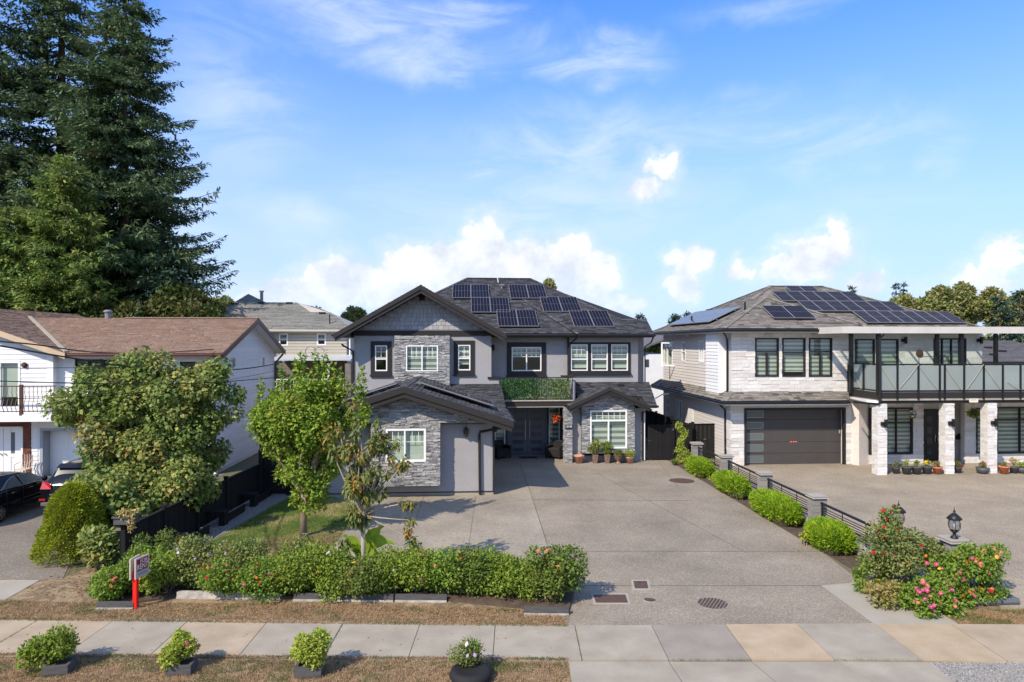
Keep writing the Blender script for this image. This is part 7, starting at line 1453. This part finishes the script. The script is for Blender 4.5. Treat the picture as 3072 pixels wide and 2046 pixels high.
# sedan
pr=[(0.0,.45,.75,.8,.62,.5),(.05,.3,.9,.95,.8,.55),(.35,.24,1.0,1.05,.88,.6),(.95,.22,1.02,1.12,.9,.62),(1.45,.2,1.0,1.36,.905,.56),(2.0,.2,.98,1.43,.905,.57),(2.7,.2,.96,1.4,.905,.57),(3.3,.2,.94,1.12,.9,.62),(3.7,.2,.92,.97,.89,.65),(4.35,.24,.8,.84,.82,.6),(4.6,.35,.6,.64,.65,.45)]
uc_=-15.85; vc_=22.1
rt,body=car('sedan','dark sedan with chrome door handles parked at the left edge',uc_,vc_,pr,.9,(.95,3.65))
hx=.93; m_cgl2=plain('green car glass painted reflection',(.09,.11,.1),.15,spec=.5)
def sidewin(pts,name='side_window'):
    b=MB(); b.prism([(x,y,z) for x,y,z in pts],(.012,0,0)); b.build(name,m_cgl2,rt,org=(0,0,0))
def wx(z): return .885-(z-.97)*.72
def sw(ys): sidewin([(wx(z)+.03,y,z) for y,z in ys])
sw(((1.28,1.04),(2.02,1.02),(2.0,1.33),(1.75,1.32))); sw(((2.1,1.02),(3.2,1.0),(2.75,1.31),(2.12,1.345))); sw(((1.05,1.06),(1.24,1.04),(1.66,1.29),(1.5,1.24)))
b=MB(); b.tube([(wx(1.04)+.03,1.0,1.05),(wx(1.03)+.04,2.05,1.0),(wx(1.0)+.03,3.25,.975)],.012,5); b.tube([(.915,.98,.58),(.922,3.9,.57)],.01,5); b.build('chrome_strip',m_chrome,rt,org=(0,0,0))
for y in (1.5,2.35): b=MB(); b.tube([(.90,y-.02,.86),(.935,y+.02,.865),(.935,y+.15,.865),(.90,y+.19,.86)],.012,5); b.build('door_handle',m_chrome,rt,org=(0,0,0))
b=MB(); b.lathe([(.02,-.09),(.08,-.06),(.1,0),(.08,.07),(.02,.1)],(1.0,3.05,1.05),10,axis='x'); b.build('mirror',m_carp,rt,org=(0,0,0),smooth=True)
for y in (1.22,2.06,3.2): b=MB(); b.box(.895,.918,y-.004,y+.004,.35,.96); b.build('door_gap',m_black,rt,org=(0,0,0))
# SUV, rear to the street
pr2=[(0.0,.4,.9,.95,.8,.6),(.06,.3,1.0,1.06,.9,.66),(.25,.28,1.1,1.32,.92,.64),(.5,.26,1.12,1.6,.93,.62),(.9,.25,1.1,1.66,.935,.66),(1.6,.25,1.08,1.69,.94,.68),(2.6,.25,1.05,1.64,.94,.67),(3.2,.25,1.02,1.3,.93,.68),(3.6,.25,1.0,1.06,.92,.7),(4.3,.3,.85,.9,.85,.6),(4.5,.4,.6,.65,.7,.5)]
rt,body=car('suv','black hatchback suv with red tail lamp half hidden by the lilac shrub',-13.4,23.9,pr2,.92,(.9,3.6),suv=True)
b=MB(); b.prism([(-.56,.19,1.14),(.56,.19,1.14),(.5,.42,1.53),(-.5,.42,1.53)],(0,-.02,.008)); b.build('rear_window',m_cglass,rt,org=(0,0,0))
for sd in (-1,1):
    b=MB(); b.prism([(sd*.5,.0,.92),(sd*.86,.06,.9),(sd*.9,.2,1.0),(sd*.86,.2,1.12),(sd*.54,.04,1.06)],(0,-.04,0)); b.build('tail_lamp',m_tail,rt,org=(0,0,0),bevel=.01)
    b=MB(); b.box(sd*.78-.1,sd*.78+.1,-.03,.02,.52,.58); b.build('reflector',m_tail,rt,org=(0,0,0))
b=MB(); b.box(-.55,.55,-.015,.02,.7,.74); b.build('chrome_strip',m_chrome,rt,org=(0,0,0)); b=MB(); b.box(-.82,.82,-.05,.05,.34,.46); b.build('bumper_trim',plain('bumper grey',(.12,.12,.125),.4),rt,org=(0,0,0),bevel=.015)
b=MB(); b.prism([(-.5,.38,1.58),(.5,.38,1.58),(.52,.6,1.66),(-.52,.6,1.66)],(0,-.1,-.02)); b.build('spoiler',m_carp,rt,org=(0,0,0))
for y in (1.2,2.2): 
    for sd in (-1,1): b=MB(); zz=lambda z:sd*(.925-(z-1.08)*.43); b.prism([(zz(1.12),y-.42,1.12),(zz(1.12),y+.46,1.12),(zz(1.5),y+.36,1.5),(zz(1.5),y-.36,1.5)],(sd*.02,0,0)); b.build('side_window',m_cglass,rt,org=(0,0,0))
# plastic chair by left house
rt=root('patio_chair','pale curved metal chair beside the brown brick entry of the left house','chair',(lu(70,30.4),30.4,0)); cx_=lu(70,30.4); C_=mat('cream metal',(.6,.5,.4),.5)
b=MB(); b.box(cx_-.25,cx_+.25,30.15,30.6,.42,.46); b.build('seat',C_,rt)
for i in range(5): x=cx_-.2+i*.1; b=MB(); b.tube([(x,30.6,.45),(x,30.68,.75),(x+.02,30.62,1.02)],.02,5); b.build('back_slat',C_,rt)
for a in (-.22,.22):
    for c in (30.18,30.58): b=MB(); b.tube([(cx_+a,c,0),(cx_+a,c,.44)],.018,5); b.build('leg',C_,rt)
    b=MB(); b.tube([(cx_+a,30.18,.44),(cx_+a,30.15,.66),(cx_+a,30.6,.72)],.018,5); b.build('armrest',C_,rt)
# wicker chairs at the front door
def wicker(u,v,rz,label):
    rt=root('wicker_chair',label,'armchair',(u,v,0),group='black wicker armchairs at the front door'); rt.rotation_euler=(0,0,TH+rz)
    for (nm,bx) in (('seat',(-.35,.35,-.35,.33,.22,.42)),('backrest',(-.38,.38,.3,.4,.2,.86)),('armrest',(-.42,-.32,-.38,.4,.1,.64)),('armrest',(.32,.42,-.38,.4,.1,.64)),('front_apron',(-.35,.35,-.36,-.33,.1,.3))):
        b=MB(); b.box(*bx); b.build(nm,m_wick,rt,org=(0,0,0),bevel=.025)
    for a in (-.37,.37):
        for c in (-.34,.36): b=MB(); b.box(a-.03,a+.03,c-.03,c+.03,0,.12); b.build('leg',m_wick,rt,org=(0,0,0))
    b=MB(); b.box(-.32,.32,-.33,.28,.42,.5); b.build('cushion',m_dark,rt,org=(0,0,0),bevel=.03)
wicker(lu(1667,34.2),34.1,R(-35),'black wicker armchair right of the double front door'); wicker(lu(1502,34.2),34.3,R(30),'black wicker armchair in deep shade left of the front door')
x=lu(1585,34.4); rt=root('doormat','thin black doormat in front of the double front door','doormat',(x,34.2,0)); b=MB(); b.box(x-.45,x+.45,34.0,34.5,.012,.03); b.build('mat',m_black,rt); b=MB(); b.box(x-.4,x+.4,34.05,34.45,.03,.034); b.build('mat_inlay',m_dark,rt)
# pots
def pot(name,label,px,py,kind,m,s=1.0,plant=None,grp=None,seed=0,fl=(),lm=None,ph=.4,pr_=.2,psz=.07,n=700,top=None,asp=.5):
    x,y,_=G(px,py); rt=root(name,label,'flower pot',(x,y,0),lot=False,group=grp); b=MB()
    P_={'round':([(.13,0),(.19,.28),(.23,.3),(.235,.36),(.2,.36),(.18,.3)],16),'square':([(.13,0),(.2,.42),(.21,.44),(.17,.44),(.16,.38)],4),'urn':([(.15,0),(.13,.03),(.06,.1),(.07,.14),(.17,.24),(.2,.36),(.22,.38),(.17,.38),(.15,.33)],16),'bowl':([(.14,0),(.2,.12),(.22,.22),(.18,.22)],16),'plain':([(.13,0),(.185,.26),(.2,.27),(.2,.3),(.16,.3)],16)}[kind]
    prf=[(r*s,h*s) for r,h in P_[0]]; b.lathe(prf,(0,0,0),P_[1]); o=b.build('pot',m,rt,org=(0,0,0),smooth=P_[1]>6)
    if P_[1]==4: o.rotation_euler=(0,0,R(45))
    zt_=prf[-1][1]; b=MB(); b.lathe([(.001,zt_-.01),(prf[-1][0]*.99,zt_-.012)],(0,0,0),12); b.build('soil',m_soil,rt,org=(0,0,0))
    if lm:
        rg=np.random.default_rng(seed); C=clumpset((0,0,zt_+ph*.5),(pr_,pr_,ph*.5),7,rg,(.35,.55),1,.4); pt=root('potted_plant',plant,'plant',(x,y,zt_-.02),lot=False); C[:,2]-=zt_
        V,Q,Pb,ix=leaf_cloud(C,n,psz,rg,asp,.1,.5,.35); fast('foliage',V,Q,rg.random(n),lm,pt); mb=MB()
        for c in C: bough(mb,(0,0,0),c[:3],.01,.005)
        mb.build('stems',m_bark,pt,org=(0,0,0))
        for key,k in fl:
            for i in range(k): j=rg.integers(len(C)); d=rv(1,rg)[0]; d[1]=-abs(d[1]); d[2]=abs(d[2]); flower(pt,C[j,:3]+d*C[j,3:]*1.1,d,key,.05)
GP='pots in front of the stone bay window'
pot('flower_pot','empty terracotta pot beside the entry pillar',1737,1390,'round',m_terra,1.12,grp=GP)
pot('flower_pot','tall square bronze pot holding the tallest pepper plant',1785,1390,'square',m_bpot,1.0,'tall dark leafy plant in the first square pot',GP,301,(),l_lilac,.95,.32,.13,700,asp=.4)
pot('flower_pot','tall square bronze pot second from the terracotta pot',1821,1390,'square',m_bpot,1.0,'bright green leafy plant in the second square pot',GP,302,(),l_cherry,.75,.26,.12,520,asp=.4)
pot('flower_pot','footed brown urn between the square pots and the round pot',1855,1391,'urn',m_bpot,1.1,'low dark green plant in the brown urn',GP,303,(),l_hedge2,.3,.36,.06,900)
pot('flower_pot','round terracotta pot at the right corner of the stone bay',1890,1390,'plain',m_terra,1.0,'fine yellow green plant in the right terracotta pot',GP,304,(),l_lime,.42,.34,.06,1000,asp=.25)
GR='pots along the porch of the white house'
for i,(px,py,kd,m_,s_,lab,pl_,lm_,fl_) in enumerate(((2688,1421,'plain',m_gpot,.9,'small grey pot nearest the left porch column','dry low plant in the small grey pot',l_rose,()),
 (2720,1423,'plain',m_gpot,1.15,'grey pot with spiky yellow green plant, second on the porch','spiky yellow green plant in the second grey pot',l_lime,()),
 (2750,1423,'plain',m_gpot,1.15,'grey pot with upright dark leaves, third on the porch','upright plant in the third grey pot',l_hedge,()),
 (2781,1422,'plain',m_gpot,1.15,'grey pot with yellow blooms, fourth on the porch','yellow blooms in the fourth grey pot',l_hedge,(('yellow',6),)),
 (2812,1423,'round',m_terra2,.95,'orange terracotta pot left of the middle porch column','faded low plant in the orange pot left of the middle column',l_rose,(('pink',2),)),
 (2874,1419,'plain',m_gpot,.85,'dark pot just right of the middle porch column','red flowered plant right of the middle column',l_hedge2,(('red',4),)),
 (2948,1421,'bowl',m_gpot,1.25,'wide dark bowl pot left of the right porch column','red flowered plant in the dark bowl',l_hedge2,(('red',4),)),
 (3012,1422,'round',m_terra2,1.0,'orange terracotta pot right of the right porch column','low brownish plant in the far orange pot',l_rose,()),
 (3042,1420,'plain',m_gpot,.95,'small grey pot near the right edge of the photo','tall yellow green plant near the right edge',l_lime,(('salmon',3),)),
 (3066,1420,'bowl',m_gpot,1.2,'blue grey bowl cut by the right edge of the photo','low green plant in the bowl at the right edge',l_lime,()))):
    pot('flower_pot',lab,px,py,kd,m_,s_,pl_,GR,320+i,fl_,lm_,.32 if i!=8 else .55,.17,.075,260,asp=.35)
# hanging baskets
def basket(label,px,py,v,lm,fl,n,r=.28,seed=1,ztop=2.75,sz=.08):
    u,z=L(px,py,v); rt=root('hanging_basket',label,'hanging basket',(u,v,z)); rg=np.random.default_rng(seed); C=clumpset((0,0,0),(r,r*.8,r*.75),8,rg,(.4,.6),.9,.4); V,Q,Pb,ix=leaf_cloud(C,n,sz,rg,.5,.3,.1,.4); fast('foliage',V,Q,rg.random(n),lm,rt)
    for key,k in fl:
        for i in range(k): j=rg.integers(len(C)); d=rv(1,rg)[0]; d[1]=-abs(d[1]); flower(rt,C[j,:3]+d*C[j,3:]*1.1,d,key,.055)
    b=MB(); b.lathe([(.0,-.16),(.1,-.15),(.15,0),(.15,.02)],(0,0,0),12); b.build('basket',m_trim,rt,org=(0,0,0)); b=MB()
    for a in (0,2.1,4.2): b.tube([(.14*math.cos(a),.14*math.sin(a),0),(0,0,ztop-z)],.004,3)
    b.build('wires',m_trim,rt,org=(0,0,0))
basket('hanging basket of red orange flowers at the grey house entry',1672,1254,33.4,leafm('red coleus leaves',[(.5,.05,.02),(.6,.18,.04),(.3,.06,.03),(.2,.2,.04)],.3),(('red',12),('orange',8)),500,.3,401)
basket('hanging basket of white flowers beside the black doors',2739,1243,29.4,l_lime,(('white',34),('yellow',4)),350,.24,402,3.2)
basket('hanging basket of plain green leaves on the white house porch',2919,1237,29.4,l_cherry,(),420,.28,403,3.2,.13)
for i,px in enumerate((2855,2982)):
    u,_=L(px,1150,30.3); rt=root('balcony_plant',('leafy potted plant behind the frosted glass, left one','leafy potted plant behind the frosted glass, right one')[i],'potted plant',(u,30.0,zf)); rg=np.random.default_rng(410+i); C=clumpset((0,0,.55),(.35,.3,.3),6,rg); V,Q,Pb,ix=leaf_cloud(C,260,.2,rg,.45); fast('foliage',V,Q,rg.random(260),l_lime,rt); b=MB(); b.lathe([(.14,0),(.2,.25),(.16,.25)],(0,0,0),12); b.build('pot',m_black,rt,org=(0,0,0))
# overhead wires
def wire(label,pts,r=.012):
    P_=[Vector(W(*p)) for p in pts]; rt=root('overhead_cable',label,'cable',tuple(P_[0]),lot=False,group='overhead service cables crossing the left of the photo'); n=24; b=MB(); out=[]
    for i in range(n+1):
        t=i/n*(len(P_)-1); k=min(int(t),len(P_)-2); f=t-k; p0=P_[max(k-1,0)]; p1=P_[k]; p2=P_[k+1]; p3=P_[min(k+2,len(P_)-1)]
        out.append(.5*((2*p1)+(p2-p0)*f+(2*p0-5*p1+4*p2-p3)*f*f+(3*p1-p0-3*p2+p3)*f**3)-P_[0])
    b.tube(out,r,5); b.build('cable',m_wire,rt,org=(0,0,0))
wire('thick cable sagging across the lilac shrub to the patio',((-120,1015,13),(0,1037,15),(268,1082,19),(478,1109,23),(727,1107,28),(870,1082,36)),.022)
wire('cable running from the left edge to the brown gutter corner',((-100,1010,14),(0,1024,16),(110,1034,18),(290,1057,22),(480,1058,26),(640,1048,29.6)),.02)
wire('lower thick cable at balcony height crossing the shrub',((-150,1138,14),(0,1143,15),(325,1151,17),(630,1148,19.5),(960,1120,23)),.012)
wire('thin cable just above the balcony door',((-100,1103,14),(0,1104,15.5),(220,1103,18),(420,1100,21),(700,1085,30)),.007)
wire('lowest thin cable crossing the iron railing',((-100,1196,14),(0,1197,15),(400,1180,18),(720,1134,24),(860,1105,32)),.007)

# leaf litter on the verge, drive and lawn
rg=np.random.default_rng(500)
def litter(name,pts,n,s,seed,z=.02):
    rg=np.random.default_rng(seed); a,b_,c,d=[np.array(p) for p in pts]; q,r=rg.random(n),rg.random(n)
    Pp=(a*(1-q)[:,None]+b_*q[:,None])*(1-r)[:,None]+(d*(1-q)[:,None]+c*q[:,None])*r[:,None]; Pb=np.column_stack([Pp,np.full(n,z)]); D=rg.normal(size=(n,3)); D[:,2]*=.15; Nn=rg.normal(size=(n,3))*.3+np.array([0,0,1]); L_=s*rg.uniform(.6,1.3,n)
    V,Q=leaf_quads(Pb,D,Nn,L_,L_*.6,rg); fast(name,V,Q,rg.random(n),l_litter,kind='stuff')
l_litter=leafm('fallen leaves',[(.3,.17,.06),(.22,.12,.05),(.35,.26,.1),(.15,.13,.05)],.1,.7,1.0)
litter('fallen_leaves',gp((300,1808),(1700,1835),(1700,1858),(300,1835)),420,.06,1); litter('fallen_leaves',gp((900,1500),(1500,1500),(1650,1700),(1000,1700)),160,.06,2); litter('fallen_leaves',gp((190,1700),(340,1715),(300,1800),(60,1790)),260,.06,3); litter('fallen_leaves',gp((2060,1430),(2090,1430),(2480,1700),(2380,1700)),90,.05,4); litter('fallen_leaves',gp((0,1880),(1700,1885),(1700,1980),(0,1965)),60,.045,5,.036)
